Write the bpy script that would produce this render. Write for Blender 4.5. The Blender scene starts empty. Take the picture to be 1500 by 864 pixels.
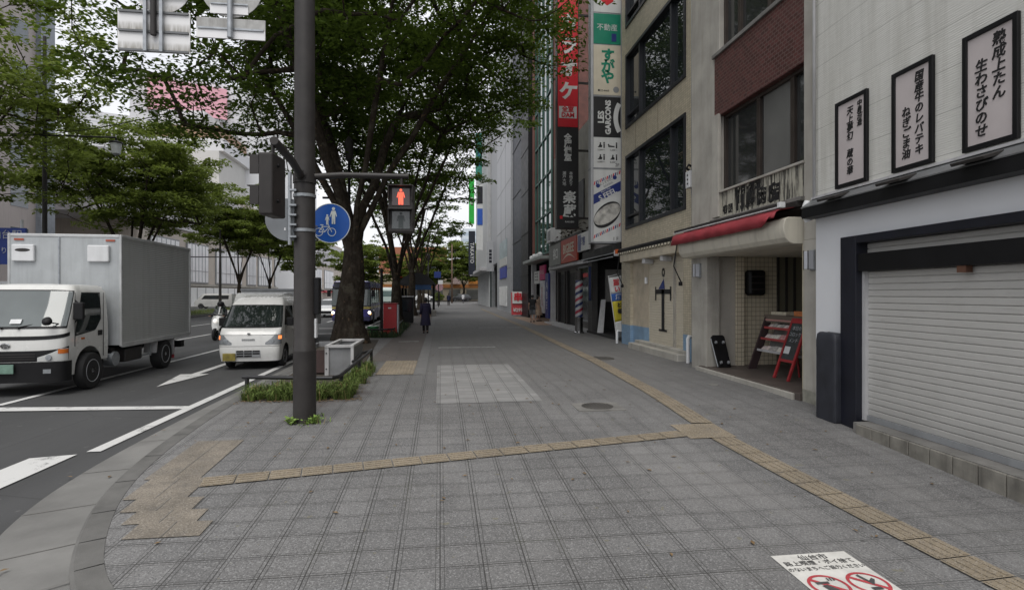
import bpy, bmesh, math, random
import numpy as np
from mathutils import Vector, Matrix, noise
from math import sin, cos, pi, radians

S = bpy.context.scene
COL = S.collection
rnd = random.Random(11)

# ------------------------------------------------------------------ camera, sky, sun, exposure
YAW = radians(7.5)
cd = bpy.data.cameras.new('camera'); cam = bpy.data.objects.new('camera', cd); COL.objects.link(cam)
cam.location = (0, 0, 1.70)
cam.rotation_euler = (radians(90), 0, -YAW)
cd.sensor_width = 36; cd.lens = 19.2; cd.sensor_fit = 'HORIZONTAL'
cd.shift_y = -2 / 1500
cd.clip_start = .05; cd.clip_end = 2000
S.camera = cam

SUN_EL, SUN_AZ = radians(60), radians(192)
w = bpy.data.worlds.new('World'); S.world = w; w.use_nodes = True
nt = w.node_tree; nt.nodes.clear()
wo = nt.nodes.new('ShaderNodeOutputWorld'); bg = nt.nodes.new('ShaderNodeBackground')
sky = nt.nodes.new('ShaderNodeTexSky'); sky.sky_type = 'NISHITA'; sky.sun_disc = False
sky.sun_elevation = SUN_EL; sky.sun_rotation = SUN_AZ; sky.air_density = 1.2; sky.dust_density = 3.0
tc = nt.nodes.new('ShaderNodeTexCoord')
n1 = nt.nodes.new('ShaderNodeTexNoise'); n1.inputs['Scale'].default_value = 2.2; n1.inputs['Detail'].default_value = 7
n1.inputs['Roughness'].default_value = .55
mp = nt.nodes.new('ShaderNodeMapping'); mp.inputs['Scale'].default_value = (1, 1, 2.6)
cr = nt.nodes.new('ShaderNodeValToRGB')
cr.color_ramp.elements[0].position = .30; cr.color_ramp.elements[0].color = (7.6, 7.8, 8.3, 1)
cr.color_ramp.elements[1].position = .70; cr.color_ramp.elements[1].color = (9.8, 9.7, 9.9, 1)
mx = nt.nodes.new('ShaderNodeMix'); mx.data_type = 'RGBA'; mx.inputs['Factor'].default_value = .93
nt.links.new(tc.outputs['Generated'], mp.inputs['Vector']); nt.links.new(mp.outputs['Vector'], n1.inputs['Vector'])
nt.links.new(n1.outputs['Fac'], cr.inputs['Fac'])
nt.links.new(sky.outputs['Color'], mx.inputs['A']); nt.links.new(cr.outputs['Color'], mx.inputs['B'])
nt.links.new(mx.outputs['Result'], bg.inputs['Color']); bg.inputs['Strength'].default_value = .079
nt.links.new(bg.outputs['Background'], wo.inputs['Surface'])

sl = bpy.data.lights.new('sun', 'SUN'); sl.energy = 1.5; sl.angle = radians(40); sl.color = (1, .97, .92)
sun = bpy.data.objects.new('sun', sl); COL.objects.link(sun)
# direction the light comes from: azimuth measured like the sky's sun_rotation
sd = Vector((sin(SUN_AZ) * cos(SUN_EL), cos(SUN_AZ) * cos(SUN_EL), sin(SUN_EL)))
sun.rotation_euler = sd.to_track_quat('Z', 'Y').to_euler()
S.view_settings.view_transform = 'Standard'; S.view_settings.look = 'None'
S.view_settings.gamma = 1; S.view_settings.use_curve_mapping = False
S.view_settings.exposure = 0.60
S.cycles.max_bounces = 6; S.cycles.transparent_max_bounces = 8

# ------------------------------------------------------------------ helpers: objects
def tag(o, label=None, cat=None, group=None, kind=None):
    if label: o['label'] = label
    if cat: o['category'] = cat
    if group: o['group'] = group
    if kind: o['kind'] = kind
    return o

def thing(name, label, cat, loc=(0, 0, 0), rz=0, group=None):
    o = bpy.data.objects.new(name, None); COL.objects.link(o)
    o.empty_display_size = .2
    o.location = loc; o.rotation_euler = (0, 0, rz)
    return tag(o, label, cat, group)

def copy_tree(o, parent=None):
    c = o.copy(); COL.objects.link(c); c.parent = parent
    for ch in [x for x in bpy.data.objects if x.parent == o]:
        copy_tree(ch, c)
    return c

class MB:
    """collects shapes; build() links them as one mesh object"""
    def __init__(self): self.bm = bmesh.new()
    def _add(self, vs, fs):
        bv = [self.bm.verts.new(v) for v in vs]
        for f in fs:
            try: self.bm.faces.new([bv[i] for i in f])
            except ValueError: pass
        return self
    def box(self, x0, x1, y0, y1, z0, z1, M=None):
        if x0 > x1: x0, x1 = x1, x0
        if y0 > y1: y0, y1 = y1, y0
        if z0 > z1: z0, z1 = z1, z0
        vs = [Vector(p) for p in ((x0,y0,z0),(x1,y0,z0),(x1,y1,z0),(x0,y1,z0),(x0,y0,z1),(x1,y0,z1),(x1,y1,z1),(x0,y1,z1))]
        if M: vs = [M @ v for v in vs]
        return self._add(vs, [(3,2,1,0),(4,5,6,7),(0,1,5,4),(1,2,6,5),(2,3,7,6),(3,0,4,7)])
    def quad(self, a, b, c, d): return self._add([Vector(a), Vector(b), Vector(c), Vector(d)], [(0,1,2,3)])
    def poly(self, pts): return self._add([Vector(p) for p in pts], [tuple(range(len(pts)))])
    def prism(self, pts, vec, M=None):
        """closed prism: polygon pts (3D) pushed along vec"""
        vec = Vector(vec); a = [Vector(p) for p in pts]; n = len(a)
        vs = a + [p + vec for p in a]
        if M: vs = [M @ v for v in vs]
        fs = [tuple(range(n))[::-1], tuple(range(n, 2*n))] + [(i, (i+1) % n, n+(i+1) % n, n+i) for i in range(n)]
        return self._add(vs, fs)
    def cyl(self, p0, p1, r0, r1=None, seg=12, caps=True):
        r1 = r0 if r1 is None else r1
        p0, p1 = Vector(p0), Vector(p1); ax = (p1-p0).normalized()
        u = ax.orthogonal().normalized(); v = ax.cross(u)
        vs = []
        for p, r in ((p0, r0), (p1, r1)):
            for i in range(seg):
                a = 2*pi*i/seg; vs.append(p + u*cos(a)*r + v*sin(a)*r)
        fs = [(i, (i+1) % seg, seg+(i+1) % seg, seg+i) for i in range(seg)]
        if caps: fs += [tuple(range(seg))[::-1], tuple(range(seg, 2*seg))]
        return self._add(vs, fs)
    def tube(self, pts, r, seg=10, caps=True):
        pts = [Vector(p) for p in pts]; n = len(pts)
        rs = r if isinstance(r, (list, tuple)) else [r]*n
        T = []
        for i in range(n):
            t = (pts[min(i+1, n-1)] - pts[max(i-1, 0)]).normalized(); T.append(t)
        u = T[0].orthogonal().normalized(); vs = []
        for i in range(n):
            u = (u - T[i]*u.dot(T[i])).normalized(); v = T[i].cross(u)
            for k in range(seg):
                a = 2*pi*k/seg; vs.append(pts[i] + (u*cos(a) + v*sin(a))*rs[i])
        fs = []
        for i in range(n-1):
            for k in range(seg):
                fs.append((i*seg+k, i*seg+(k+1) % seg, (i+1)*seg+(k+1) % seg, (i+1)*seg+k))
        if caps: fs += [tuple(range(seg))[::-1], tuple(range((n-1)*seg, n*seg))]
        return self._add(vs, fs)
    def lathe(self, prof, M=None, seg=24):
        """profile of (radius, height) about local Z, moved by M"""
        vs = []; n = len(prof)
        for r, z in prof:
            for k in range(seg):
                a = 2*pi*k/seg; p = Vector((r*cos(a), r*sin(a), z)); vs.append(M @ p if M else p)
        fs = []
        for i in range(n-1):
            for k in range(seg):
                fs.append((i*seg+k, i*seg+(k+1) % seg, (i+1)*seg+(k+1) % seg, (i+1)*seg+k))
        fs += [tuple(range(seg))[::-1], tuple(range((n-1)*seg, n*seg))]
        return self._add(vs, fs)
    def grid(self, rows, closed=False):
        """rows of equally many points"""
        n = len(rows[0]); vs = [Vector(p) for r in rows for p in r]; fs = []
        for i in range(len(rows)-1):
            for k in range(n if closed else n-1):
                fs.append((i*n+k, i*n+(k+1) % n, (i+1)*n+(k+1) % n, (i+1)*n+k))
        return self._add(vs, fs)
    def build(self, name, m, parent=None, world=False, bevel=0, smooth=False, recalc=True, bseg=2):
        if recalc: bmesh.ops.recalc_face_normals(self.bm, faces=self.bm.faces)
        me = bpy.data.meshes.new(name); self.bm.to_mesh(me); self.bm.free()
        return link(name, me, m, parent, world, bevel, smooth, bseg)

def link(name, me, m, parent=None, world=False, bevel=0, smooth=False, bseg=2):
    o = bpy.data.objects.new(name, me); COL.objects.link(o)
    if m: me.materials.append(m)
    if smooth:
        me.polygons.foreach_set('use_smooth', [True]*len(me.polygons))
        if smooth is not True: me.set_sharp_from_angle(angle=radians(smooth))
    if parent:
        o.parent = parent
        if world and parent.type == 'EMPTY':
            o.matrix_parent_inverse = (Matrix.Translation(parent.location) @ parent.rotation_euler.to_matrix().to_4x4()).inverted()
    if bevel:
        b = o.modifiers.new('bevel', 'BEVEL'); b.width = bevel; b.segments = bseg; b.limit_method = 'ANGLE'; b.angle_limit = radians(40)
    return o

def struct(o): o['kind'] = 'structure'; return o

def text(s, size, m, parent, loc, right, up, align='CENTER', line=1.0, extrude=.003, name='lettering', bold=0, shear=0, xs=1.0, world=False):
    """lettering as a mesh; right / up are the reading directions"""
    cu = bpy.data.curves.new(name, 'FONT'); cu.body = s; cu.size = size; cu.align_x = align; cu.align_y = 'CENTER'
    cu.space_line = line; cu.extrude = extrude; cu.offset = bold; cu.shear = shear; cu.resolution_u = 2
    ob = bpy.data.objects.new(name, cu)
    me = bpy.data.meshes.new_from_object(ob)
    bpy.data.objects.remove(ob); bpy.data.curves.remove(cu)
    r = Vector(right).normalized(); u = Vector(up).normalized(); n = r.cross(u)
    Mx = Matrix((r*xs, u, n)).transposed().to_4x4(); Mx.translation = Vector(loc)
    me.transform(Mx); me.materials.clear()
    me.name = name
    return link(name, me, m, parent, world)

def vtext(s, size, m, parent, loc, right, up, **k):
    return text('\n'.join(s), size, m, parent, loc, right, up, **k)

# street ground: the pavement drops to road level towards the camera (corner crossing)
def sm(t):
    t = max(0, min(1, t)); return t*t*(3-2*t)
def gz(y): return -.21*(1-sm((y-2.5)/7))
RZ = -.23

# ------------------------------------------------------------------ helpers: materials
class NG:
    def __init__(self, m):
        self.m = m; m.use_nodes = True; self.t = m.node_tree; self.n = self.t.nodes
        self.p = self.n['Principled BSDF']
    def new(self, typ, **k):
        x = self.n.new(typ)
        for a, b in k.items(): setattr(x, a, b)
        return x
    def put(self, sock, v):
        if hasattr(v, 'is_output') or isinstance(v, bpy.types.NodeSocket): self.t.links.new(v, sock)
        else: sock.default_value = v
    def math(self, op, a, b=0.0, c=None, clamp=False):
        x = self.new('ShaderNodeMath', operation=op, use_clamp=clamp)
        self.put(x.inputs[0], a); self.put(x.inputs[1], b)
        if c is not None: self.put(x.inputs[2], c)
        return x.outputs[0]
    def pos(self): return self.new('ShaderNodeNewGeometry').outputs['Position']
    def obj(self): return self.new('ShaderNodeTexCoord').outputs['Object']
    def xyz(self, v):
        x = self.new('ShaderNodeSeparateXYZ'); self.put(x.inputs[0], v); return x.outputs
    def comb(self, x, y, z=0.0):
        c = self.new('ShaderNodeCombineXYZ')
        for i, v in enumerate((x, y, z)): self.put(c.inputs[i], v)
        return c.outputs[0]
    def mapping(self, v, scale=(1,1,1), loc=(0,0,0)):
        x = self.new('ShaderNodeMapping'); self.put(x.inputs['Vector'], v)
        x.inputs['Scale'].default_value = scale; x.inputs['Location'].default_value = loc; return x.outputs[0]
    def noise(self, v, scale, detail=4, rough=.55):
        x = self.new('ShaderNodeTexNoise'); self.put(x.inputs['Vector'], v)
        x.inputs['Scale'].default_value = scale; x.inputs['Detail'].default_value = detail; x.inputs['Roughness'].default_value = rough
        return x.outputs['Fac']
    def ramp(self, f, stops):
        x = self.new('ShaderNodeValToRGB'); self.put(x.inputs['Fac'], f)
        e = x.color_ramp.elements
        while len(e) < len(stops): e.new(.5)
        for i, (p, c) in enumerate(stops):
            e[i].position = p; e[i].color = (c, c, c, 1) if isinstance(c, (int, float)) else (*c, 1)
        return x.outputs['Color']
    def mix(self, f, a, b, blend='MIX'):
        x = self.new('ShaderNodeMix', data_type='RGBA', blend_type=blend)
        def col(v): return (*v, 1) if isinstance(v, tuple) and len(v) == 3 else v
        self.put(x.inputs['Factor'], f); self.put(x.inputs['A'], col(a)); self.put(x.inputs['B'], col(b)); return x.outputs['Result']
    def bump(self, h, strength=.3, dist=.01):
        x = self.new('ShaderNodeBump'); self.put(x.inputs['Height'], h)
        x.inputs['Strength'].default_value = strength; x.inputs['Distance'].default_value = dist
        self.t.links.new(x.outputs[0], self.p.inputs['Normal'])

def mat(name, c, rough=.6, metal=0, var=.18, scale=3.0, dirt=0, bump=0, bscale=40, spec=.5, dirtc=(.05,.045,.04), coords='pos'):
    """plain surface with blotches, fine grain and optional vertical dirt runs"""
    m = bpy.data.materials.new(name); g = NG(m); P = g.p
    v = g.pos() if coords == 'pos' else g.obj()
    f1 = g.noise(v, scale, 5); f2 = g.noise(v, scale*14, 3)
    a = tuple(min(1, x*(1+var)) for x in c); b = tuple(x*(1-var) for x in c)
    col = g.mix(g.ramp(f1, [(.3, 0.0), (.7, 1.0)]), b, a)
    col = g.mix(.5*var, col, g.mix(f2, b, a))
    if dirt:
        st = g.noise(g.mapping(v, (3, 3, .22)), 2.2, 6, .65)
        col = g.mix(g.ramp(st, [(.48, 0.0), (.78, dirt)]), col, dirtc)
    g.put(P.inputs['Base Color'], col)
    rr = g.ramp(f1, [(.2, max(0, rough-.08)), (.8, min(1, rough+.08))]); g.put(P.inputs['Roughness'], rr)
    P.inputs['Metallic'].default_value = metal; P.inputs['Specular IOR Level'].default_value = spec
    if bump: g.bump(g.noise(v, bscale, 4, .6), bump, .01)
    return m

def emis(name, c, strength, base=None):
    m = bpy.data.materials.new(name); g = NG(m)
    g.p.inputs['Base Color'].default_value = (*(base or c), 1); g.p.inputs['Emission Color'].default_value = (*c, 1)
    g.p.inputs['Emission Strength'].default_value = strength; g.p.inputs['Roughness'].default_value = .35
    return m

def glass(name, c=(.02,.025,.03), rough=.06, spec=.9):
    m = bpy.data.materials.new(name); g = NG(m); P = g.p
    v = g.pos(); f = g.noise(v, .9, 3)
    g.put(P.inputs['Base Color'], g.mix(f, tuple(x*.6 for x in c), tuple(x*1.5 for x in c)))
    P.inputs['Roughness'].default_value = rough; P.inputs['Specular IOR Level'].default_value = spec
    g.bump(g.noise(v, .8, 2), .03, .05)
    return m

MT = {}
MT['black'] = mat('black paint', (.005,.005,.006), .5, var=.3, spec=.3)
MT['darkmetal'] = mat('dark bronze metal', (.030,.027,.026), .5, 0, var=.25, scale=5, dirt=.2, dirtc=(.06,.056,.053), spec=.35)
MT['steel'] = mat('galvanised steel', (.34,.36,.38), .42, .6, var=.2, scale=12)
MT['white'] = mat('white paint', (.62,.63,.64), .45, var=.08, dirt=.12)
MT['whitegrey'] = mat('grimy white panel', (.46,.46,.47), .5, var=.1, dirt=.5, dirtc=(.16,.145,.12))
MT['grey'] = mat('grey paint', (.24,.25,.26), .5, var=.15, dirt=.2)
MT['lightgrey'] = mat('light grey cladding', (.40,.41,.43), .45, var=.08, dirt=.15)
MT['concrete'] = mat('weathered concrete', (.36,.345,.31), .85, var=.22, scale=1.6, dirt=.35, dirtc=(.14,.125,.10), bump=.25, bscale=60)
MT['concrete_dark'] = mat('dark concrete', (.17,.165,.155), .9, var=.3, scale=2.2, dirt=.4, bump=.3, bscale=50)
MT['kerb'] = mat('kerb stone', (.115,.113,.108), .9, var=.25, scale=4, bump=.4, bscale=120)
MT['navy'] = mat('navy paint', (.006,.007,.014), .5, var=.3)
MT['blue'] = mat('blue paint', (.13,.25,.42), .6, var=.15, dirt=.25)
MT['red'] = mat('red paint', (.30,.022,.026), .45, var=.2)
MT['rubber'] = mat('tyre rubber', (.016,.016,.017), .8, var=.25)
MT['glass'] = glass('dark window glass')
MT['carglass'] = glass('car glass', (.015,.02,.02), .03)
def bark():
    m = bpy.data.materials.new('bark'); g = NG(m); v = g.pos()
    a = g.noise(g.mapping(v, (1, 1, .35)), 9, 6, .65); p = g.noise(v, 3.2, 4, .6); q = g.noise(v, 7.5, 3, .5)
    c = g.mix(g.ramp(a, [(.3, 0.0), (.7, 1.0)]), (.016,.013,.010), (.055,.044,.034))
    c = g.mix(g.ramp(p, [(.52, 0.0), (.64, .6)]), c, (.085,.077,.058))
    c = g.mix(g.ramp(q, [(.64, 0.0), (.70, .7)]), c, (.15,.10,.058))
    g.put(g.p.inputs['Base Color'], c); g.p.inputs['Roughness'].default_value = .95; g.p.inputs['Specular IOR Level'].default_value = .15
    g.bump(a, .9, .03); return m
MT['trunkbark'] = bark()
# ------------------------------------------------------------------ ground materials
def asphalt(name, c):
    m = bpy.data.materials.new(name); g = NG(m); v = g.pos()
    big = g.noise(v, .35, 5, .6); med = g.noise(g.mapping(v, (1.6, .12, 1)), 1.0, 4); fine = g.noise(v, 160, 2, .7)
    col = g.mix(g.ramp(big, [(.3, 0.0), (.7, 1.0)]), tuple(x*.8 for x in c), tuple(x*1.25 for x in c))
    col = g.mix(g.ramp(med, [(.45, 0.0), (.7, .55)]), col, tuple(x*1.6 for x in c))
    ck = g.new('ShaderNodeTexVoronoi', feature='DISTANCE_TO_EDGE'); ck.inputs['Scale'].default_value = .32; g.put(ck.inputs['Vector'], g.mix(.12, v, g.new('ShaderNodeTexNoise').outputs['Color']))
    col = g.mix(g.math('MULTIPLY', g.math('LESS_THAN', ck.outputs['Distance'], .0025), .55), col, (.018,.018,.018))
    pt = g.noise(g.mapping(v, (.5, .16, 1)), .9, 2, .3); col = g.mix(g.ramp(pt, [(.60, 0.0), (.61, .4)]), col, tuple(x*.62 for x in c))
    col = g.mix(.35, col, g.ramp(fine, [(.3, c[0]*.45), (.7, c[0]*1.9)]))
    spot = g.noise(v, 5.5, 2, .4)
    col = g.mix(g.ramp(spot, [(.72, 0.0), (.76, .35)]), col, (.16,.155,.15))
    g.put(g.p.inputs['Base Color'], col); g.p.inputs['Roughness'].default_value = .82
    g.bump(fine, .35, .004); return m

def paving_mat():
    """0.3 m granite-faced pavers: dark joints, two grooves along each row of slabs, speckle, damp blotches"""
    m = bpy.data.materials.new('paving'); g = NG(m); P = g.p; v = g.pos(); X, Y, Z = g.xyz(v)
    T = .30
    def cell(a): return g.math('SUBTRACT', g.math('FRACT', g.math('DIVIDE', a, T)), .5)     # -0.5..0.5, joint at +-0.5
    ax = g.math('ABSOLUTE', cell(X)); ay = g.math('ABSOLUTE', cell(g.math('ADD', Y, .09)))
    def line(a, c, hw): return g.math('LESS_THAN', g.math('ABSOLUTE', g.math('SUBTRACT', a, c)), hw)
    jx = line(ax, .5, .015); gx = line(ax, .40, .011)
    jy = line(ay, .5, .014); gy = line(ay, .41, .011)
    wob = g.noise(v, 2.3, 4, .6)
    # the grooved slabs cover the left and the middle; plain fine slabs lie towards the shops
    mask = g.ramp(g.math('DIVIDE', g.math('SUBTRACT', X, 1.6), 2.2, clamp=True), [(0, 1.0), (1, 0.5)])
    near = g.ramp(g.math('DIVIDE', g.math('SUBTRACT', Y, 4.2), 5.0, clamp=True), [(0, 1.0), (1, .18)])
    plain = g.math('LESS_THAN', X, 3.92)
    far = g.ramp(g.math('DIVIDE', g.math('SUBTRACT', Y, 6), 16, clamp=True), [(0, .92), (1, .22)])
    wear = g.ramp(wob, [(.28, .7), (.5, 1.0)])
    lx = g.math('MAXIMUM', g.math('MULTIPLY', jx, .95), g.math('MULTIPLY', gx, .7))
    ly = g.math('MULTIPLY', g.math('MAXIMUM', jy, g.math('MULTIPLY', gy, .6)), near)
    fx = g.math('MULTIPLY', g.math('MULTIPLY', lx, mask), far)
    fy = g.math('MULTIPLY', g.math('MULTIPLY', ly, g.math('MAXIMUM', mask, .7)), 1.0)
    ln = g.math('MULTIPLY', g.math('MAXIMUM', fx, fy), wear)
    # right side: larger slabs with hairline joints
    jr = g.math('MULTIPLY', g.math('MAXIMUM', line(g.math('ABSOLUTE', g.math('SUBTRACT', g.math('FRACT', g.math('DIVIDE', X, .6)), .5)), .5, .007),
         line(g.math('ABSOLUTE', g.math('SUBTRACT', g.math('FRACT', g.math('DIVIDE', Y, .6)), .5)), .5, .006)), g.math('SUBTRACT', 1.0, plain))
    ln = g.math('MAXIMUM', ln, g.math('MULTIPLY', jr, g.math('MULTIPLY', wear, .6)))
    wn = g.new('ShaderNodeTexWhiteNoise', noise_dimensions='2D')
    fl = lambda a, o: g.math('FLOOR', g.math('DIVIDE', g.math('ADD', a, o), T))
    g.put(wn.inputs['Vector'], g.comb(fl(X, 0), fl(Y, .09)))
    base = g.mix(wn.outputs['Value'], (.135,.134,.134), (.178,.176,.175))
    big = g.noise(v, .55, 5, .6)
    base = g.mix(g.ramp(big, [(.32, .55), (.6, 0.0)]), base, (.108,.105,.103))
    stain = g.noise(v, 2.7, 5, .7)
    base = g.mix(g.ramp(stain, [(.58, 0.0), (.8, .5)]), base, (.11,.105,.10))
    sp = g.new('ShaderNodeTexVoronoi'); sp.inputs['Scale'].default_value = 115; g.put(sp.inputs['Vector'], v)
    s3 = g.xyz(sp.outputs['Color'])[0]
    base = g.mix(g.ramp(s3, [(.78, 0.0), (.9, .5)]), base, (.32,.32,.32))
    base = g.mix(g.ramp(s3, [(.10, .55), (.25, 0.0)]), base, (.06,.06,.062))
    gm = g.new('ShaderNodeTexVoronoi'); gm.inputs['Scale'].default_value = 2.6; gm.inputs['Randomness'].default_value = 1; g.put(gm.inputs['Vector'], g.comb(X, Y, 0.0))
    gs = g.math('MULTIPLY', g.math('LESS_THAN', gm.outputs['Distance'], g.math('ADD', .03, g.math('MULTIPLY', wob, .04))), g.math('GREATER_THAN', g.xyz(gm.outputs['Color'])[1], .55))
    base = g.mix(g.math('MULTIPLY', gs, .6), base, (.055,.053,.052))
    wet = g.noise(g.mapping(v, (1, .35, 1)), .8, 6, .7)
    base = g.mix(g.ramp(wet, [(.50, 0.0), (.68, .45)]), base, (.235,.23,.225))
    # reddish brown worn slabs beside the planter
    px = g.math('ABSOLUTE', g.math('SUBTRACT', X, -1.9)); py = g.math('ABSOLUTE', g.math('SUBTRACT', Y, 9.6))
    d = g.math('ADD', g.math('MULTIPLY', px, .8), g.math('MULTIPLY', py, .45))
    pm = g.math('MULTIPLY', g.ramp(g.math('ADD', d, g.math('MULTIPLY', wob, .5)), [(.6, .75), (1.0, 0.0)]), 1.0)
    base = g.mix(pm, base, (.105,.090,.086))
    # darker, smoother band in the middle of the promenade
    dm = g.math('MULTIPLY', g.ramp(g.math('DIVIDE', g.math('SUBTRACT', Y, 7), 5, clamp=True), [(0, 0.0), (1, .55)]), g.math('GREATER_THAN', X, -.6))
    base = g.mix(dm, base, (.128,.126,.124))
    # yellow litter and moss specks
    lf = g.noise(v, 9, 2, .4)
    base = g.mix(g.ramp(lf, [(.735, 0.0), (.75, .55)]), base, (.16,.15,.10))
    moss = g.ramp(g.noise(v, 1.3, 3), [(.55, 0.0), (.7, .6)])
    jc = g.mix(moss, (.034,.033,.032), (.045,.048,.028))
    g.put(P.inputs['Base Color'], g.mix(ln, base, jc))
    P.inputs['Roughness'].default_value = .72; P.inputs['Specular IOR Level'].default_value = .35
    h = g.math('SUBTRACT', g.math('MULTIPLY', s3, .25), ln)
    g.bump(h, .5, .004)
    return m

M_ROAD = asphalt('asphalt', (.047,.048,.050))
M_APRON = mat('concrete gutter', (.165,.163,.156), .9, var=.28, scale=1.5, bump=.3, bscale=140)
M_PAVE = paving_mat()
M_BROWN = asphalt('brown asphalt', (.095,.078,.070))
M_TACT = mat('yellow tactile', (.235,.195,.140), .8, var=.22, scale=2.5, bump=.2, bscale=120)
M_TACT2 = mat('tan tiles', (.185,.162,.132), .85, var=.3, scale=3, bump=.35, bscale=130)
def speckle(m):
    g = NG(m); src = g.p.inputs['Base Color'].links[0].from_socket; v = g.pos(); sp = g.new('ShaderNodeTexVoronoi'); sp.inputs['Scale'].default_value = 115; g.put(sp.inputs['Vector'], v); s3 = g.xyz(sp.outputs['Color'])[0]
    c = g.mix(g.ramp(s3, [(.78, 0.0), (.9, .45)]), src, (.36,.33,.29)); c = g.mix(g.ramp(s3, [(.10, .5), (.25, 0.0)]), c, (.06,.055,.05)); st = g.noise(v, 5, 5, .7); c = g.mix(g.ramp(st, [(.5, 0.0), (.75, .55)]), c, (.10,.095,.09)); g.put(g.p.inputs['Base Color'], c)
speckle(M_TACT2); speckle(M_TACT)
def paint_mat(name, c, wear):
    m = bpy.data.materials.new(name); g = NG(m); v = g.pos()
    n = g.noise(v, 3.2, 8, .75); f = g.noise(v, 90, 2, .7)
    k = g.ramp(g.math('ADD', g.math('MULTIPLY', n, .75), g.math('MULTIPLY', f, .25)), [(wear, 0.0), (wear+.08, 1.0)])
    g.put(g.p.inputs['Base Color'], g.mix(k, (.07,.07,.07), g.mix(f, tuple(x*.82 for x in c), c))); g.p.inputs['Roughness'].default_value = .7
    return m
M_LINE = paint_mat('road paint', (.62,.62,.61), .36)
M_LINE_W = paint_mat('worn paint', (.36,.36,.355), .42)

# the road is the ground: one sheet to the horizon
b = MB(); b.quad((-700,-300,RZ), (700,-300,RZ), (700,1200,RZ), (-700,1200,RZ)); road = struct(b.build('road', M_ROAD))

# ------------------------------------------------------------------ pavement with the rounded corner
KERB_IN = [(-2.07,3.79),(-2.30,4.10),(-2.47,4.41),(-2.63,4.76),(-2.81,5.23),(-2.96,5.81),(-3.04,6.41),(-3.09,6.94),(-3.13,7.77),(-3.16,8.9),(-3.18,10)]
KERB_IN = [(8.6,1.75),(3,1.8),(1,1.95),(-.4,2.35),(-1.3,2.95)] + KERB_IN
def offs(pts, d):
    out = []
    for i, p in enumerate(pts):
        a = Vector(pts[max(i-1, 0)]); c = Vector(pts[min(i+1, len(pts)-1)]); t = (c-a).normalized()
        n = Vector((-t.y, t.x)); q = Vector(p) + n*d; out.append((q.x, q.y))
    return out
def smooth_poly(pts, n=2):
    for _ in range(n):
        q = [pts[0]]
        for a, c in zip(pts, pts[1:]):
            q += [(a[0]*.75+c[0]*.25, a[1]*.75+c[1]*.25), (a[0]*.25+c[0]*.75, a[1]*.25+c[1]*.75)]
        pts = q + [pts[-1]]
    return pts
KIN = smooth_poly(KERB_IN) ; KOUT = offs(KIN, .19); APR = offs(KIN, .76)
# paved area: strips from the kerb to under the buildings
def left_at(y):
    for (x0, y0), (x1, y1) in zip(KIN, KIN[1:]):
        if y0 <= y <= y1 and y1 > y0: return x0 + (x1-x0)*(y-y0)/(y1-y0)
    return -3.18
ys = [KIN[0][1]+.001 + .0] + [1.85, 2.0, 2.2, 2.4, 2.7] + [3+.2*i for i in range(35)] + [10, 12, 16, 20, 30, 45, 70, 100, 140]
rows = []
for y in ys:
    xl = left_at(y)
    rows.append([(xl + (8.6-xl)*t, y, gz(y)) for t in (0, .05, .15, .3, .5, .75, 1)])
b = MB(); b.grid(rows); pavement = struct(b.build('pavement', M_PAVE))
# kerb: a stone band with its own top and face
b = MB(); kr = []
ext = KIN + [(-3.18, 140)]; exto = KOUT + [(-3.37, 140)]
for (x, y), (xo, yo) in zip(ext, exto):
    z = gz(y)+.004; kr.append([(x, y, z-.3), (x, y, z), (xo+ (x-xo)*.12, yo+(y-yo)*.12, z), (xo, yo, z-.02), (xo, yo, RZ-.05)])
b.grid(kr); kerb = struct(b.build('kerb', MT['kerb']))
b = MB()
for i in range(6, len(KIN)-1, 5):
    p, q = Vector(KIN[i]), Vector(KOUT[i]); t = (q-p).normalized(); n = Vector((-t.y, t.x))*.005; z = gz(p.y)+.0075; zq = gz(q.y)+.0075; q = p.lerp(q, .86)
    b.quad((*(p+n), z), (*(p-n), z), (*(q-n), zq), (*(q+n), zq))
b.build('kerb_joint', MT['black'], kerb)
# concrete gutter apron between kerb and asphalt, cast in bays
b = MB(); rows = []
for (x, y), (xo, yo) in zip(KOUT, APR): rows.append([(x, y, max(RZ+.006, min(RZ+.03, gz(y)-.028))), (xo, yo, RZ+.006)])
rows.append([(-3.37, 140, RZ+.03), (-3.99, 140, RZ+.006)])
b.grid(rows); gutter = struct(b.build('gutter', M_APRON))
b = MB()
for i in range(18, len(KOUT)-1, 7):
    p, q = Vector(KOUT[i]), Vector(APR[i]); t = (q-p).normalized(); n = Vector((-t.y, t.x))*.007
    z = RZ+.034
    b.quad((*(p+n), z), (*(p-n), z), (*(q-n), RZ+.010), (*(q+n), RZ+.010))
b.build('gutter_joint', MT['concrete_dark'], gutter)

# ------------------------------------------------------------------ painted markings on the road (children of the road)
def rect(name, m, x0, x1, y0, y1, z, parent, skew=0):
    b = MB(); n = max(1, int(abs(y1-y0)/2))
    b.grid([[(x0+skew*t, y0+(y1-y0)*t, z), (x1+skew*t, y0+(y1-y0)*t, z)] for t in [i/n for i in range(n+1)]])
    return b.build(name, m, parent)
z1 = RZ+.012
rect('edge_line', M_LINE, -4.26, -4.10, 7.25, 120, z1, road)
b = MB(); b.poly([(-4.11, 9.72, z1+.003), (-4.11, 9.95, z1+.003), (-10.6, 10.55, z1+.003), (-10.6, 10.15, z1+.003)]); b.build('stop_line', M_LINE, road)
for i in range(3):
    x = -4.3-i*.95
    b = MB(); b.poly([(x, 7.15, z1), (x-.45, 7.05, z1), (x-.45, 3.0, z1), (x, 3.0, z1)]); b.build('crosswalk_bar', M_LINE, road)
rect('lane_line', M_LINE, -7.60, -7.46, 10.45, 24.5, z1, road)
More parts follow.
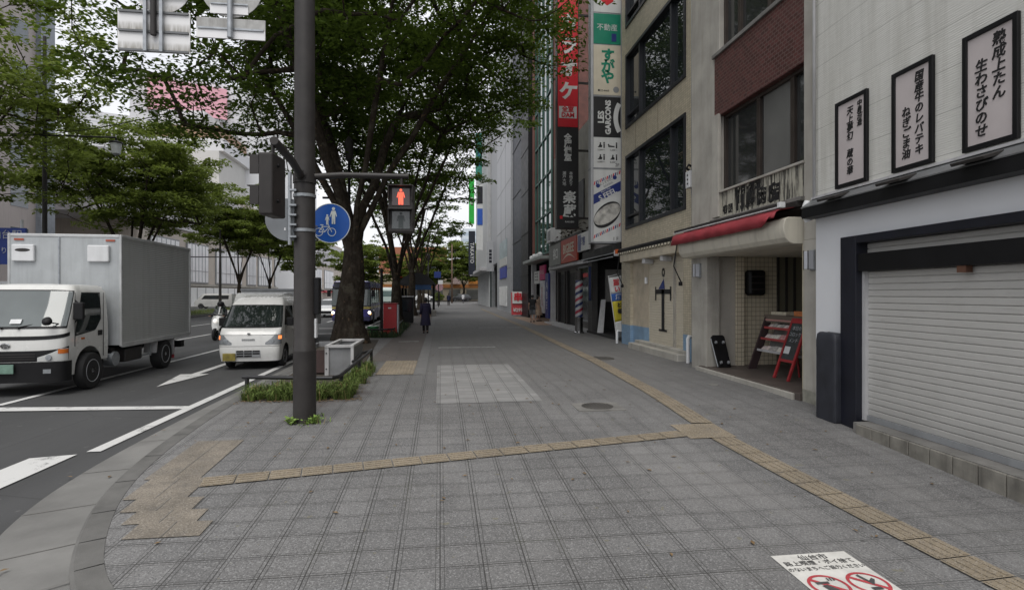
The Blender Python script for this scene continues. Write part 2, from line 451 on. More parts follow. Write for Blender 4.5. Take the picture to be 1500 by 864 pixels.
for y0 in (28, 38, 48, 60, 74): rect('lane_line', M_LINE, -7.60, -7.46, y0, y0+5, z1, road)
for y0 in (12, 22, 32, 42, 54, 68): rect('lane_line', M_LINE, -10.85, -10.71, y0, y0+5.5, z1, road)
for y0 in (9, 20, 31, 44, 58): rect('lane_line', M_LINE, -14.6, -14.45, y0, y0+6, z1, road)
for y0 in (9, 20, 31, 44, 58): rect('lane_line', M_LINE, -29.2, -29.05, y0, y0+6, z1, road)
# straight-ahead arrow pointing at the camera
b = MB(); z = z1+.003
b.poly([(-5.79, 12.1, z), (-5.48, 13.9, z), (-5.70, 13.9, z), (-5.72, 17.2, z), (-5.90, 17.2, z), (-5.88, 13.9, z), (-6.12, 13.9, z)]); b.build('turn_arrow', M_LINE, road)
# hatched lines before the bus bay
for y0 in (27, 31): rect('lane_line', M_LINE, -6.6, -5.1, y0, y0+.35, z1, road)

# ------------------------------------------------------------------ sheets laid into the pavement
def lay(name, m, pts, dz=.005, sub=1):
    b = MB()
    b.poly([(x, y, gz(y)+dz) for x, y in pts]); return b.build(name, m, pavement)
def laystrip(name, m, x0, x1, y0, y1, dz=.005, parent=None):
    n = max(1, int((y1-y0)/.4)) if y0 < 10 else max(1, int((y1-y0)/3))
    b = MB(); b.grid([[(x0, y0+(y1-y0)*i/n, gz(y0+(y1-y0)*i/n)+dz), (x1, y0+(y1-y0)*i/n, gz(y0+(y1-y0)*i/n)+dz)] for i in range(n+1)])
    return b.build(name, m, parent or pavement)
laystrip('brown_path', M_BROWN, -1.78, -.56, 14.0, 60)
M_BORDER = mat('grey border slabs', (.155,.154,.153), .8, var=.15, scale=3, bump=.2, bscale=120)
laystrip('border_slabs', M_BORDER, -.555, -.30, 11.6, 60, .006)
laystrip('light_slabs', None, -.06, 1.62, 8.55, 13.05, .006)
# lighter concrete slabs get their own joints
def light_slab_mat():
    m = bpy.data.materials.new('light slabs'); g = NG(m); v = g.pos(); X, Y, Z = g.xyz(v)
    def ln(a, T, hw, o=0): return g.math('LESS_THAN', g.math('ABSOLUTE', g.math('SUBTRACT', g.math('ABSOLUTE', g.math('SUBTRACT', g.math('FRACT', g.math('DIVIDE', g.math('ADD', a, o), T)), .5)), .5)), hw)
    l = g.math('MAXIMUM', g.math('MULTIPLY', ln(X, .30, .02), .75), g.math('MAXIMUM', g.math('MULTIPLY', ln(X, .30, .013, .035), .6), g.math('MULTIPLY', ln(Y, .30, .03, .09), .45)))
    wn = g.new('ShaderNodeTexWhiteNoise', noise_dimensions='2D'); fl = lambda a: g.math('FLOOR', g.math('DIVIDE', a, .3))
    g.put(wn.inputs['Vector'], g.comb(fl(X), fl(g.math('ADD', Y, .09))))
    c = g.mix(wn.outputs['Value'], (.20,.20,.198), (.265,.262,.258)); n = g.noise(v, 2.4, 6, .7)
    c = g.mix(g.ramp(n, [(.45, 0.0), (.75, .6)]), c, (.16,.16,.155))
    g.put(g.p.inputs['Base Color'], g.mix(l, c, (.06,.06,.06))); g.p.inputs['Roughness'].default_value = .8
    g.bump(l, -.4, .004); return m
bpy.data.objects['light_slabs'].data.materials.append(light_slab_mat())
bpy.data.objects['light_slabs'].data.materials.pop(index=0) if len(bpy.data.objects['light_slabs'].data.materials) > 1 else None
laystrip('painted_line', M_LINE_W, -.05, 1.74, 17.15, 17.42, .007)
laystrip('painted_line', M_LINE_W, -1.45, -.75, 19.5, 19.75, .010)
laystrip('painted_line', M_LINE_W, 1.9, 4.2, 27.0, 27.25, .007)

# tactile paving: bar blocks with raised ribs
def tactile(name, a, c, width, bars, seg, parent=pavement):
    a = Vector(a); c = Vector(c); L = (c-a).length; t = (c-a)/L; n = Vector((-t.y, t.x))
    b = MB(); k = max(1, int(round(L/seg)))
    for i in range(k):
        s0, s1 = L*i/k+.006, L*(i+1)/k-.006
        pts = [a+t*s0-n*width/2, a+t*s1-n*width/2, a+t*s1+n*width/2, a+t*s0+n*width/2]
        b.poly([(p.x, p.y, gz(p.y)+.013) for p in pts])
        for j in range(bars):
            o = (j+.5)/bars*width-width/2; hw = width/bars*.26
            q = [a+t*(s0+.01)+n*(o-hw), a+t*(s1-.01)+n*(o-hw), a+t*(s1-.01)+n*(o+hw), a+t*(s0+.01)+n*(o+hw)]
            vs = [(p.x, p.y, gz(p.y)+.013) for p in q] + [(p.x, p.y, gz(p.y)+.019) for p in q]
            b._add([Vector(x) for x in vs], [(4,5,6,7),(0,1,5,4),(1,2,6,5),(2,3,7,6),(3,0,4,7)])
    return b.build(name, M_TACT, parent)
tactile('tactile_strip', (-2.28, 5.60), (3.05, 6.58), .24, 4, .30)
tactile('tactile_strip', (3.72, 2.6), (3.46, 6.35), .30, 4, .30)
tactile('tactile_strip', (3.52, 7.0), (3.88, 13.3), .30, 4, .30)
tactile('tactile_strip', (3.88, 13.3), (4.22, 28.0), .30, 4, .60)
tactile('tactile_strip', (4.22, 28.0), (4.5, 60.0), .30, 4, 1.2)
# warning pad at the junction, and the mat on the brown path: rows of domes
def domes(name, x0, x1, y0, y1, step, r, z):
    b = MB()
    b.grid([[(x0, y, gz(y)+z), (x1, y, gz(y)+z)] for y in np.linspace(y0, y1, 6)])
    nx, ny = int((x1-x0)/step), int((y1-y0)/step)
    for i in range(nx):
        for j in range(ny):
            x, y = x0+(i+.5)*(x1-x0)/nx, y0+(j+.5)*(y1-y0)/ny; zz = gz(y)+z
            b._add([Vector((x+r*k*cos(a), y+r*k*sin(a), zz+h)) for k, h in ((1, 0), (.6, .006)) for a in [2*pi*q/6 for q in range(6)]],
                   [(q, (q+1) % 6, 6+(q+1) % 6, 6+q) for q in range(6)] + [tuple(range(6, 12))])
    return b.build(name, M_TACT, pavement)
domes('tactile_pad', 3.05, 3.66, 6.37, 6.98, .06, .018, .010)
domes('tactile_pad', -1.34, -.56, 11.65, 14.0, .075, .022, .011)
# tan slabs before the kerb ramp, edge stepped like the slabs themselves
b = MB()
TAN = [(-2.86,-2.34, 5.74,6.94), (-2.80,-2.26, 5.26,5.74), (-2.68,-2.11, 4.99,5.26), (-2.54,-1.97, 4.75,4.99), (-2.40,-1.84, 4.49,4.75)]
for x0, x1, ya, yb in TAN:
    n = max(2, int((yb-ya)/.06)); b.grid([[(x0, y, gz(y)+.008), (x1, y, gz(y)+.008)] for y in np.linspace(ya, yb, n)])
tan_slabs = b.build('tan_slabs', M_TACT2, pavement)
b = MB()
for x0, x1, ya, yb in TAN:
    x = (x0+x1)/2; n = max(2, int((yb-ya)/.06)); b.grid([[(x-.003, y, gz(y)+.0125), (x+.003, y, gz(y)+.0125)] for y in np.linspace(ya, yb, n)])
b.build('slab_joint', MT['concrete_dark'], pavement)

# manhole covers
def manhole(x, y, r, square, label):
    t = thing('manhole_cover', label, 'manhole cover', (x, y, gz(y)), 0)
    b = MB(); z0 = gz(y)
    if square:
        b.box(x-r*1.5, x+r*1.5, y-r*1.25, y+r*1.25, z0-.05, z0+.007); b.build('frame', MT['concrete_dark'], t, True)
        b = MB(); b.cyl((x, y, z0), (x, y, z0+.012), r, r, 28)
    else:
        b.cyl((x, y, z0-.05), (x, y, z0+.012), r, r, 32)
    for i in range(-4, 5):
        h = math.sqrt(max(0, r*r-(i*r/5)**2))*.9
        b.box(x+i*r/5-.012, x+i*r/5+.012, y-h, y+h, z0+.011, z0+.017)
    b.build('lid', mat('cast iron', (.105,.10,.094), .6, .4, var=.3), t, True)
manhole(4.17, 13.9, .36, False, 'round dark iron manhole cover beside the yellow tactile strip')
manhole(2.38, 8.1, .24, True, 'small round iron cover in a square slab on the middle of the pavement')
b = MB(); b.cyl((5.05, 9.6, .0), (5.05, 9.6, .008), .10, .10, 16); tag(b.build('valve_cover', MT['concrete_dark']), 'small round valve cap in the pavement before the red awning shop', 'valve cover')

# fallen twigs and leaves: nobody could count them
b = MB()
for i in range(260):
    x, y = rnd.uniform(-3.6, 5), rnd.uniform(3.0, 16)
    if rnd.random() < .4: x = rnd.uniform(-3.9, -1.2); y = rnd.uniform(6, 18)
    if x < left_at(y): zz = RZ+.035
    else: zz = gz(y)+.012
    a = rnd.uniform(0, pi); l = rnd.uniform(.015, .04); ww = l*.45
    d = Vector((cos(a), sin(a), 0)); n = Vector((-d.y, d.x, 0)); p = Vector((x, y, zz))
    b.poly([p-d*l, p+n*ww+Vector((0, 0, .006)), p+d*l, p-n*ww+Vector((0, 0, .004))])
for i in range(320):
    x, y = rnd.uniform(-3.15, -1.25), 9.02+rnd.gauss(0, .07)
    if i % 2: x, y = -1.50+rnd.gauss(0, .10), rnd.uniform(9, 13)
    a = rnd.uniform(0, pi); l = rnd.uniform(.015, .035); d = Vector((cos(a), sin(a), 0)); n = Vector((-d.y, d.x, 0)); p = Vector((x, y, gz(y)+.014))
    b.poly([p-d*l, p+n*l*.5+Vector((0, 0, .008)), p+d*l, p-n*l*.5+Vector((0, 0, .003))])
tag(b.build('leaf_litter', mat('dry leaves', (.16,.105,.05), .8, var=.6, scale=20)), 'dry fallen leaves scattered over pavement and gutter', 'fallen leaves', kind='stuff')

# warning notice stuck on the slabs
def ground_notice():
    t = thing('pavement_notice', 'white pavement sticker with two red no-entry rings and black writing', 'floor sticker', (2.62, 3.3, gz(3.3)))
    x0, x1, y0, y1 = 2.36, 2.94, 2.75, 3.66; b = MB()
    b.grid([[(x0, y, gz(y)+.006), (x1, y, gz(y)+.006)] for y in np.linspace(y0, y1, 8)])
    b.build('sheet', mat('sticker white', (.58,.57,.54), .6, var=.12, scale=9, dirt=.2), t, True)
    blk = mat('sticker ink', (.06,.06,.06), .7, var=.3, scale=25)
    def line(s, size, y, x=(x0+x1)/2, xs=1.0): 
        sl = (gz(y+.05)-gz(y-.05))/.1
        text(s, size, blk, t, (x, y, gz(y)+.009), (1, 0, 0), (0, 1, sl), extrude=.0008, xs=xs, world=True)
    line('仙台市', .075, 3.60); line('路上喫煙・ポイ捨て', .062, 3.53, xs=.95); line('のないまちへご協力ください', .052, 3.455, xs=.85)
    red = mat('sticker red', (.40,.05,.06), .6, var=.2, scale=18)
    for cx in (2.51, 2.79):
        cy = 3.25; R = .13; b = MB(); sl = (gz(cy+.05)-gz(cy-.05))/.1
        P = lambda x, y, dz: (cx+x, cy+y, gz(cy)+sl*y+dz)
        n = 36
        for i in range(n):
            a0, a1 = 2*pi*i/n, 2*pi*(i+1)/n
            b.quad(P(R*cos(a0), R*sin(a0), .009), P(R*cos(a1), R*sin(a1), .009), P(R*.84*cos(a1), R*.84*sin(a1), .009), P(R*.84*cos(a0), R*.84*sin(a0), .009))
        b.quad(P(-.095, .075, .0095), P(-.075, .095, .0095), P(.095, -.075, .0095), P(.075, -.095, .0095)); b.build('ring', red, t, True)
        b = MB()
        if cx < 2.6:
            b.quad(P(-.07, .02, .011), P(.02, .02, .011), P(.02, .045, .011), P(-.07, .045, .011))
            for k in range(3): b.quad(P(.03+.02*k, .05, .011), P(.04+.02*k, .05, .011), P(.045+.02*k, .085, .011), P(.035+.02*k, .085, .011))
            b.poly([P(-.03, -.08, .011), P(.03, -.08, .011), P(.03, -.05, .011), P(-.01, .01, .011), P(-.05, .0, .011)])
        else:
            b.poly([P(-.02, .09, .011), P(.0, .1, .011), P(.02, .02, .011), P(.06, .05, .011), P(.07, .03, .011), P(.02, -.03, .011), P(.01, -.02, .011)])
            b.quad(P(-.03, -.085, .011), P(.04, -.085, .011), P(.04, -.055, .011), P(-.03, -.055, .011))
        b.build('pictogram', blk, t, True)
ground_notice()

# ------------------------------------------------------------------ median, far pavement
M_GRASS = mat('grass soil', (.07,.085,.03), .95, var=.4, scale=5, bump=.6, bscale=30)
b = MB(); b.box(-23.6, -19.6, 22, 120, RZ-.05, RZ+.17); median_kerb = struct(b.build('median_kerb', MT['kerb'], bevel=.02))
b = MB(); b.box(-23.4, -19.8, 22.2, 119.8, RZ+.05, RZ+.24); median = struct(b.build('median_soil', M_GRASS))
b = MB(); b.box(-60, -33.5, -60, 300, RZ-.1, RZ+.14); far_pavement = struct(b.build('far_pavement', mat('far paving', (.24,.235,.225), .85, var=.15, scale=.8)))
b = MB(); b.box(-60, 60, 118, 300, RZ-.1, RZ+.2); struct(b.build('end_pavement', mat('end paving', (.22,.22,.21), .85, var=.15, scale=.8)))
# ------------------------------------------------------------------ right-hand buildings: materials
def siding_mat():
    m = bpy.data.materials.new('ribbed white siding'); g = NG(m); v = g.pos(); X, Y, Z = g.xyz(v)
    fine = g.math('SINE', g.math('MULTIPLY', Z, 250)); 
    brk = g.noise(g.mapping(v, (1, 6, 90)), 1.0, 3)
    j = g.math('LESS_THAN', g.math('FRACT', g.math('DIVIDE', Z, .455)), .02)
    n = g.noise(v, 1.2, 5); st = g.noise(g.mapping(v, (2, 2, .15)), 2.5, 5, .6)
    c = g.mix(n, (.56,.56,.525), (.65,.645,.605))
    c = g.mix(g.ramp(brk, [(.35, .22), (.6, 0.0)]), c, (.36,.355,.33))
    c = g.mix(g.ramp(st, [(.48, 0.0), (.75, .45)]), c, (.30,.29,.25))
    c = g.mix(g.math('MULTIPLY', j, .55), c, (.22,.22,.2))
    g.put(g.p.inputs['Base Color'], c); g.p.inputs['Roughness'].default_value = .6
    g.bump(g.math('ADD', g.math('MULTIPLY', brk, .8), g.math('SUBTRACT', g.math('MULTIPLY', fine, .15), g.math('MULTIPLY', j, 1.5))), .45, .01)
    return m
def tiles_mat(name, c, tw, th, mortar, mc, axis='YZ', offset=0.0, var=.2, ms=.05, rough=.45, dirt=.3):
    m = bpy.data.materials.new(name); g = NG(m); v = g.pos(); X, Y, Z = g.xyz(v)
    a = Y if axis == 'YZ' else X
    if axis == 'BOTH': a = g.math('ADD', X, Y)
    br = g.new('ShaderNodeTexBrick'); g.put(br.inputs['Vector'], g.comb(a, Z)); br.offset = offset
    br.inputs['Scale'].default_value = 1; br.inputs['Brick Width'].default_value = tw; br.inputs['Row Height'].default_value = th
    br.inputs['Mortar Size'].default_value = mortar; br.inputs['Mortar Smooth'].default_value = .2
    br.inputs['Color1'].default_value = (*[x*(1-var) for x in c], 1); br.inputs['Color2'].default_value = (*[x*(1+var) for x in c], 1)
    br.inputs['Mortar'].default_value = (*mc, 1)
    st = g.noise(g.mapping(v, (2, 2, .2)), 2.0, 6, .65)
    col = g.mix(g.ramp(st, [(.5, 0.0), (.8, dirt)]), br.outputs['Color'], tuple(x*.35 for x in c))
    g.put(g.p.inputs['Base Color'], col); g.p.inputs['Roughness'].default_value = rough
    g.bump(br.outputs['Fac'], -.5, .006); return m
def shutter_mat(name, c, pitch):
    m = bpy.data.materials.new(name); g = NG(m); v = g.pos(); X, Y, Z = g.xyz(v)
    n = g.noise(v, 1.5, 5); st = g.noise(g.mapping(v, (1.4, 1.4, 14)), 2, 5, .7)
    col = g.mix(n, tuple(x*.9 for x in c), tuple(x*1.08 for x in c))
    col = g.mix(g.ramp(st, [(.55, 0.0), (.75, .4)]), col, tuple(x*.55 for x in c))
    g.put(g.p.inputs['Base Color'], col); g.p.inputs['Roughness'].default_value = .5; g.p.inputs['Metallic'].default_value = .1
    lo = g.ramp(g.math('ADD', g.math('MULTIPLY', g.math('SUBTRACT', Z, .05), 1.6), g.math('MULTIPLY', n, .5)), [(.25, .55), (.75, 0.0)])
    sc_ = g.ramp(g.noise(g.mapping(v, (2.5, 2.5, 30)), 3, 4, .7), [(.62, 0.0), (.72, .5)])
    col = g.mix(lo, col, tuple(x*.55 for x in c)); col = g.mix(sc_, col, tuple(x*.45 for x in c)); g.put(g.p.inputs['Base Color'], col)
    g.bump(g.noise(v, 2.2, 3), .35, .03)
    return m
M_SIDING = siding_mat()
M_BRICK = tiles_mat('dark red brick tile', (.085,.028,.026), .115, .065, .007, (.13,.10,.09), offset=.5, var=.35, dirt=.25)
M_TILE = tiles_mat('beige strip tile', (.47,.42,.32), .112, .062, .005, (.27,.24,.18), var=.12, offset=.0, dirt=.3)
M_TILEW = tiles_mat('cream square tile', (.58,.52,.40), .10, .10, .005, (.16,.14,.11), axis='BOTH', var=.06, dirt=.15)
M_BLUETILE = tiles_mat('blue painted tile', (.20,.31,.44), .112, .062, .005, (.16,.25,.36), var=.08, dirt=.3)
M_SHUT = shutter_mat('shutter grey', (.48,.475,.455), .09)
M_SHUTB = shutter_mat('shutter cream', (.58,.53,.43), .07)
M_STREAK = mat('streaked concrete', (.40,.385,.33), .9, var=.2, scale=2, dirt=.2, bump=.3, bscale=50)
def streaks():
    m = bpy.data.materials.new('black streaked concrete'); g = NG(m); v = g.pos(); X, Y, Z = g.xyz(v)
    s = g.noise(g.comb(g.math('MULTIPLY', Y, 11), g.math('MULTIPLY', Z, .7)), 1.3, 5, .7)
    b2 = g.noise(v, 1.2, 4)
    k = g.math('ADD', s, g.math('MULTIPLY', g.math('SUBTRACT', b2, .5), .4))
    c = g.mix(g.ramp(k, [(.47, 0.0), (.56, 1.0)]), (.40,.385,.32), (.045,.042,.038))
    g.put(g.p.inputs['Base Color'], c); g.p.inputs['Roughness'].default_value = .9; return m
M_STREAKS = streaks()
M_WPAINT = mat('white wall paint', (.66,.675,.70), .6, var=.05, scale=.8, dirt=0, bump=.05, bscale=200)
M_SIGNW = mat('sign white', (.60,.61,.60), .35, var=.05, dirt=.12)
M_CREAM = mat('sign cream', (.58,.53,.42), .4, var=.05, dirt=.1)
M_INK = mat('sign ink', (.012,.012,.013), .5)
M_REDSIGN = mat('sign red', (.55,.018,.03), .4, var=.08)
M_GREEN = mat('sign green', (.005,.20,.12), .4, var=.08)
M_INDIGO = mat('sign indigo', (.02,.035,.17), .4, var=.1)
LEFT = (0, -1, 0); UP = (0, 0, 1)     # reading direction on a wall that faces the street
RT = (1, 0, 0)                          # on a sign that faces the camera

def slats(b, xf, y0, y1, z0, z1, pitch, dpt=.012):
    """roller shutter: interlocking convex slats, one mesh; xf(y) gives the plane"""
    n = int((z1-z0)/pitch)
    prof = []
    for i in range(n):
        a = z0+(z1-z0)*i/n; h = (z1-z0)/n; q = rnd.uniform(-.0015, .0015)
        prof += [(0.008, a), (-dpt*.8+q, a+h*.04), (-dpt+q, a+h*.14), (-dpt+q, a+h*.80), (-dpt*.6+q, a+h*.90), (.008, a+h*.925)]
    prof.append((.012, z1))
    b.grid([[(xf(y)+o, y, z) for o, z in prof] for y in (y0, y1)])

# ================================================================== 1. white restaurant with the long shutter
def wx(y): return 5.12+.05*y          # its facade stands at a slight angle
yA, yB = 7.42, -6.0
rest = thing('restaurant_building', 'white sided restaurant with long closed grey roller shutter and dark eave', 'building', (wx(yA), yA, 0))
def wallpr(name, m, y0, y1, z0, z1, d0, d1, parent=rest, bevel=0):
    """slab following the angled facade: d0..d1 is depth behind (+) or before (-) the wall face"""
    b = MB(); b.prism([(wx(y0)+d0, y0, z0), (wx(y1)+d0, y1, z0), (wx(y1)+d1, y1, z0), (wx(y0)+d1, y0, z0)], (0, 0, z1-z0))
    return b.build(name, m, parent, True, bevel=bevel)
wallpr('upper_wall', M_SIDING, yA, yB, 3.06, 10.5, 0, 5.0)
wallpr('panel_wall', M_WPAINT, yA, 6.78, -.2, 2.9, .02, .3)
wallpr('panel_wall', M_WPAINT, 6.78, yB, 2.47, 2.9, .02, .3)
wallpr('side_wall', M_WPAINT, yA, 7.2, -.2, 3.05, .3, 5.0)
wallpr('eave', MT['black'], yA+.02, yB, 2.80, 2.95, -.20, .1, bevel=.006)
b = MB(); b.prism([(wx(yA)-.03, yA+.03, 3.085), (wx(yA)-.205, yA+.03, 2.965), (wx(yA)-.205, yA+.03, 2.95), (wx(yA)+.0, yA+.03, 2.95)], (wx(yB)-wx(yA), yB-yA, 0)); b.build('eave_plate', mat('grey eave plate', (.16,.165,.17), .4, .3, dirt=.3), rest, True)
wallpr('gutter_strip', MT['whitegrey'], yA, yB, 3.085, 3.115, -.06, .004)
fr = wallpr('shutter_frame', MT['navy'], 6.80, 6.50, -.1, 2.46, -.05, .25, bevel=.006)
wallpr('shutter_frame', MT['navy'], 6.50, yB, 2.36, 2.46, -.05, .25, bevel=.005)
wallpr('shutter_beam', MT['black'], 6.50, yB, 1.99, 2.22, -.03, .25, bevel=.006)
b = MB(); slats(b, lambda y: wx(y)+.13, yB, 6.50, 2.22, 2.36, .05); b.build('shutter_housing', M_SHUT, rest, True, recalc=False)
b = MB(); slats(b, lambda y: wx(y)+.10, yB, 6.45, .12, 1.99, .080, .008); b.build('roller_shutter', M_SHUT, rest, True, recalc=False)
wallpr('bottom_rail', MT['grey'], 6.45, yB, .05, .12, .07, .14)
wallpr('guide_rail', MT['whitegrey'], 6.50, 6.45, .05, 1.99, .04, .12)
wallpr('back_wall', MT['black'], 6.6, yB, -.2, 2.4, .26, .4)
b = MB(); y = 5.0; b.box(wx(y)-.02, wx(y)+.06, y-.05, y+.05, 1.92, 1.99); b.build('latch', mat('rusty latch', (.10,.045,.025), .8), rest, True)
# step of stone blocks
b = MB()
step = MB(); yy = 6.35
while yy > -5.5:
    step.prism([(wx(yy)-.17, yy, -.3), (wx(yy-.27)-.17, yy-.27, -.3), (wx(yy-.27)-.17, yy-.27, .035), (wx(yy)-.17, yy, .035)], (.06, 0, 0)); yy -= .28
step.build('step_block', mat('mossy step stone', (.20,.19,.165), .9, var=.35, scale=5, dirt=.6, bump=.4, bscale=70), rest, True, bevel=.008)
wallpr('step_top', MT['concrete_dark'], 6.42, yB, -.3, .046, -.15, .25)
# gutter pipe at the corner
b = MB(); b.tube([(wx(7.35)-.05, 7.36, 10), (wx(7.35)-.05, 7.36, 3.12)], .022); b.build('drain_pipe', MT['whitegrey'], rest, True, smooth=True)
b = MB(); b.tube([(wx(7.5)-.06, 7.49, 3.06), (wx(7.5)-.09, 7.49, 3.0), (wx(7.5)-.09, 7.49, 2.86), (wx(7.5)-.05, 7.49, 2.78)], .055, 14); b.build('gutter_end', MT['white'], rest, True, smooth=40)
# flood lights lying on the eave, one below each board
for y in (6.70, 5.62, 4.62, 3.4):
    b = MB(); b.prism([(wx(y)-.33, y+.20, 2.985), (wx(y)-.10, y+.20, 3.055), (wx(y)-.08, y+.20, 3.02), (wx(y)-.31, y+.20, 2.955)], (0, -.34, 0))
    f = b.build('floodlight', MT['darkmetal'], rest, True, bevel=.006)
    b = MB(); b.box(wx(y)-.16, wx(y)-.10, y-.05, y+.05, 2.96, 3.03); b.build('bracket', MT['black'], rest, True)

def menu_board(y0, y1, label, cols):
    yc = (y0+y1)/2
    t = thing('menu_board', label, 'sign', (wx(yc), yc, 3.14), 0, 'framed menu boards on the white wall')
    z0, z1 = 3.14, 4.32; w = .05
    P = lambda y, d: wx(y)-d
    def pr(name, a, c, za, zb, d0, d1, m, bevel=0):
        b = MB(); b.prism([(P(a, d0), a, za), (P(c, d0), c, za), (P(c, d1), c, za), (P(a, d1), a, za)], (0, 0, zb-za)); return b.build(name, m, t, True, bevel=bevel)
    pr('panel', y0-w, y1+w, z0+w, z1-w, .005, .025, mat('board pink white', (.50,.455,.45), .5, var=.05))
    for a, c, za, zb in ((y0, y0-w, z0, z1), (y1+w, y1, z0, z1), (y0-w, y1+w, z0, z0+w), (y0-w, y1+w, z1-w, z1)): pr('frame', a, c, za, zb, .004, .045, MT['black'], .004)
    d = Vector((.05, 1, 0)).normalized()
    for s, size, fy, fz in cols:
        y = y0+(y1-y0)*fy; n = len(s)
        vtext(s, size, M_INK, t, (P(y, .029), y, fz), (-d.x, -d.y, 0), UP, line=.95, bold=size*.018, shear=.14, name='lettering', world=True)
menu_board(6.92, 6.32, 'narrow framed board of black brush writing, furthest and smallest over the shutter eave', [('天上夢幻　蔵の華', .120, .46, 3.735), ('中勇酒造', .090, .76, 4.05)])
menu_board(5.91, 5.33, 'middle framed board of the three, two brush columns ending in 油 and キ', [('国産牛のレバテキ', .125, .665, 3.74), ('ねぎごま油', .128, .35, 3.56)])
menu_board(4.97, 4.40, 'framed board with brush writing nearest the camera, beginning 熟成上たん', [('熟成上たん', .138, .66, 3.89), ('生わさびのせ', .136, .34, 3.63)])

# black covered bin by the shutter frame
b = MB()
rows = []
for z, s in ((0.0, .97), (.02, 1.0), (.8, .99), (1.10, 1.0), (1.19, .93), (1.22, .75)):
    cx, cy, hx, hy = 5.40, 6.98, .085*s, .20*s; ring = []
    for k in range(24):
        a = 2*pi*k/24; c_, s_ = cos(a), sin(a)
        ring.append((cx+hx*math.copysign(abs(c_)**.25, c_), cy+hy*math.copysign(abs(s_)**.25, s_), gz(6.98)+z + (.01*noise.noise((k*.7, z*4, 0)))))
    rows.append(ring)
b.grid(rows, closed=True); b.bm.faces.new([b.bm.verts[:][-24+i] for i in range(24)] if False else list(b.bm.verts)[-24:])
bn = b.build('covered_bin', mat('dark grey tarpaulin', (.020,.022,.030), .6, var=.3, scale=5, bump=.5, bscale=6), smooth=True)
tag(bn, 'tall dark grey covered bin standing between white wall and shutter frame', 'bin')

# ================================================================== 2. concrete building with the red awning
FX = 5.80
shop = thing('concrete_building', 'weathered concrete building with dark brick band over an open shop', 'building', (FX, 9.5, 0))
def fb(name, m, x0, x1, y0, y1, z0, z1, parent=shop, bevel=0):
    b = MB(); b.box(x0, x1, y0, y1, z0, z1); return b.build(name, m, parent, True, bevel=bevel)
fb('pier', MT['concrete'], FX-.02, FX+.45, 7.50, 8.07, 2.55, 11, bevel=.01)
fb('pier', MT['concrete'], FX-.02, FX+.40, 7.50, 8.09, .10, 2.55, bevel=.01)
fb('pier_base', mat('mossy stone', (.24,.235,.20), .95, var=.4, scale=6, bump=.5, bscale=40), FX-.03, FX+.41, 7.50, 8.10, -.2, .18, bevel=.015)
fb('pier', MT['concrete'], FX, FX+.4, 10.78, 12.05, 3.2, 11, bevel=.01)
fb('pier', MT['concrete'], FX, FX+.3, 11.32, 12.05, -.1, 3.2, bevel=.01)
fb('pier_trim', MT['concrete'], FX-.06, FX+.01, 10.72, 10.98, 3.3, 5.45, bevel=.008)
fb('lintel', M_STREAKS, FX-.01, FX+.4, 8.07, 10.78, 3.25, 3.80)
fb('lintel_sill', MT['concrete_dark'], FX-.10, FX+.4, 8.05, 11.0, 3.19, 3.26, bevel=.01)
fb('window_sill', MT['concrete'], FX-.05, FX+.3, 8.05, 10.80, 3.79, 3.835, bevel=.008)
fb('brick_band', M_BRICK, FX-.015, FX+.4, 8.07, 10.95, 5.42, 6.68)
fb('brick_ledge', MT['concrete_dark'], FX-.06, FX+.4, 8.06, 11.0, 6.68, 6.76, bevel=.01)
fb('upper_wall', MT['concrete'], FX+.4, FX+6, 7.50, 12.05, 2.6, 11)
fb('roof_band', MT['concrete'], FX+.01, FX+.4, 8.07, 10.78, 8.9, 11)
def shopwin(z0, z1, panes):
    f = fb('window', MT['black'], FX+.22, FX+.30, 8.07, 10.78, z0, z1)
    b = MB()
    for y in (8.07, 10.72): b.box(FX+.10, FX+.22, y, y+.06, z0, z1)
    b.box(FX+.10, FX+.22, 8.13, 10.72, z0, z0+.05); b.box(FX+.10, FX+.22, 8.13, 10.72, z1-.06, z1)
    for y in panes: b.box(FX+.11, FX+.225, y-.05, y+.05, z0+.05, z1-.06)
    b.build('window_frame', mat('brown window frame', (.05,.04,.034), .5, .3, var=.3), f, bevel=.004)
    b = MB(); b.quad((FX+.17, 8.1, z0+.03), (FX+.17, 10.75, z0+.03), (FX+.17, 10.75, z1-.03), (FX+.17, 8.1, z1-.03)); b.build('pane', glass('office pane', (.030,.032,.032), .05), f)
    return f
f = shopwin(3.83, 5.42, (8.55, 9.55))
b = MB()
for y0, y1 in ((8.62, 9.45),): b.quad((FX+.165, y0, 3.9), (FX+.165, y1, 3.9), (FX+.165, y1, 5.36), (FX+.165, y0, 5.36))
b.build('frosted_pane', glass('frosted pane', (.13,.13,.125), .25), f)
f = shopwin(6.76, 8.9, (9.2, 10.2))
# black blotched-out lettering on the lintel
for s, size, y, z in (('門', .27, 9.96, 3.46), ('馬', .27, 9.61, 3.46), ('商', .28, 9.24, 3.46), ('店', .29, 8.87, 3.46), ('精', .15, 10.05, 3.70), ('肉', .15, 9.85, 3.70), ('･', .15, 9.71, 3.70), ('惣', .16, 9.56, 3.70), ('菜', .16, 9.37, 3.70), ('有', .16, 10.51, 3.41), ('限', .16, 10.31, 3.41)):
    text(s, size, M_INK, shop, (FX-.014, y, z), LEFT, UP, bold=size*.11, world=True, name='black_lettering', extrude=.003)
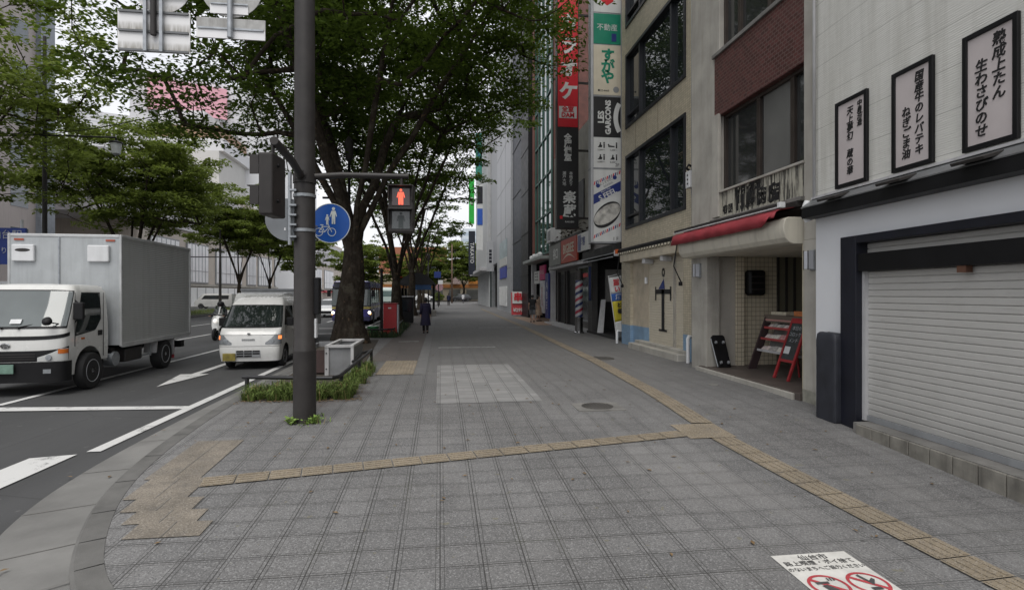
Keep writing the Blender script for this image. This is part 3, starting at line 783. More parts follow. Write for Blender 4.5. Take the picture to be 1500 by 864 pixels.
# opening: ceiling, floor slab, inner walls
fb('shop_floor', mat('shop floor', (.085,.07,.062), .6, var=.3, scale=3), FX-.08, FX+3.2, 8.09, 11.55, -.25, .10, bevel=.01)
fb('floor_edge', MT['concrete'], FX-.13, FX-.079, 8.2, 11.6, -.25, .085, bevel=.015)
fb('ceiling', mat('shop ceiling', (.62,.58,.49), .6), FX+.02, FX+3.2, 8.09, 11.5, 2.52, 2.6)
fb('grey_door', mat('grey steel door', (.42,.40,.36), .45, var=.08, dirt=.2), FX+.02, FX+.74, 11.44, 11.50, .10, 2.5, bevel=.006)
fb('door_box', MT['black'], FX+.22, FX+.28, 11.42, 11.44, 1.2, 1.32)
fb('pilaster', M_TILEW, FX+.74, FX+.90, 11.36, 11.56, .10, 2.52)
fb('tiled_wall', M_TILEW, FX+.90, FX+1.75, 11.46, 11.56, .10, 2.52)
fb('inner_window', glass('shop inner window', (.15,.145,.105), .2), FX+1.75, FX+3.2, 11.46, 11.56, .10, 2.52)
b = MB()
for x in (FX+1.75, FX+1.95, FX+2.15): b.box(x, x+.04, 11.42, 11.46, .9, 2.52)
b.build('mullion', MT['darkmetal'], shop, True)
fb('back_wall', M_TILEW, FX+3.2, FX+3.3, 8.09, 11.56, .1, 2.6)
fb('inner_side_wall', M_TILEW, FX+.40, FX+3.2, 7.9, 8.09, .1, 2.6)
fb('door_jamb', mat('cream jamb', (.42,.38,.28), .5), FX-.01, FX+.10, 8.085, 8.12, .1, 2.5)
# shutter roll housing (rounded) over the opening
b = MB(); pr = []
for k in range(9):
    a = pi/2+pi/2*k/8; pr.append((FX-.02+.34*cos(a)*.98, 8.10, 2.53+.40*sin(a) if False else 2.95-.42*(1-sin(a))))
pr = [(FX+.05, 8.10, 2.93), (FX-.26, 8.10, 2.93), (FX-.32, 8.10, 2.90), (FX-.345, 8.10, 2.80), (FX-.345, 8.10, 2.70), (FX-.32, 8.10, 2.60), (FX-.26, 8.10, 2.53), (FX-.18, 8.10, 2.50), (FX+.05, 8.10, 2.50)]
b.prism(pr, (0, 3.9, 0)); b.build('shutter_roll_cover', mat('cream enamel cover', (.56,.53,.45), .38, var=.06, dirt=.3), shop, True, smooth=25, bevel=.01)
# red awning, folded against the wall
aw = thing('awning', 'long folded red awning above the open shop front', 'awning', (FX, 10.1, 2.95))
b = MB(); rows = []
for i in range(41):
    y = 8.18+(12.15-8.18)*i/40; sag = .02*sin(i*1.3)+.012*noise.noise((i*.5, 3, 0))
    rows.append([(FX-.10, y, 3.10), (FX-.34, y, 3.07+sag*.2), (FX-.43+sag*.3, y, 3.02), (FX-.47+sag, y, 2.92+sag*.3), (FX-.45-sag, y, 2.81+ (0 if i > 3 else .05*(4-i)))])
b.grid(rows); o = b.build('fabric', mat('faded red awning cloth', (.27,.030,.040), .7, var=.22, scale=2.5, bump=.2, bscale=15), aw, True, smooth=True)
sm_ = o.modifiers.new('solid', 'SOLIDIFY'); sm_.thickness = .006
b = MB(); b.box(FX-.36, FX-.30, 8.12, 12.2, 3.105, 3.165); b.box(FX-.12, FX-.02, 8.1, 12.2, 3.10, 3.18); b.build('roller_bar', MT['darkmetal'], aw, True, bevel=.006)
b = MB(); b.tube([(FX-.40, 8.10, 3.085), (FX-.40, 12.15, 3.085)], .014); b.build('front_bar', MT['whitegrey'], aw, True)
b = MB(); b.box(FX-.44, FX-.34, 8.06, 8.14, 3.07, 3.16); b.build('end_cap', MT['white'], aw, True, bevel=.01)
# wall lamps either side of the opening
for y, lab in ((7.84, 'pale box wall lamp on the pier right of the open shop'), (11.62, 'pale box wall lamp on the pier left of the open shop')):
    t = thing('wall_lamp', lab, 'lamp', (FX-.02, y, 2.3), 0, 'box wall lamps on the shop piers')
    b = MB(); b.box(FX-.05, FX-.001 if y > 9 else FX-.021, y-.055, y+.055, 2.06, 2.38); b.build('back_plate', MT['steel'], t, True, bevel=.006)
    b = MB(); b.box(FX-.15, FX-.05, y-.05, y+.05, 2.08, 2.36); b.build('lamp_shade', mat('lamp opal', (.55,.57,.62), .3, var=.03), t, True, bevel=.008)
    b = MB(); b.box(FX-.155, FX-.145, y-.055, y-.045, 2.07, 2.37); b.box(FX-.155, FX-.145, y+.045, y+.055, 2.07, 2.37); b.build('lamp_edge', MT['darkmetal'], t, True)
# things inside the open shop
t = thing('wall_speaker', 'black rounded speaker box mounted on the cream tiled wall', 'speaker', (FX+1.15, 11.4, 2.0))  # a speaker box with a slatted grille
b = MB(); b.box(FX+.95, FX+1.35, 11.22, 11.46, 1.66, 2.22); b.build('housing', MT['black'], t, True, bevel=.07, bseg=4)
b = MB()
for z in (1.78, 1.92, 2.06): b.box(FX+1.0, FX+1.30, 11.205, 11.222, z, z+.03)
b.build('grille', MT['darkmetal'], t, True)

def magazine_rack():
    """runs along the shop, faces the street and leans back (+X)"""
    y0, y1 = 9.0, 10.92; X0 = FX+.72
    t = thing('magazine_rack', 'slanted dark display rack with rows of goods under red shelf strips', 'display rack', (FX+1.0, 10.0, .1))
    for y in (y0, y1-.04):
        b = MB(); b.prism([(X0, y, .10), (X0+.18, y, .10), (X0+.56, y, 1.22), (X0+.40, y, 1.22)], (0, .04, 0)); b.build('side_panel', mat('rack side', (.05,.032,.034), .5), t, True)
    wood = mat('rack shelf', (.12,.10,.08), .6); redm = mat('red strip', (.36,.06,.06), .5)
    zs = [.50, .74, .97]
    for i, z in enumerate(zs):
        x = X0+.06+.35*(z-.1)
        b = MB(); b.box(x, x+.26, y0+.04, y1-.04, z, z+.018); b.build('shelf', wood, t, True)
        b = MB(); b.box(x-.012, x, y0+.04, y1-.04, z-.012, z+.035); b.build('shelf_strip', redm if i != 0 else MT['whitegrey'], t, True)
        b = MB(); b.quad((x+.24, y0+.04, z), (x+.24, y1-.04, z), (x+.31, y1-.04, z+.22), (x+.31, y0+.04, z+.22)); b.build('shelf_back', MT['concrete_dark'], t, True)
    b = MB(); b.box(X0+.40, X0+.90, y0-.02, y1+.02, 1.22, 1.25); b.box(X0+.40, X0+.43, y0, y1, 1.10, 1.22); b.build('top_board', wood, t, True)
    b = MB(); b.box(X0+.385, X0+.40, y0, y1, 1.13, 1.16); b.build('top_strip', mat('pink strip', (.42,.22,.20), .5), t, True)
    cols = [(.66,.63,.58), (.70,.60,.58), (.55,.30,.30), (.68,.66,.60), (.42,.40,.38)]; k = 0
    for i, z in enumerate(zs):
        x = X0+.07+.35*(z-.1); y = y1-.10
        while y > y0+.14:
            wd = rnd.uniform(.11, .18); h = rnd.uniform(.07, .12)
            b = MB(); b.prism([(x+.02, y, z+.019), (x+.02, y-wd+.015, z+.019), (x+.10, y-wd+.015, z+h), (x+.10, y, z+h)], (.04, 0, 0))
            o = b.build('packet', mat('packet %d' % k, cols[rnd.randrange(5)], .45, var=.3, scale=25))
            pos = 'far' if y > y0+1.25 else ('middle' if y > y0+.65 else 'near')
            tag(o, 'small wrapped packet on the %s shelf of the slanted rack, %s part' % (('lowest', 'middle', 'upper')[i], pos), 'packet', 'packets on the rack'); k += 1
            y -= wd
    for ya, wd, h, c, lab in ((10.80, .50, .07, (.52,.48,.38), 'cream tray with a dark window on top of the display rack'), (10.05, .28, .10, (.48,.17,.06), 'orange box on top of the display rack'), (9.74, .34, .08, (.55,.44,.38), 'pale pink box on top of the display rack')):
        b = MB(); b.box(X0+.46, X0+.72, ya-wd, ya, 1.251, 1.251+h); o = b.build('box', mat('box', c, .5, var=.2, scale=20), bevel=.01); tag(o, lab, 'box')
        if 'tray' in lab: b = MB(); b.box(X0+.50, X0+.66, ya-wd+.12, ya-.12, 1.251+h, 1.255+h); b.build('tray_window', MT['black'], o)
magazine_rack()
def aboard():
    t = thing('chalkboard_stand', 'red framed leaning chalkboard stand with white note, in front of the rack', 'chalkboard', (FX+.5, 9.42, .1))
    o = Vector((FX+.50, 9.68, .10)); U = Vector((-.03, -1, 0)).normalized(); Vv = Vector((.36, 0, 1.0)).normalized(); N = U.cross(Vv)
    def bar(name, u0, u1, v0, v1, m, d0=-.02, d1=.02):
        b = MB(); q = [o+U*u0+Vv*v0+N*d0, o+U*u1+Vv*v0+N*d0, o+U*u1+Vv*v1+N*d0, o+U*u0+Vv*v1+N*d0]
        b.prism(q, N*(d1-d0)); return b.build(name, m, t, True, bevel=.004)
    for u in (0, .44): bar('leg', u, u+.05, 0, 1.20, MT['red'])
    bar('rail', .05, .44, .34, .39, MT['red'], -.018, .018); bar('rail', .05, .44, 1.10, 1.20, MT['red'], -.018, .018)
    bar('chalkboard', .05, .44, .39, 1.10, mat('chalkboard', (.035,.04,.042), .7, var=.6, scale=9), -.008, .008)
    bar('note', .07, .24, .50, .64, MT['white'], .009, .012)
    chalk = mat('chalk', (.34,.36,.38), .9)
    for s, v in (('本日の', 1.0), ('コロッケ', .88), ('メンチ', .76)):
        p = o+U*.245+Vv*v+N*.010; text(s, .09, chalk, t, p, U, Vv, world=True, extrude=.0005, name='chalk_writing')
    for u in (.025, .465):
        b = MB(); p = o+U*u+Vv*1.12-N*.03; b.tube([p, Vector((p.x+.12, p.y, .10))], .018); b.build('rear_leg', MT['red'], t, True)
aboard()
# folded black trolley leaning against the grey door
t = thing('folded_trolley', 'black folded trolley leaning upright against the grey steel door', 'trolley', (FX+.18, 11.2, .1), 0)
b = MB(); q = [(FX+.14, 11.12, .11), (FX+.44, 11.12, .11), (FX+.40, 11.34, .74), (FX+.37, 11.36, .78), (FX+.13, 11.36, .78), (FX+.08, 11.34, .72)]
b.prism(q, (0, -.05, .01)); b.build('deck', MT['black'], t, True, bevel=.012)
for x, z in ((FX+.20, .22), (FX+.37, .22), (FX+.16, .64), (FX+.33, .64)):
    b = MB(); y = 11.06+(z-.11)*.35; b.cyl((x-.015, y-.03, z), (x+.015, y-.03, z), .035, .035, 12); b.build('wheel', MT['grey'], t, True)
b = MB(); b.tube([(FX+.12, 11.06, .13), (FX+.07, 11.28, .72)], .010); b.build('handle', MT['steel'], t, True)
# electric meter box between the buildings
t = thing('meter_box', 'white electric meter box on the pipe between tiled and concrete buildings', 'meter box', (5.95, 12.35, 4.3))
b = MB(); b.box(5.86, 6.04, 12.28, 12.50, 4.22, 4.62); b.build('case', MT['white'], t, True, bevel=.01)
b = MB()
for z in (4.32, 4.42, 4.52): b.box(5.855, 5.862, 12.36, 12.42, z-.02, z+.02)
b.box(5.93, 5.97, 12.275, 12.281, 4.35, 4.39); b.box(5.93, 5.97, 12.275, 12.281, 4.46, 4.50); b.build('window', MT['black'], t, True)
b = MB(); b.tube([(6.0, 12.4, 10), (6.0, 12.4, 4.8), (5.98, 12.4, 4.62)], .035); b.tube([(5.98, 12.4, 4.22), (6.0, 12.4, 3.9), (6.0, 12.4, .0)], .03); b.build('conduit', MT['grey'], t, True, smooth=True)
b = MB(); b.tube([(5.95, 12.42, 4.62), (5.85, 12.42, 4.70), (5.9, 12.42, 4.78), (6.0, 12.42, 4.74)], .03); b.build('cable_loop', MT['black'], t, True, smooth=True)

# ================================================================== 3. beige tiled building
TX = 6.20
tb = thing('tiled_building', 'beige tiled building with two storeys of wide dark framed windows', 'building', (TX, 15.2, 0))
def tbx(name, m, x0, x1, y0, y1, z0, z1, bevel=0, parent=tb):
    b = MB(); b.box(x0, x1, y0, y1, z0, z1); return b.build(name, m, parent, True, bevel=bevel)
Y0, Y1 = 12.45, 18.15; W0, W1 = 13.20, 17.68
tbx('end_wall', M_TILE, TX, TX+.5, Y0, W0, 3.2, 16); tbx('end_wall', M_TILE, TX, TX+.5, W1, Y1, 3.2, 16)
for z0, z1 in ((3.2, 3.86), (6.28, 7.22), (9.66, 10.6), (13.0, 16)): tbx('spandrel', M_TILE, TX, TX+.5, W0, W1, z0, z1)
for y in (14.1, 15.0, 15.9, 16.8):
    tbx('panel_joint', mat('joint', (.16,.14,.11), .9), TX-.003, TX+.01, y-.012, y+.012, 6.28, 7.22)
def tilewin(z0, z1):
    f = tbx('window', MT['black'], TX+.30, TX+.40, W0, W1, z0, z1)
    fm = mat('dark alu frame', (.028,.03,.036), .4, .4)
    b = MB(); t_ = .08
    b.box(TX-.04, TX+.30, W0-.02, W0+t_, z0-.02, z1+.02); b.box(TX-.04, TX+.30, W1-t_, W1+.02, z0-.02, z1+.02)
    b.box(TX-.038, TX+.30, W0+t_, W1-t_, z0-.02, z0+t_); b.box(TX-.038, TX+.30, W0+t_, W1-t_, z1-t_, z1+.02)
    for y in (14.14, 16.5): b.box(TX+.0, TX+.2, y-.045, y+.045, z0+t_, z1-t_)
    b.box(TX+.0, TX+.2, 16.55, W1-t_, z0+.38, z0+.44)
    b.build('window_frame', fm, f, bevel=.005)
    b = MB(); b.quad((TX+.10, W0, z0), (TX+.10, W1, z0), (TX+.10, W1, z1), (TX+.10, W0, z1)); b.build('pane', glass('reflecting pane', (.016,.020,.022), .015, 1.0), f)
for z0, z1 in ((3.86, 6.28), (7.22, 9.66), (10.6, 13.0)): tilewin(z0, z1)
tbx('core', MT['concrete'], TX+.5, TX+6, Y0, Y1, -.2, 16)
# ground floor: tiled piers with a blue painted foot and a recessed shutter
tbx('pier', M_TILE, TX, TX+.5, Y0, 13.35, .66, 3.2); tbx('pier', M_TILE, TX, TX+.5, 17.3, Y1, .66, 3.2)
tbx('pier_foot', M_BLUETILE, TX-.004, TX+.5, Y0, 13.35, -.1, .66); tbx('pier_foot', M_BLUETILE, TX-.004, TX+.5, 17.3, Y1, -.1, .66)
tbx('lintel', M_TILE, TX, TX+.5, 13.35, 17.3, 2.72, 3.2)
tbx('recess_wall', mat('beige recess', (.46,.40,.31), .6, dirt=.2), TX+.10, TX+.5, 15.95, 17.3, .66, 2.72)
tbx('recess_foot', mat('blue foot', (.19,.30,.43), .6, dirt=.3), TX+.10, TX+.5, 15.95, 17.3, -.1, .66)
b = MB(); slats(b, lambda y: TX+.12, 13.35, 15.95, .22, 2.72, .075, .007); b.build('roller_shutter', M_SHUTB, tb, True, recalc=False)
tbx('shutter_post', MT['concrete'], TX+.05, TX+.13, 14.02, 14.07, .22, 2.72)
tbx('step', MT['concrete'], TX-.32, TX+.12, 13.0, 16.6, -.2, .17, bevel=.015)
tbx('step_top', MT['concrete'], TX-.10, TX+.12, 13.1, 16.6, .17, .25, bevel=.01)
tbx('shutter_box', mat('cream shutter box', (.47,.42,.33), .5, dirt=.2), TX-.22, TX+.0, 13.32, 17.7, 2.74, 2.98, bevel=.02)
for ya, yb_ in ((15.55, 15.75), (14.25, 14.4)):
    b = MB(); b.box(TX-.2, TX+.1, ya, yb_, 2.59, 2.739); b.build('down_light', MT['whitegrey'], tb, True, bevel=.02)
# emblem painted on the shutter: a T-shaped bar with a blue wing and a ring
b = MB(); x = TX+.098
def sq(y0, y1, z0, z1): b.quad((x, y1, z0), (x, y0, z0), (x, y0, z1), (x, y1, z1))
sq(14.79, 14.98, .66, 1.82); sq(14.35, 15.42, 1.69, 1.82); sq(14.60, 15.18, .62, .68); sq(14.32, 14.40, 1.5, 1.9); sq(15.37, 15.45, 1.5, 1.9)
b.build('emblem_bar', M_INK, tb, True)
b = MB(); b.poly([(x-.002, 14.75, 1.83), (x-.002, 15.2, 1.83), (x-.002, 14.95, 2.02), (x-.002, 14.82, 2.12)]); b.build('emblem_wing', M_INDIGO, tb, True)
b = MB()
for k in range(16):
    a, c_ = 2*pi*k/16, 2*pi*(k+1)/16; r0, r1 = .05, .10
    b.quad((x, 14.86+r0*cos(a), 2.30+r0*sin(a)*1.3), (x, 14.86+r1*cos(a), 2.30+r1*sin(a)*1.3), (x, 14.86+r1*cos(c_), 2.30+r1*sin(c_)*1.3), (x, 14.86+r0*cos(c_), 2.30+r0*sin(c_)*1.3))
b.build('emblem_ring', M_INK, tb, True)
b = MB(); b.cyl((TX+.06, 16.05, 2.0), (TX+.06, 16.05, 2.2), .05, .05, 12); b.build('wall_light', MT['white'], tb, True)
# small black awning with scalloped hem and its two arms
t = thing('awning', 'small rolled black awning with pale scalloped hem over the cream shutter', 'awning', (TX, 15.6, 3.1))
b = MB(); b.cyl((TX-.16, 13.1, 3.13), (TX-.16, 17.9, 3.13), .075, .075, 14); b.build('roll', MT['black'], t, True, smooth=40)
b = MB(); n = 22
for i in range(n):
    ya = 13.15+(17.85-13.15)*i/n; yb_ = 13.15+(17.85-13.15)*(i+1)/n
    b.poly([(TX-.245, ya, 3.10)] + [(TX-.245, ya+(yb_-ya)*k/6, 3.03-.06*sin(pi*k/6)) for k in range(7)] + [(TX-.245, yb_, 3.10)])
b.build('valance', MT['black'], t, True)
b = MB()
for i in range(n):
    ya = 13.15+(17.85-13.15)*i/n; p_ = (17.85-13.15)/n
    b.poly([(TX-.249, ya+p_*.15, 3.06)] + [(TX-.249, ya+p_*(.15+.7*k/5), 3.03-.04*sin(pi*k/5)) for k in range(6)] + [(TX-.249, ya+p_*.85, 3.06)])
b.build('scallop_trim', M_CREAM, t, True)
for y in (13.25, 17.75):
    b = MB(); b.tube([(TX-.2, y, 3.05), (TX-.28, y+.05, 2.4), (TX-.10, y, 1.98)], .016); b.cyl((TX-.12, y, 1.9), (TX-.12, y, 2.0), .05, .05, 10); b.build('arm', MT['black'], t, True)
b = MB(); b.box(TX-.3, TX-.1, 17.9, 18.0, 3.05, 3.2); b.build('end_cap', mat('orange cap', (.5,.10,.02), .5), t, True, bevel=.01)
# white drain bends at the foot of the wall
for y, lab in ((12.62, 'bent white drain pipe at the foot of the blue pier by the concrete building'), (18.05, 'short bent white drain pipe at the far foot of the tiled building')):
    b = MB(); b.tube([(TX+.0, y+.2, .62), (TX-.13, y+.15, .64), (TX-.17, y+.1, .60), (TX-.17, y+.1, .10), (TX-.17, y+.1, -.02)], .045, 12)
    if y > 15: b.bm.transform(Matrix.Translation((0, 0, 0)) @ Matrix.Diagonal((1, 1, .65, 1)))
    tag(b.build('drain_bend', MT['white'], smooth=50), lab, 'pipe', 'white drain bends')
# ================================================================== 4. narrow grey building with the tall stacked sign, dark shop below
GX = 6.50
nb = thing('narrow_building', 'narrow grey building behind the tall stacked sign with a dark open shop below', 'building', (GX, 20.6, 0))
def bx(name, m, p, x0, x1, y0, y1, z0, z1, bevel=0):
    b = MB(); b.box(x0, x1, y0, y1, z0, z1); return b.build(name, m, p, True, bevel=bevel)
M_PALE = mat('pale mauve panel', (.40,.375,.37), .55, var=.08, dirt=.25)
bx('upper_wall', M_PALE, nb, GX, GX+5, 18.17, 23.4, 3.3, 20)
for z in (4.2, 7.3, 10.4, 13.5):
    f = bx('window', MT['black'], nb, GX-.02, GX+.3, 20.6, 23.0, z, z+1.9)
    b = MB(); b.quad((GX-.024, 20.7, z+.1), (GX-.024, 22.9, z+.1), (GX-.024, 22.9, z+1.8), (GX-.024, 20.7, z+1.8)); b.build('pane', MT['glass'], f)
for z in (3.9, 6.6, 9.7, 12.8): bx('floor_band', MT['grey'], nb, GX-.06, GX+.1, 20.2, 23.3, z, z+.12)
bx('side_post', MT['black'], nb, GX-.25, GX+.3, 18.17, 18.32, -.1, 12)
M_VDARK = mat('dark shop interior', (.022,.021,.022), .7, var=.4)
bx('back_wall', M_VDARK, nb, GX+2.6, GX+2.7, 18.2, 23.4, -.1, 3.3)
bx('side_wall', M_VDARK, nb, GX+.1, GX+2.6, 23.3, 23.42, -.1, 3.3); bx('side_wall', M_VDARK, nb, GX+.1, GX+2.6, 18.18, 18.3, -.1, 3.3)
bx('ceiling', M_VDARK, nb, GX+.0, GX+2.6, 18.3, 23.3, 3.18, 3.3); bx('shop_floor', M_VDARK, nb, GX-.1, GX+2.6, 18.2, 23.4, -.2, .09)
bx('dark_post', mat('dark post', (.05,.048,.047), .6), nb, GX-.06, GX+.2, 22.75, 23.35, .08, 3.2)
bx('awning_box', MT['black'], nb, GX-.30, GX+.1, 18.35, 23.4, 3.16, 3.5, .02)
b = MB()
for dz, dx in ((0, -.55), (.16, -.38)): b.tube([(GX+dx, 18.4, 2.98+dz), (GX+dx, 23.35, 2.98+dz)], .022)
b.build('awning_bar', MT['steel'], nb, True)
bx('awning_cap', MT['lightgrey'], nb, GX-.50, GX-.30, 18.36, 18.42, 3.0, 3.2, .03)
b = MB(); b.cyl((GX+.9, 20.6, 3.16), (GX+.9, 20.6, 3.18), .10, .10, 12); b.build('down_light', emis('warm down light', (1, .9, .75), 1.6), nb, True)
bx('inner_board', mat('inner board', (.24,.235,.225), .6), nb, GX+.6, GX+2.3, 22.9, 22.98, 1.35, 2.75)
b = MB(); b.prism([(GX-.1, 21.8, .1), (GX+.1, 21.6, .1), (GX+.42, 22.3, 1.45), (GX+.25, 22.4, 1.45)], (.03, .08, 0)); tag(b.build('leaning_board', MT['whitegrey']), 'pale narrow board leaning in the dark shop entrance', 'board')
b = MB(); b.prism([(GX-.05, 19.5, .1), (GX+.35, 19.3, .1), (GX+.45, 19.7, .75), (GX+.3, 19.75, .8)], (.02, .04, 0)); tag(b.build('display_board', MT['grey']), 'grey panel leaning at the foot of the yellow banner flag', 'board')
# blue cloth hanging at the entrance
b = MB(); b.grid([[(GX-.18+.03*sin(k*1.7), 22.5+.012*k*3, 2.85-.29*j) for k in range(9)] for j in range(6)]); o = b.build('blue_curtain', mat('indigo cloth', (.02,.03,.09), .8), smooth=True)
o.modifiers.new('solid', 'SOLIDIFY').thickness = .006; tag(o, 'dark blue cloth hanging beside the barber shop entrance', 'curtain')

# stacked lightbox sign
def stack_sign():
    x0, x1, y0, y1 = 5.40, 6.46, 18.95, 19.35
    t = thing('stacked_sign', 'tall stack of white lightbox shop signs with green すがや at the top', 'sign', (5.93, 19.15, 3.53))
    fr = mat('sign case', (.36,.37,.39), .4, .3, dirt=.3)
    bx('case', fr, t, x0-.05, x1+.08, y0, y1, 3.50, 14.6, .015)
    yf = y0-.012; P = [(3.56, 6.14, 'S'), (6.20, 7.28, 'N'), (7.28, 8.72, 'L'), (8.80, 10.58, 'G'), (10.62, 11.7, 'T'), (11.75, 14.5, 'U')]
    def panel(z0, z1, m, name='panel'):
        b = MB(); b.box(x0+.03, x1-.03, yf, y0+.01, z0, z1); return b.build(name, m, t, True)
    W = x1-x0-.06; cx = (x0+x1)/2
    def shape(name, m, pts, d=.006):
        b = MB(); b.prism([(x0+.03+W*u, yf, z) for u, z in pts], (0, -d, 0)); return b.build(name, m, t, True)
    for z in (6.17, 8.76): bx('frame_joint', MT['grey'], t, x0-.06, x1+.09, y0-.02, y1, z-.03, z+.03)
    bx('corner_pipe', MT['lightgrey'], t, x0-.07, x0+.02, y0-.03, y0+.06, 3.52, 14.6, .02); bx('corner_pipe', MT['lightgrey'], t, x1-.02, x1+.08, y0-.03, y0+.06, 3.52, 14.6, .02)
    # 1F barber panel
    panel(3.56, 6.14, M_SIGNW)
    shape('blue_band', M_INDIGO, [(0, 4.88), (1, 5.40), (1, 5.74), (0, 5.22)])
    sl = .52/ W; r = Vector((1, 0, sl)).normalized(); u = Vector((-sl, 0, 1)).normalized()
    text('S.FEEL', .27, M_SIGNW, t, (cx+.02, yf-.010, 5.24), r, u, world=True, extrude=.003, bold=.006)
    text('Men\'s Hair', .09, M_SIGNW, t, (cx-.05, yf-.010, 5.40), r, u, world=True, extrude=.003)
    text('メンズサロン', .10, M_INK, t, (cx-.02, yf-.003, 5.70), r, u, world=True); text('BARBER', .11, MT['grey'], t, (cx+.04, yf-.003, 5.60), r, u, world=True)
    for ux, z in ((.16, 5.55), (.78, 5.86)):
        b = MB(); b.cyl((x0+.03+W*ux, yf+.001, z), (x0+.03+W*ux, yf-.006, z), .075, .075, 20); b.build('emblem_dot', M_INDIGO, t, True)
    def stripes(za, zb):
        for k in range(13):
            a = k/13; c = a+.045; z = za+(zb-za)*a; z2 = za+(zb-za)*c
            m = (M_REDSIGN, M_INDIGO, MT['grey'])[k % 3]
            shape('stripe', m, [(a, z), (c, z2), (c+.03, z2+.13), (a+.03, z+.13)], .004)
    stripes(5.56, 6.00); stripes(3.66, 4.12)
    b = MB(); n = 28
    b.prism([(cx+W*.5*cos(2*pi*k/n), yf, 4.52+.43*sin(2*pi*k/n)+.22*cos(2*pi*k/n)) for k in range(n)], (0, -.004, 0)); b.build('oval_rim', M_INK, t, True)
    b = MB(); b.prism([(cx+W*.49*cos(2*pi*k/n), yf-.004, 4.54+.33*sin(2*pi*k/n)+.22*cos(2*pi*k/n)) for k in range(n)], (0, -.003, 0)); b.build('oval_picture', mat('sepia picture', (.42,.41,.38), .5, var=.75, scale=5), t, True)
    text('1 F', .17, M_INK, t, (x1-.22, yf-.003, 3.66), RT, UP, world=True)
    # 2F salon panels
    panel(6.20, 7.28, M_SIGNW); panel(7.29, 8.72, M_INK)
    text('2F', .16, M_INK, t, (x1-.16, yf-.003, 6.30), RT, UP, world=True)
    for i, (ux, z, lying) in enumerate(((.28, 6.98, 0), (.74, 6.98, 1), (.28, 6.55, 0), (.74, 6.55, 0))):
        X = x0+.03+W*ux; b = MB()
        b.prism([(X-.14, yf, z-.06), (X+.02, yf, z-.06), (X+.04, yf, z), (X-.02, yf, z+.06), (X-.06, yf, z+.06), (X-.08, yf, z)] if not lying else [(X-.2, yf, z-.04), (X+.03, yf, z-.04), (X+.03, yf, z), (X-.2, yf, z+.02)], (0, -.004, 0))
        b.cyl((X-.03 if not lying else X-.19, yf, z+.09-.05*lying), (X-.03 if not lying else X-.19, yf-.004, z+.09-.05*lying), .03, .03, 12)
        b.prism([(X+.08, yf, z-.08), (X+.13, yf, z-.08), (X+.13, yf, z+.07), (X+.08, yf, z+.07)], (0, -.004, 0)); b.cyl((X+.105, yf, z+.105), (X+.105, yf-.004, z+.105), .03, .03, 12)
        b.build('pictogram', M_INK, t, True)
        text(('5,200〜', '1,500〜', '6,000〜', '8,000〜')[i], .085, M_INK, t, (X, yf-.003, z-.15), RT, UP, world=True)
    text('LES', .30, M_SIGNW, t, (cx-.22, yf-.004, 8.00), UP, (-1, 0, 0), world=True, bold=.012)
    text('GARÇONS', .27, M_SIGNW, t, (cx+.04, yf-.004, 8.00), UP, (-1, 0, 0), world=True, bold=.012, xs=.95)
    b = MB(); n = 12; R = 1.1
    for k in range(n):
        a0 = -.52+1.04*k/n; a1 = -.52+1.04*(k+1)/n; f = lambda a, r: (cx+1.33-r*cos(a), yf-.004, 8.0+r*sin(a))
        b.quad(f(a0, R), f(a0, R-.17), f(a1, R-.17), f(a1, R))
    b.build('ribbon', M_SIGNW, t, True)
    # すがや
    panel(8.80, 10.58, M_CREAM)
    vtext('すがや', .50, M_GREEN, t, (cx+.02, yf-.003, 9.80), RT, UP, line=.78, bold=.02, world=True)
    text('●22-4465', .10, M_INK, t, (cx-.14, yf-.003, 8.95), RT, UP, world=True)
    b = MB(); b.cyl((x1-.2, yf, 9.0), (x1-.2, yf-.004, 9.0), .11, .11, 20); b.build('round_mark', MT['grey'], t, True)
    panel(10.62, 11.7, M_GREEN); text('不動産', .26, M_SIGNW, t, (cx, yf-.003, 11.2), RT, UP, world=True); shape('blue_mark', M_INDIGO, [(.66, 10.72), (.84, 10.72), (.84, 11.0), (.66, 11.0)])
    panel(11.75, 14.5, M_SIGNW); shape('red_crest', M_REDSIGN, [(.5, 12.0), (.72, 12.15), (.78, 12.4), (.72, 12.6), (.5, 12.7), (.28, 12.6), (.22, 12.4), (.28, 12.15)])
    b = MB(); b.cyl((cx, yf-.006, 12.36), (cx, yf-.012, 12.36), .14, .14, 20); b.build('crest_disc', M_SIGNW, t, True)
    text('ラ', .16, M_INK, t, (cx, yf-.013, 12.36), RT, UP, world=True)
    for z in (4.5, 7, 9.5, 12): bx('bracket', MT['darkmetal'], t, x1, GX, 19.1, 19.2, z, z+.08)
stack_sign()
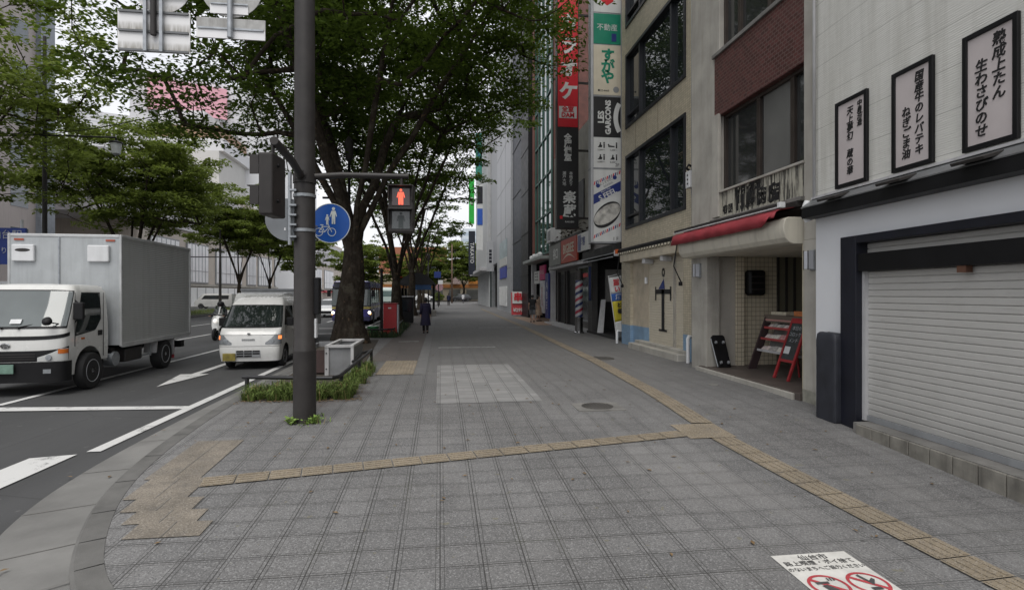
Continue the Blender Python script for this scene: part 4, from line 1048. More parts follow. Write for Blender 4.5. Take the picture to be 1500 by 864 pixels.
# karaoke sign
def karaoke_sign():
    x0, x1, y0, y1 = 5.12, 6.02, 23.5, 23.85
    t = thing('karaoke_sign', 'tall red and black vertical karaoke sign reading カラオケ and 楽蔵', 'sign', (5.57, 23.67, 4.6))
    bx('case', MT['darkmetal'], t, x0-.04, x1+.04, y0, y1, 4.55, 15.4, .012)
    yf = y0-.012; cx = (x0+x1)/2
    bx('red_panel', M_REDSIGN, t, x0, x1, yf, y0+.01, 9.02, 15.35); bx('black_panel', M_INK, t, x0, x1, yf, y0+.01, 4.6, 9.0)
    vtext('カラオケ', .82, M_SIGNW, t, (cx, yf-.003, 12.05), RT, UP, line=1.22, bold=.035, shear=.1, world=True)
    b = MB(); b.box(x0+.05, x1-.05, yf-.006, yf, 9.40, 9.92); b.build('white_label', M_SIGNW, t, True)
    text('全室', .27, M_REDSIGN, t, (cx, yf-.010, 9.78), RT, UP, bold=.008, world=True); text('DAM', .27, M_REDSIGN, t, (cx, yf-.010, 9.53), RT, UP, bold=.01, world=True)
    vtext('全席個室', .34, M_SIGNW, t, (cx, yf-.003, 8.10), RT, UP, line=.86, bold=.014, world=True)
    vtext('本格炙り', .17, M_SIGNW, t, (cx+.14, yf-.003, 6.74), RT, UP, line=.92, world=True); vtext('瀬戸大地', .17, M_SIGNW, t, (cx-.16, yf-.003, 6.74), RT, UP, line=.92, world=True)
    vtext('楽蔵', .56, M_SIGNW, t, (cx+.06, yf-.003, 5.60), RT, UP, line=1.05, bold=.02, shear=.08, world=True)
    text('RAKUZO', .10, M_SIGNW, t, (cx+.08, yf-.003, 4.85), RT, UP, world=True)
    b = MB(); b.box(x0+.09, x0+.21, yf-.004, yf, 4.98, 5.12); b.build('seal', M_REDSIGN, t, True)
    for z in (5, 8, 11, 14): bx('bracket', MT['darkmetal'], t, x1, 6.55, 23.62, 23.72, z, z+.08)
karaoke_sign()

# banner flag
def banner():
    t = thing('banner_flag', 'leaning shop banner flag in white, blue and yellow at the dark entrance', 'banner', (6.25, 19.3, 0))
    b = MB(); b.tube([(6.38, 19.2, 0), (6.10, 19.35, 2.35)], .014); b.tube([(6.10, 19.35, 2.32), (6.46, 19.2, 2.42)], .01); b.build('pole', MT['white'], t, True)
    def pc(v, u): 
        p = Vector((6.12, 19.34, 2.28)).lerp(Vector((6.36, 19.21, .30)), v); return p + Vector((.42*u, -.10*u+.05*sin(u*5+v*7)*u, .08*u-.03*sin(v*5)*u))
    for name, a, c, m in (('white_cloth', 0, .30, M_SIGNW), ('blue_cloth', .30, .44, mat('flag blue', (.02,.10,.38), .7)), ('yellow_cloth', .44, .82, mat('flag yellow', (.52,.44,.03), .7)), ('pale_cloth', .82, 1.0, M_SIGNW)):
        b = MB(); b.grid([[pc(a+(c-a)*j/6, k/6) for k in range(7)] for j in range(7)]); o = b.build(name, m, t, True, smooth=True); o.modifiers.new('solid', 'SOLIDIFY').thickness = .004
    for s, v, sz, m in (('旨', .11, .26, M_REDSIGN), ('い', .23, .22, M_REDSIGN), ('酒', .37, .2, M_SIGNW), ('と', .52, .18, M_INK), ('肴', .64, .18, M_INK)):
        p = pc(v, .5); text(s, sz, m, t, (p.x, p.y-.05, p.z), (1, -.2, .15), UP, world=True, bold=.008)
banner()

# ================================================================== 5. barber building
BX = 6.50
bb = thing('barber_building', 'old grey building with barber pole and red fascia sign', 'building', (BX, 27, 0))
bx('upper_wall', MT['concrete'], bb, BX+.1, BX+6, 23.45, 31.2, 4.3, 9.5)
bx('lower_wall', mat('dark entrance wall', (.11,.105,.10), .6, dirt=.3), bb, BX+.25, BX+5, 23.45, 31.2, -.1, 4.3)
bx('floor_strip', MT['whitegrey'], bb, BX-.5, BX+.3, 23.4, 31.2, -.2, .09)
for y0, y1 in ((28.7, 30.2), (26.2, 28.1)): 
    f = bx('doorway', MT['black'], bb, BX+.2, BX+.26, y0, y1, .09, 2.75); bx('door_frame', MT['darkmetal'], bb, BX+.1, BX+.27, y0-.12, y0, .09, 2.9); bx('door_frame', MT['darkmetal'], bb, BX+.1, BX+.27, y1, y1+.12, .09, 2.9)
f = bx('window', MT['grey'], bb, BX+.15, BX+.26, 23.6, 25.9, .4, 3.0); b = MB(); b.quad((BX+.145, 23.7, .5), (BX+.145, 25.8, .5), (BX+.145, 25.8, 2.9), (BX+.145, 23.7, 2.9)); b.build('pane', MT['glass'], f)
bx('red_strip', M_REDSIGN, bb, BX+.02, BX+.14, 23.7, 25.6, 2.45, 2.62)
bx('lintel', MT['whitegrey'], bb, BX-.25, BX+.3, 23.5, 31.2, 3.05, 3.2, .01)
bx('flower_sill', MT['black'], bb, BX-.30, BX+.2, 23.5, 30.5, 4.3, 4.5)
for y in (24.5, 26.5, 28.5):
    f = bx('window', MT['black'], bb, BX+.05, BX+.3, y, y+1.4, 5.2, 7.0)
for name, y0, y1, z0, z1, m, s, sz, tm, lab in (('fascia_sign', 27.7, 30.6, 3.22, 4.35, mat('sign dull grey', (.19,.195,.185), .5, dirt=.3), '谷口', .62, M_SIGNW, 'dull grey fascia sign with white characters left of the red one'),
        ('fascia_sign', 24.3, 27.5, 3.22, 4.38, mat('sign orange red', (.40,.055,.03), .5, var=.12), 'BIGBEE', .62, M_CREAM, 'orange red fascia sign with cream lettering above the doors'),
        ('fascia_sign', 22.3, 24.1, 3.56, 4.35, M_SIGNW, '理容', .4, M_INDIGO, 'white and blue fascia sign just left of the stacked sign')):
    t = thing(name, lab, 'sign', (BX-.3, (y0+y1)/2, z0)); bx('panel', m, t, BX-.34, BX-.24, y0, y1, z0, z1, .008)
    text(s, sz, tm, t, (BX-.345, (y0+y1)/2 - (.3 if s == '谷口' else 0), (z0+z1)/2+(.08 if s == 'BIGBEE' else 0)), LEFT, UP, world=True, bold=.012, xs=1.0 if len(s) < 3 else 1.15)
    if s == 'BIGBEE':
        b = MB(); n = 10
        for k in range(n):
            f = lambda k, o: (BX-.345, y0+.3+(y1-y0-.6)*k/n, 3.35+.2*sin(pi*k/n)+o*sin(pi*min(max(k, .6), n-.6)/n))
            b.quad(f(k, 0), f(k+1, 0), f(k+1, .09), f(k, .09))
        b.build('swoosh', M_CREAM, t, True)
    if s == '理容':
        b = MB(); b.box(BX-.348, BX-.342, 23.5, 24.0, 3.6, 4.3); b.build('blue_stripes', M_INDIGO, t, True)
b = MB()
for k in range(60):
    y = rnd.uniform(23.6, 30.4); x = rnd.uniform(BX-.3, BX+.1); z = 4.5+rnd.uniform(0, .38)
    for j in range(3):
        a = rnd.uniform(0, 6.28); d = Vector((cos(a), sin(a), rnd.uniform(-.2, .8)))*rnd.uniform(.1, .22); n = d.cross(Vector((0, 0, 1))).normalized()*.05
        p = Vector((x, y, z)); b.quad(p, p+d*.5+n, p+d, p+d*.5-n)
tag(b.build('sill_plants', mat('dry planting', (.06,.05,.035), .9, var=.5, scale=8)), 'dry straggling plants in the box above the fascia signs', 'plants', kind='stuff')
t = thing('wall_unit', 'white box unit on the wall left of the plants over the fascia', 'air conditioner', (BX-.3, 30.0, 4.4))
bx('case', MT['white'], t, BX-.5, BX+.1, 29.3, 30.5, 4.52, 5.3, .03); bx('grille', MT['grey'], t, BX-.51, BX-.49, 29.5, 30.2, 4.65, 5.15)

def barber_pole():
    t = thing('barber_pole', 'tall standing barber pole with red, white and blue stripes', 'barber pole', (5.92, 22.9, 0))
    M = Matrix.Translation((5.92, 22.9, 0))
    b = MB(); b.lathe([(.22, 0), (.22, .05), (.17, .08), (.17, .62), (.19, .66), (.19, .70)], M); b.build('base', mat('chrome', (.45,.45,.46), .18, 1.0), t, True, smooth=40)
    b = MB(); b.lathe([(.19, 2.28), (.19, 2.34), (.17, 2.36), (.17, 2.62), (.12, 2.70), (.0, 2.72)], M); b.build('cap', MT['darkmetal'], t, True, smooth=40)
    m = bpy.data.materials.new('barber stripes'); g = NG(m); X, Y, Z = g.xyz(g.pos())
    a = g.math('DIVIDE', g.math('ARCTAN2', g.math('SUBTRACT', X, 5.92), g.math('SUBTRACT', Y, 22.9)), 2*pi)
    f = g.math('FRACT', g.math('ADD', a, g.math('MULTIPLY', Z, 1.9)))
    rp = g.new('ShaderNodeValToRGB'); rp.color_ramp.interpolation = 'CONSTANT'; g.put(rp.inputs['Fac'], f); e = rp.color_ramp.elements
    e.new(.5); e.new(.75)
    for i, (p, c) in enumerate(((0, (.34,.35,.36)), (.25, (.27,.03,.05)), (.5, (.34,.35,.36)), (.75, (.02,.03,.09)))): e[i].position = p; e[i].color = (*c, 1)
    g.put(g.p.inputs['Base Color'], rp.outputs['Color']); g.p.inputs['Roughness'].default_value = .15
    b = MB(); b.lathe([(.165, .70), (.165, 2.28)], M, 28); b.build('striped_drum', m, t, True, smooth=40)
barber_pole()

# ================================================================== 6. glass fronted building with canopy
gb = thing('glass_building', 'glass fronted building with red brown edges and green mullions', 'building', (6.55, 34, 0))
GLS = glass('blue green glazing', (.06,.075,.075), .02, 1.0)
bx('core', mat('red brown cladding', (.12,.045,.035), .6, var=.3), gb, 6.6, 12, 31.25, 37.6, 4.0, 26)
f = bx('glazing', GLS, gb, 6.54, 6.6, 31.5, 37.0, 4.2, 25)
b = MB()
for y in (31.5, 32.9, 34.3, 35.7, 37.0): b.box(6.46, 6.54, y-.05, y+.05, 4.2, 25)
for z in (4.2, 6.6, 9.0, 11.4, 13.8, 16.2): b.box(6.47, 6.54, 31.5, 37, z-.05, z+.05)
b.build('mullion', mat('green frame', (.05,.12,.10), .5), f)
bx('edge_pier', mat('red brown pier', (.17,.06,.045), .7), gb, 6.40, 6.62, 37.0, 37.7, 3.9, 26)
bx('canopy', mat('canopy grey', (.30,.32,.31), .5), gb, 5.75, 6.6, 31.3, 37.9, 3.72, 3.92, .02)
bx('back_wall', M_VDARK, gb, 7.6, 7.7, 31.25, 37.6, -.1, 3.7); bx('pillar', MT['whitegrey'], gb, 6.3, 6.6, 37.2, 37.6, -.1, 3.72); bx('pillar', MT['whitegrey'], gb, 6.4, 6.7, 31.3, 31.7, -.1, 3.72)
bx('entrance_floor', mat('tan entrance tiles', (.25,.17,.12), .7, var=.2), gb, 5.2, 7.6, 29.0, 39.0, -.1, .012)
def wsign(lab, y0, y1, z0, z1, m, s, sz, tm, vert=True, x=6.33):
    t = thing('shop_sign', lab, 'sign', (x, (y0+y1)/2, z0)); bx('panel', m, t, x-.06, x+.04, y0, y1, z0, z1, .006)
    (vtext if vert else text)(s, sz, tm, t, (x-.066, (y0+y1)/2, (z0+z1)/2), LEFT, UP, world=True, line=.95)
wsign('square white sign with black strokes at the dark entrance', 34.4, 36.2, 2.35, 3.15, M_SIGNW, '三王', .6, M_INK, False)
wsign('bright pink sign above white poster panels', 32.5, 34.2, 2.55, 3.45, mat('pink sign', (.50,.03,.15), .5), 'ネイル', .36, M_SIGNW, False)
wsign('tall white poster panel below the pink sign', 32.6, 34.1, .5, 2.5, mat('poster', (.50,.50,.53), .5, var=.35, scale=3), '美容室', .4, MT['red'])
wsign('tall dark blue panel sign with white letters beside the barber building', 31.35, 32.3, .25, 2.9, M_INDIGO, 'ABE', .62, M_SIGNW)
for k in range(7):
    b = MB(); b.lathe([(.0, 0), (.10, .06), (.14, .2), (.10, .3), (0, .34)], Matrix.Translation((6.1+.05*(k % 2), 33+.55*k, 3.92+.03*sin(k*2))), 10)
    tag(b.build('globe_lamp', MT['white'], smooth=True), 'small round white globe lamp along the canopy of the glass building', 'lamp', 'globe lamps on the canopy')

# ================================================================== 7. black tower, grey office building, further fronts
tw = thing('black_tower', 'very tall dark blue and black clad tower slab', 'building', (6.5, 42, 0))
bx('blue_slab', mat('dark blue cladding', (.020,.027,.042), .5, 0, var=.12, spec=.3), tw, 6.4, 12, 41.4, 48.0, -.1, 42); bx('black_slab', mat('black cladding', (.009,.009,.011), .5, var=.2, spec=.3), tw, 6.15, 12, 38.0, 41.4, -.1, 42)
b = MB()
for z in range(3, 42, 3): b.box(6.12, 6.16, 38, 41.4, z, z+.05)
for z in range(2, 40, 4): b.box(6.36, 6.41, 41.4, 48, z, z+.05)
b.build('cladding_joint', MT['black'], tw, True)
of = thing('grey_office', 'light grey office building with poster panels on its corner', 'building', (6.4, 54, 0))
bx('corner_block', MT['lightgrey'], of, 6.25, 14, 48.3, 60.0, -.1, 34)
bx('rear_block', mat('grey cladding', (.33,.34,.355), .5, var=.08), of, 6.4, 14, 60.0, 69, 5.2, 30)
b = MB()
for z in range(4, 34, 4): b.box(6.235, 6.26, 48.3, 60, z, z+.06)
for y in (52.2, 56.1): b.box(6.235, 6.26, y, y+.06, 3, 34)
b.build('panel_joint', MT['grey'], of, True)
bx('glass_front', GLS, of, 7.0, 7.2, 60, 69, -.1, 5.2)
b = MB()
for y in range(60, 70): b.box(6.95, 7.02, y-.05, y+.05, -.1, 5.2)
b.build('mullion', MT['darkmetal'], of, True)
for y0, y1, z0, z1, m, lab in ((51.0, 57.0, 5.2, 6.9, mat('poster teal', (.36,.44,.46), .5, var=.3, scale=1.5), 'pale teal poster panel on the grey office corner'),
        (51.0, 57.0, 4.4, 5.2, M_SIGNW, 'white middle poster panel on the grey office corner'), (51.2, 56.8, 3.2, 4.3, mat('poster blue', (.03,.05,.34), .5, var=.4, scale=1.5), 'deep blue poster panel on the grey office corner'),
        (50.8, 57.2, .5, 2.4, mat('blank white', (.80,.81,.80), .5), 'blank white panel at the foot of the grey office')):
    b = MB(); b.box(6.17, 6.24, y0, y1, z0, z1); tag(b.build('poster_panel', m, bevel=.01), lab, 'poster')
fs = thing('far_shop_block', 'pale shop building with glass front beyond the grey office', 'building', (6.2, 78, 0))
bx('upper_wall', mat('pale cladding', (.44,.45,.45), .5, var=.08), fs, 6.0, 16, 69.2, 92, 5.0, 26); bx('canopy', MT['whitegrey'], fs, 5.0, 7, 69.2, 92, 4.6, 5.0, .02); bx('glass_front', GLS, fs, 6.3, 6.5, 69.2, 92, -.1, 4.6)
b = MB()
for y in range(70, 92, 2): b.box(6.22, 6.3, y-.08, y+.08, -.1, 4.6)
b.build('mullion', MT['white'], fs, True)
bx('lower_wall', MT['grey'], fs, 6.5, 16, 69.2, 92, -.1, 5)
def vsign(lab, y, x0, x1, z0, z1, m, s, sz, tm, rot=False, name='blade_sign'):
    t = thing(name, lab, 'sign', ((x0+x1)/2, y, z0)); bx('panel', m, t, x0, x1, y, y+.25, z0, z1, .01)
    if s:
        if rot: text(s, sz, tm, t, ((x0+x1)/2, y-.005, (z0+z1)/2), (0, 0, -1), (1, 0, 0), world=True, bold=.01)
        else: vtext(s, sz, tm, t, ((x0+x1)/2, y-.005, (z0+z1)/2), RT, UP, world=True, bold=.01, line=1.0)
vsign('dark navy vertical blade sign reading TAKAYO near the street end', 84, 4.35, 5.35, 4.6, 11.3, mat('navy blade', (.012,.016,.03), .5), 'TAKAYO', .8, M_SIGNW, True)
vsign('tall bright green blade sign high above the far shops', 88, 4.6, 5.45, 12.9, 20.2, mat('bright green', (.02,.45,.05), .5), '薬局', .6, M_SIGNW)
vsign('grey blade sign with navy and royal blue fields', 74, 4.95, 5.75, 7.6, 16.5, M_SIGNW, '', 1, M_INK)
for z0, z1, m, lab in ((11.0, 13.2, mat('royal blue', (.02,.09,.42), .5), 'royal blue square panel on the far grey blade sign'), (13.9, 16.2, MT['navy'], 'dark navy panel at the top of the far grey blade sign')):
    b = MB(); b.box(4.98, 5.72, 73.93, 73.99, z0, z1); tag(b.build('advert_sign', m), lab, 'sign')
vsign('blade sign of red and green fields among leaves high up', 76, 4.9, 5.8, 17.5, 24, mat('mixed green', (.03,.22,.16), .5), 'BLUE', .7, mat('royal blue 2', (.02,.1,.45), .5))
vsign('grey sign box with dark square marks over the far glass front', 66, 5.6, 6.5, 4.4, 8.0, MT['lightgrey'], '■■■■', .42, MT['navy'])
# red and white price board on the pavement
t = thing('standing_board', 'red and white standing board leaning back before the black tower', 'sign board', (6.0, 41.2, 0))
b = MB(); b.prism([(5.35, 40.9, .1), (6.25, 40.9, .1), (6.25, 41.15, 1.8), (5.35, 41.15, 1.8)], (0, .06, 0)); b.build('panel', mat('board red', (.48,.05,.06), .5, var=.15, scale=4), t, True, bevel=.01)
b = MB(); b.prism([(5.42, 40.945, .95), (6.28, 40.945, .95), (6.28, 41.06, 1.85), (5.42, 41.06, 1.85)], (0, .02, 0)); b.build('poster', M_SIGNW, t, True)
text('串', .7, M_REDSIGN, t, (5.85, 40.965, 1.4), (1, 0, 0), (0, .13, 1), world=True, bold=.02); text('¥299', .36, M_SIGNW, t, (5.85, 40.885, .45), (1, 0, 0), (0, .13, 1), world=True, bold=.01)
b = MB(); b.tube([(5.5, 41.2, 1.7), (5.5, 41.7, .0)], .02); b.tube([(6.2, 41.2, 1.7), (6.2, 41.7, 0)], .02); b.build('leg', MT['black'], t, True)
# ================================================================== signal pole with its arms
PX, PY = -1.83, 7.75
pole = thing('signal_pole', 'thick dark bronze street pole with two signal arms at the pavement corner', 'pole', (PX, PY, gz(PY)))
b = MB(); M = Matrix.Translation((PX, PY, gz(PY)-.05))
b.lathe([(.150, 0), (.150, 1.0), (.149, 1.02), (.142, 1.03), (.135, 4), (.125, 9)], M, 40); b.build('shaft', MT['darkmetal'], pole, True, smooth=40)
for za, zb in ((2.62, 2.66), (3.09, 3.13)):
    b = MB(); b.lathe([(.147, za), (.147, zb)], M, 40); b.build('clamp_band', MT['steel'], pole, True, smooth=40)
b = MB(); b.lathe([(.150, 3.28), (.150, 3.40)], M, 40); b.build('arm_collar', MT['darkmetal'], pole, True, smooth=40)
b = MB(); b.box(PX+.13, PX+.20, PY-.06, PY+.10, 1.42, 1.92); b.build('control_box', MT['black'], pole, True, bevel=.01)
b = MB(); b.box(PX+.135, PX+.16, PY-.04, PY+.05, 1.10, 1.36); b.build('white_plate', MT['white'], pole, True)
b = MB(); b.cyl((PX-.02, PY-.16, 3.29), (PX-.02, PY-.13, 3.29), .075, .075, 16)
for k in range(6): a = k*pi/3; b.cyl((PX-.02+.058*cos(a), PY-.175, 3.29+.058*sin(a)), (PX-.02+.058*cos(a), PY-.15, 3.29+.058*sin(a)), .01, .01, 8)
b.build('arm_flange', MT['darkmetal'], pole, True)
b = MB(); b.tube([(PX+.1, PY-.01, 3.29), (PX+.5, PY-.01, 3.325), (PX+1.38, PY-.03, 3.325)], [.045, .042, .038], 14); b.cyl((PX+1.38, PY-.03, 3.325), (PX+1.395, PY-.03, 3.325), .04, .04)
b.tube([(PX+1.30, PY-.03, 3.31), (PX+1.30, PY-.03, 3.18)], .022); b.build('arm', MT['darkmetal'], pole, True, smooth=40)
b = MB(); b.tube([(PX-.02, PY-.14, 3.28), (PX+.06, PY-.9, 3.30), (PX+.075, PY-1.65, 3.33)], [.05, .048, .045], 14); b.tube([(PX+.04, PY-1.55, 3.31), (PX+.03, PY-1.55, 3.16)], .02); b.build('arm', MT['darkmetal'], pole, True, smooth=40)
# high arm that carries the direction sign backs
b = MB(); b.tube([(PX, PY, 7.2), (PX-1.2, PY+.1, 7.25), (PX-3.2, PY+.2, 7.3)], [.06, .055, .045], 12); b.build('sign_arm', MT['darkmetal'], pole, True, smooth=True)

def ped_signal(name, loc, rz, label, lit):
    """origin at the top hanger; the lamps face local -Y"""
    t = thing(name, label, 'traffic light', loc, rz, 'pedestrian signals')
    b = MB(); b.box(-.175, .175, -.075, .075, -.66, 0); b.build('housing', MT['darkmetal'], t, bevel=.022, bseg=3)
    for i, z in enumerate((-.17, -.49)):
        b = MB(); b.box(-.125, .125, -.082, -.070, z-.125, z+.125); ln = b.build('lens', glass('red signal lens', (.045,.02,.02), .2) if i == 0 else glass('dark signal lens', (.05,.058,.06), .2), t, bevel=.008)
        b = MB(); b.box(-.165, .165, -.20, -.075, z+.135, z+.145); b.box(-.165, -.155, -.17, -.075, z-.06, z+.135); b.box(.155, .165, -.17, -.075, z-.06, z+.135)
        b.build('visor', MT['darkmetal'], t, bevel=.003)
        # standing figure
        b = MB(); y = -.0835; S_ = .9
        b.cyl((0, y, z+.088), (0, y-.003, z+.088), .019, .019, 14)
        b.prism([(-.042*S_, y, z+.062), (.042*S_, y, z+.062), (.056, y, z-.01), (.045, y, z-.016), (.032, y, z+.03), (.032, y, z-.11), (.004, y, z-.11), (0, y, z-.03), (-.004, y, z-.11), (-.032, y, z-.11), (-.032, y, z+.03), (-.045, y, z-.016), (-.056, y, z-.01)], (0, -.003, 0))
        if i == 0: b.build('red_figure', emis('red figure', (1, .13, .07), .95, (.5,.05,.03)), t)
        else: b.build('dark_figure', mat('dark figure', (.04,.05,.05), .4), t)
    for z in (-.12, -.5):
        b = MB(); b.cyl((.05, .075, z), (.05, .10, z), .018, .018, 10); b.build('hinge', MT['black'], t)
    return t
ped_signal('pedestrian_signal', (PX+1.30, PY-.03, 3.20), radians(-3), 'pedestrian signal showing a red standing figure on the right hand arm', True)
ped_signal('pedestrian_signal', (PX+.03, PY-1.55, 3.19), radians(-97), 'pedestrian signal seen from its narrow side on the arm towards the camera', True)

# blue round shared-path sign and the grey back of another sign
def disc_sign():
    t = thing('round_sign', 'round blue sign with white adult, child and bicycle symbols behind the pole', 'road sign', (-1.60, 8.32, 2.45))
    c = Vector((-1.60, 8.32, 2.735)); R = .292
    f = Vector((-.10, -1, 0)).normalized(); r = Vector((1, -.10, 0)).normalized()
    b = MB(); b.cyl(c, c-f*.012, R, R, 48); b.build('plate', mat('sign blue', (.008,.075,.33), .35, var=.08), t, True)
    b = MB(); n = 48
    for k in range(n):
        a0, a1 = 2*pi*k/n, 2*pi*(k+1)/n; q = lambda a, R_: c+f*.003+(r*cos(a)+Vector((0, 0, 1))*sin(a))*R_
        b.quad(q(a0, R), q(a1, R), q(a1, R-.010), q(a0, R-.010))
    W = mat('sign symbol white', (.55,.58,.56), .4); b.build('rim', W, t, True)
    P = lambda u, v, d=.003: c+f*d+r*u+Vector((0, 0, 1))*v
    def fig(x, z, s):
        b = MB(); b.prism([P(x+.028*s*cos(k*.523), z+.115*s+.028*s*sin(k*.523)) for k in range(12)], f*.002)
        b.prism([P(x+u*s, z+v*s) for u, v in ((-.035,.08),(.035,.08),(.06,-.02),(.048,-.025),(.032,.03),(.03,-.15),(.006,-.15),(0,-.04),(-.006,-.15),(-.03,-.15),(-.032,.03),(-.055,-.03),(-.066,-.022))], f*.002)
        return b
    fig(.045, .115, .85).build('adult_symbol', W, t, True); fig(-.045, .055, .52).build('child_symbol', W, t, True)
    b = MB()
    def ring(x, z, R0, R1):
        for k in range(20):
            a0, a1 = 2*pi*k/20, 2*pi*(k+1)/20; b.quad(P(x+R0*cos(a0), z+R0*sin(a0)), P(x+R1*cos(a0), z+R1*sin(a0)), P(x+R1*cos(a1), z+R1*sin(a1)), P(x+R0*cos(a1), z+R0*sin(a1)))
    ring(-.17, -.13, .052, .062); ring(.02, -.13, .052, .062)
    def bar(u0, v0, u1, v1, w=.005):
        d = Vector((u1-u0, v1-v0)).normalized(); n = (-d.y*w, d.x*w); b.quad(P(u0+n[0], v0+n[1]), P(u1+n[0], v1+n[1]), P(u1-n[0], v1-n[1]), P(u0-n[0], v0-n[1]))
    for q in ((-.17,-.13,-.12,-.05), (-.12,-.05,-.015,-.05), (.02,-.13,-.03,-.02), (-.03,-.02,-.06,-.015), (-.12,-.05,-.085,-.13), (-.085,-.13,-.015,-.05), (-.17,-.13,-.085,-.13), (-.125,-.03,-.11,-.06), (-.15,-.025,-.10,-.025)): bar(*q)
    b.build('bicycle_symbol', W, t, True)
    b = MB(); b.cyl(P(-.2, -.05, -.02), (PX-.02, PY+.1, 2.66), .018, .018); b.build('bracket', MT['steel'], t, True)
disc_sign()
t = thing('round_sign', 'grey back of a round sign on a thin post left of the pole', 'road sign', (-2.0, 7.70, 2.4))
b = MB(); c = Vector((-2.02, 7.66, 2.69)); b.cyl(c, c+Vector((-.3, 1, 0)).normalized()*.01, .285, .285, 40); b.build('plate', mat('sign back grey', (.24,.255,.27), .45, .5, var=.08), t, True)
b = MB(); b.cyl((-1.99, 7.62, 2.35), (-1.99, 7.62, 3.32), .024, .024, 14); b.build('post', MT['steel'], t, True, smooth=40)
b = MB(); b.box(-2.25, -2.05, 7.645, 7.652, 2.545, 2.58); b.build('sticker', MT['white'], t, True)
for z in (2.46, 2.62, 2.75, 2.88, 3.08):
    b = MB(); b.box(-1.99, -1.90, 7.58, 7.66, z-.012, z+.012); b.build('clamp', MT['steel'], t, True)

# backs of the overhead direction signs
def sign_backs():
    m = mat('aluminium sign back', (.78,.78,.79), .5, 0, var=.04, dirt=0)
    g_ = bpy.data.materials.new('streaked sign back'); g = NG(g_); X, Y, Z = g.xyz(g.pos())
    n = g.noise(g.mapping(g.pos(), (9, 1, 1.2)), 2.5, 6, .6)
    fz = g.math('FRACT', g.math('DIVIDE', g.math('SUBTRACT', Z, 4.965), .265))
    k = g.math('MULTIPLY', g.ramp(fz, [(.06, 0.0), (.12, 1.0), (.40, .5), (.55, 0.0)]), g.ramp(n, [(.3, .25), (.6, 1.0)]))
    g.put(g.p.inputs['Base Color'], g.mix(k, (.78,.78,.78), (.25,.235,.20))); g.p.inputs['Roughness'].default_value = .5
    t = thing('overhead_sign', 'left overhead sign seen from behind, streaked white panel on twin posts', 'road sign', (-3.85, 7.97, 4.95), 0, 'overhead sign backs')
    y = 7.97
    b = MB(); b.box(-4.30, -3.385, y, y+.02, 4.965, 5.525); b.build('panel', g_, t, True, bevel=.004)
    b = MB(); b.cyl((-3.76, y+.02, 5.88), (-3.76, y+.03, 5.88), .37, .37, 40); b.build('disc', g_, t, True)
    b = MB()
    for x in (-3.93, -3.73): b.box(x-.022, x+.022, y-.07, y-.025, 4.95, 7.3)
    b.build('post', MT['steel'], t, True, bevel=.006)
    b = MB(); b.cyl((-3.83, y-.045, 5.18), (-3.83, y-.045, 7.3), .038, .038, 14); b.build('hanger', MT['darkmetal'], t, True, smooth=40)
    b = MB()
    for z in (4.98, 5.24, 5.50, 5.74): b.box(-4.28, -3.40, y-.025, y, z-.014, z+.014)
    b.build('rail', mat('rail grey', (.14,.145,.15), .5, .4), t, True)
    t = thing('overhead_sign', 'right overhead sign seen from behind, grimy disc over a white plate', 'road sign', (-2.8, 7.88, 5.17), 0, 'overhead sign backs')
    y = 7.88; gm = mat('grimy disc back', (.38,.38,.37), .6, var=.2, scale=9, dirt=.75, dirtc=(.13,.115,.10))
    b = MB(); b.box(-3.27, -2.38, y, y+.02, 5.165, 5.445); b.build('panel', gm, t, True, bevel=.004)
    b = MB(); b.box(-3.268, -2.382, y-.003, y, 5.168, 5.29); b.build('clean_panel', m, t, True)
    b = MB(); b.cyl((-2.82, y, 5.86), (-2.82, y+.012, 5.86), .40, .40, 44); b.build('disc', gm, t, True)
    b = MB(); b.box(-3.09, -2.60, y-.012, y-.002, 5.50, 5.62); b.build('clean_panel', m, t, True)
    b = MB(); b.cyl((-2.82, y-.05, 5.16), (-2.82, y-.05, 7.3), .036, .036, 14); b.build('post', MT['steel'], t, True, smooth=40)
    b = MB(); b.box(-3.25, -2.40, y-.02, y-.004, 5.285, 5.31); b.box(-3.08, -2.6, y-.03, y-.012, 5.62, 5.64); b.build('rail', MT['steel'], t, True)
sign_backs()

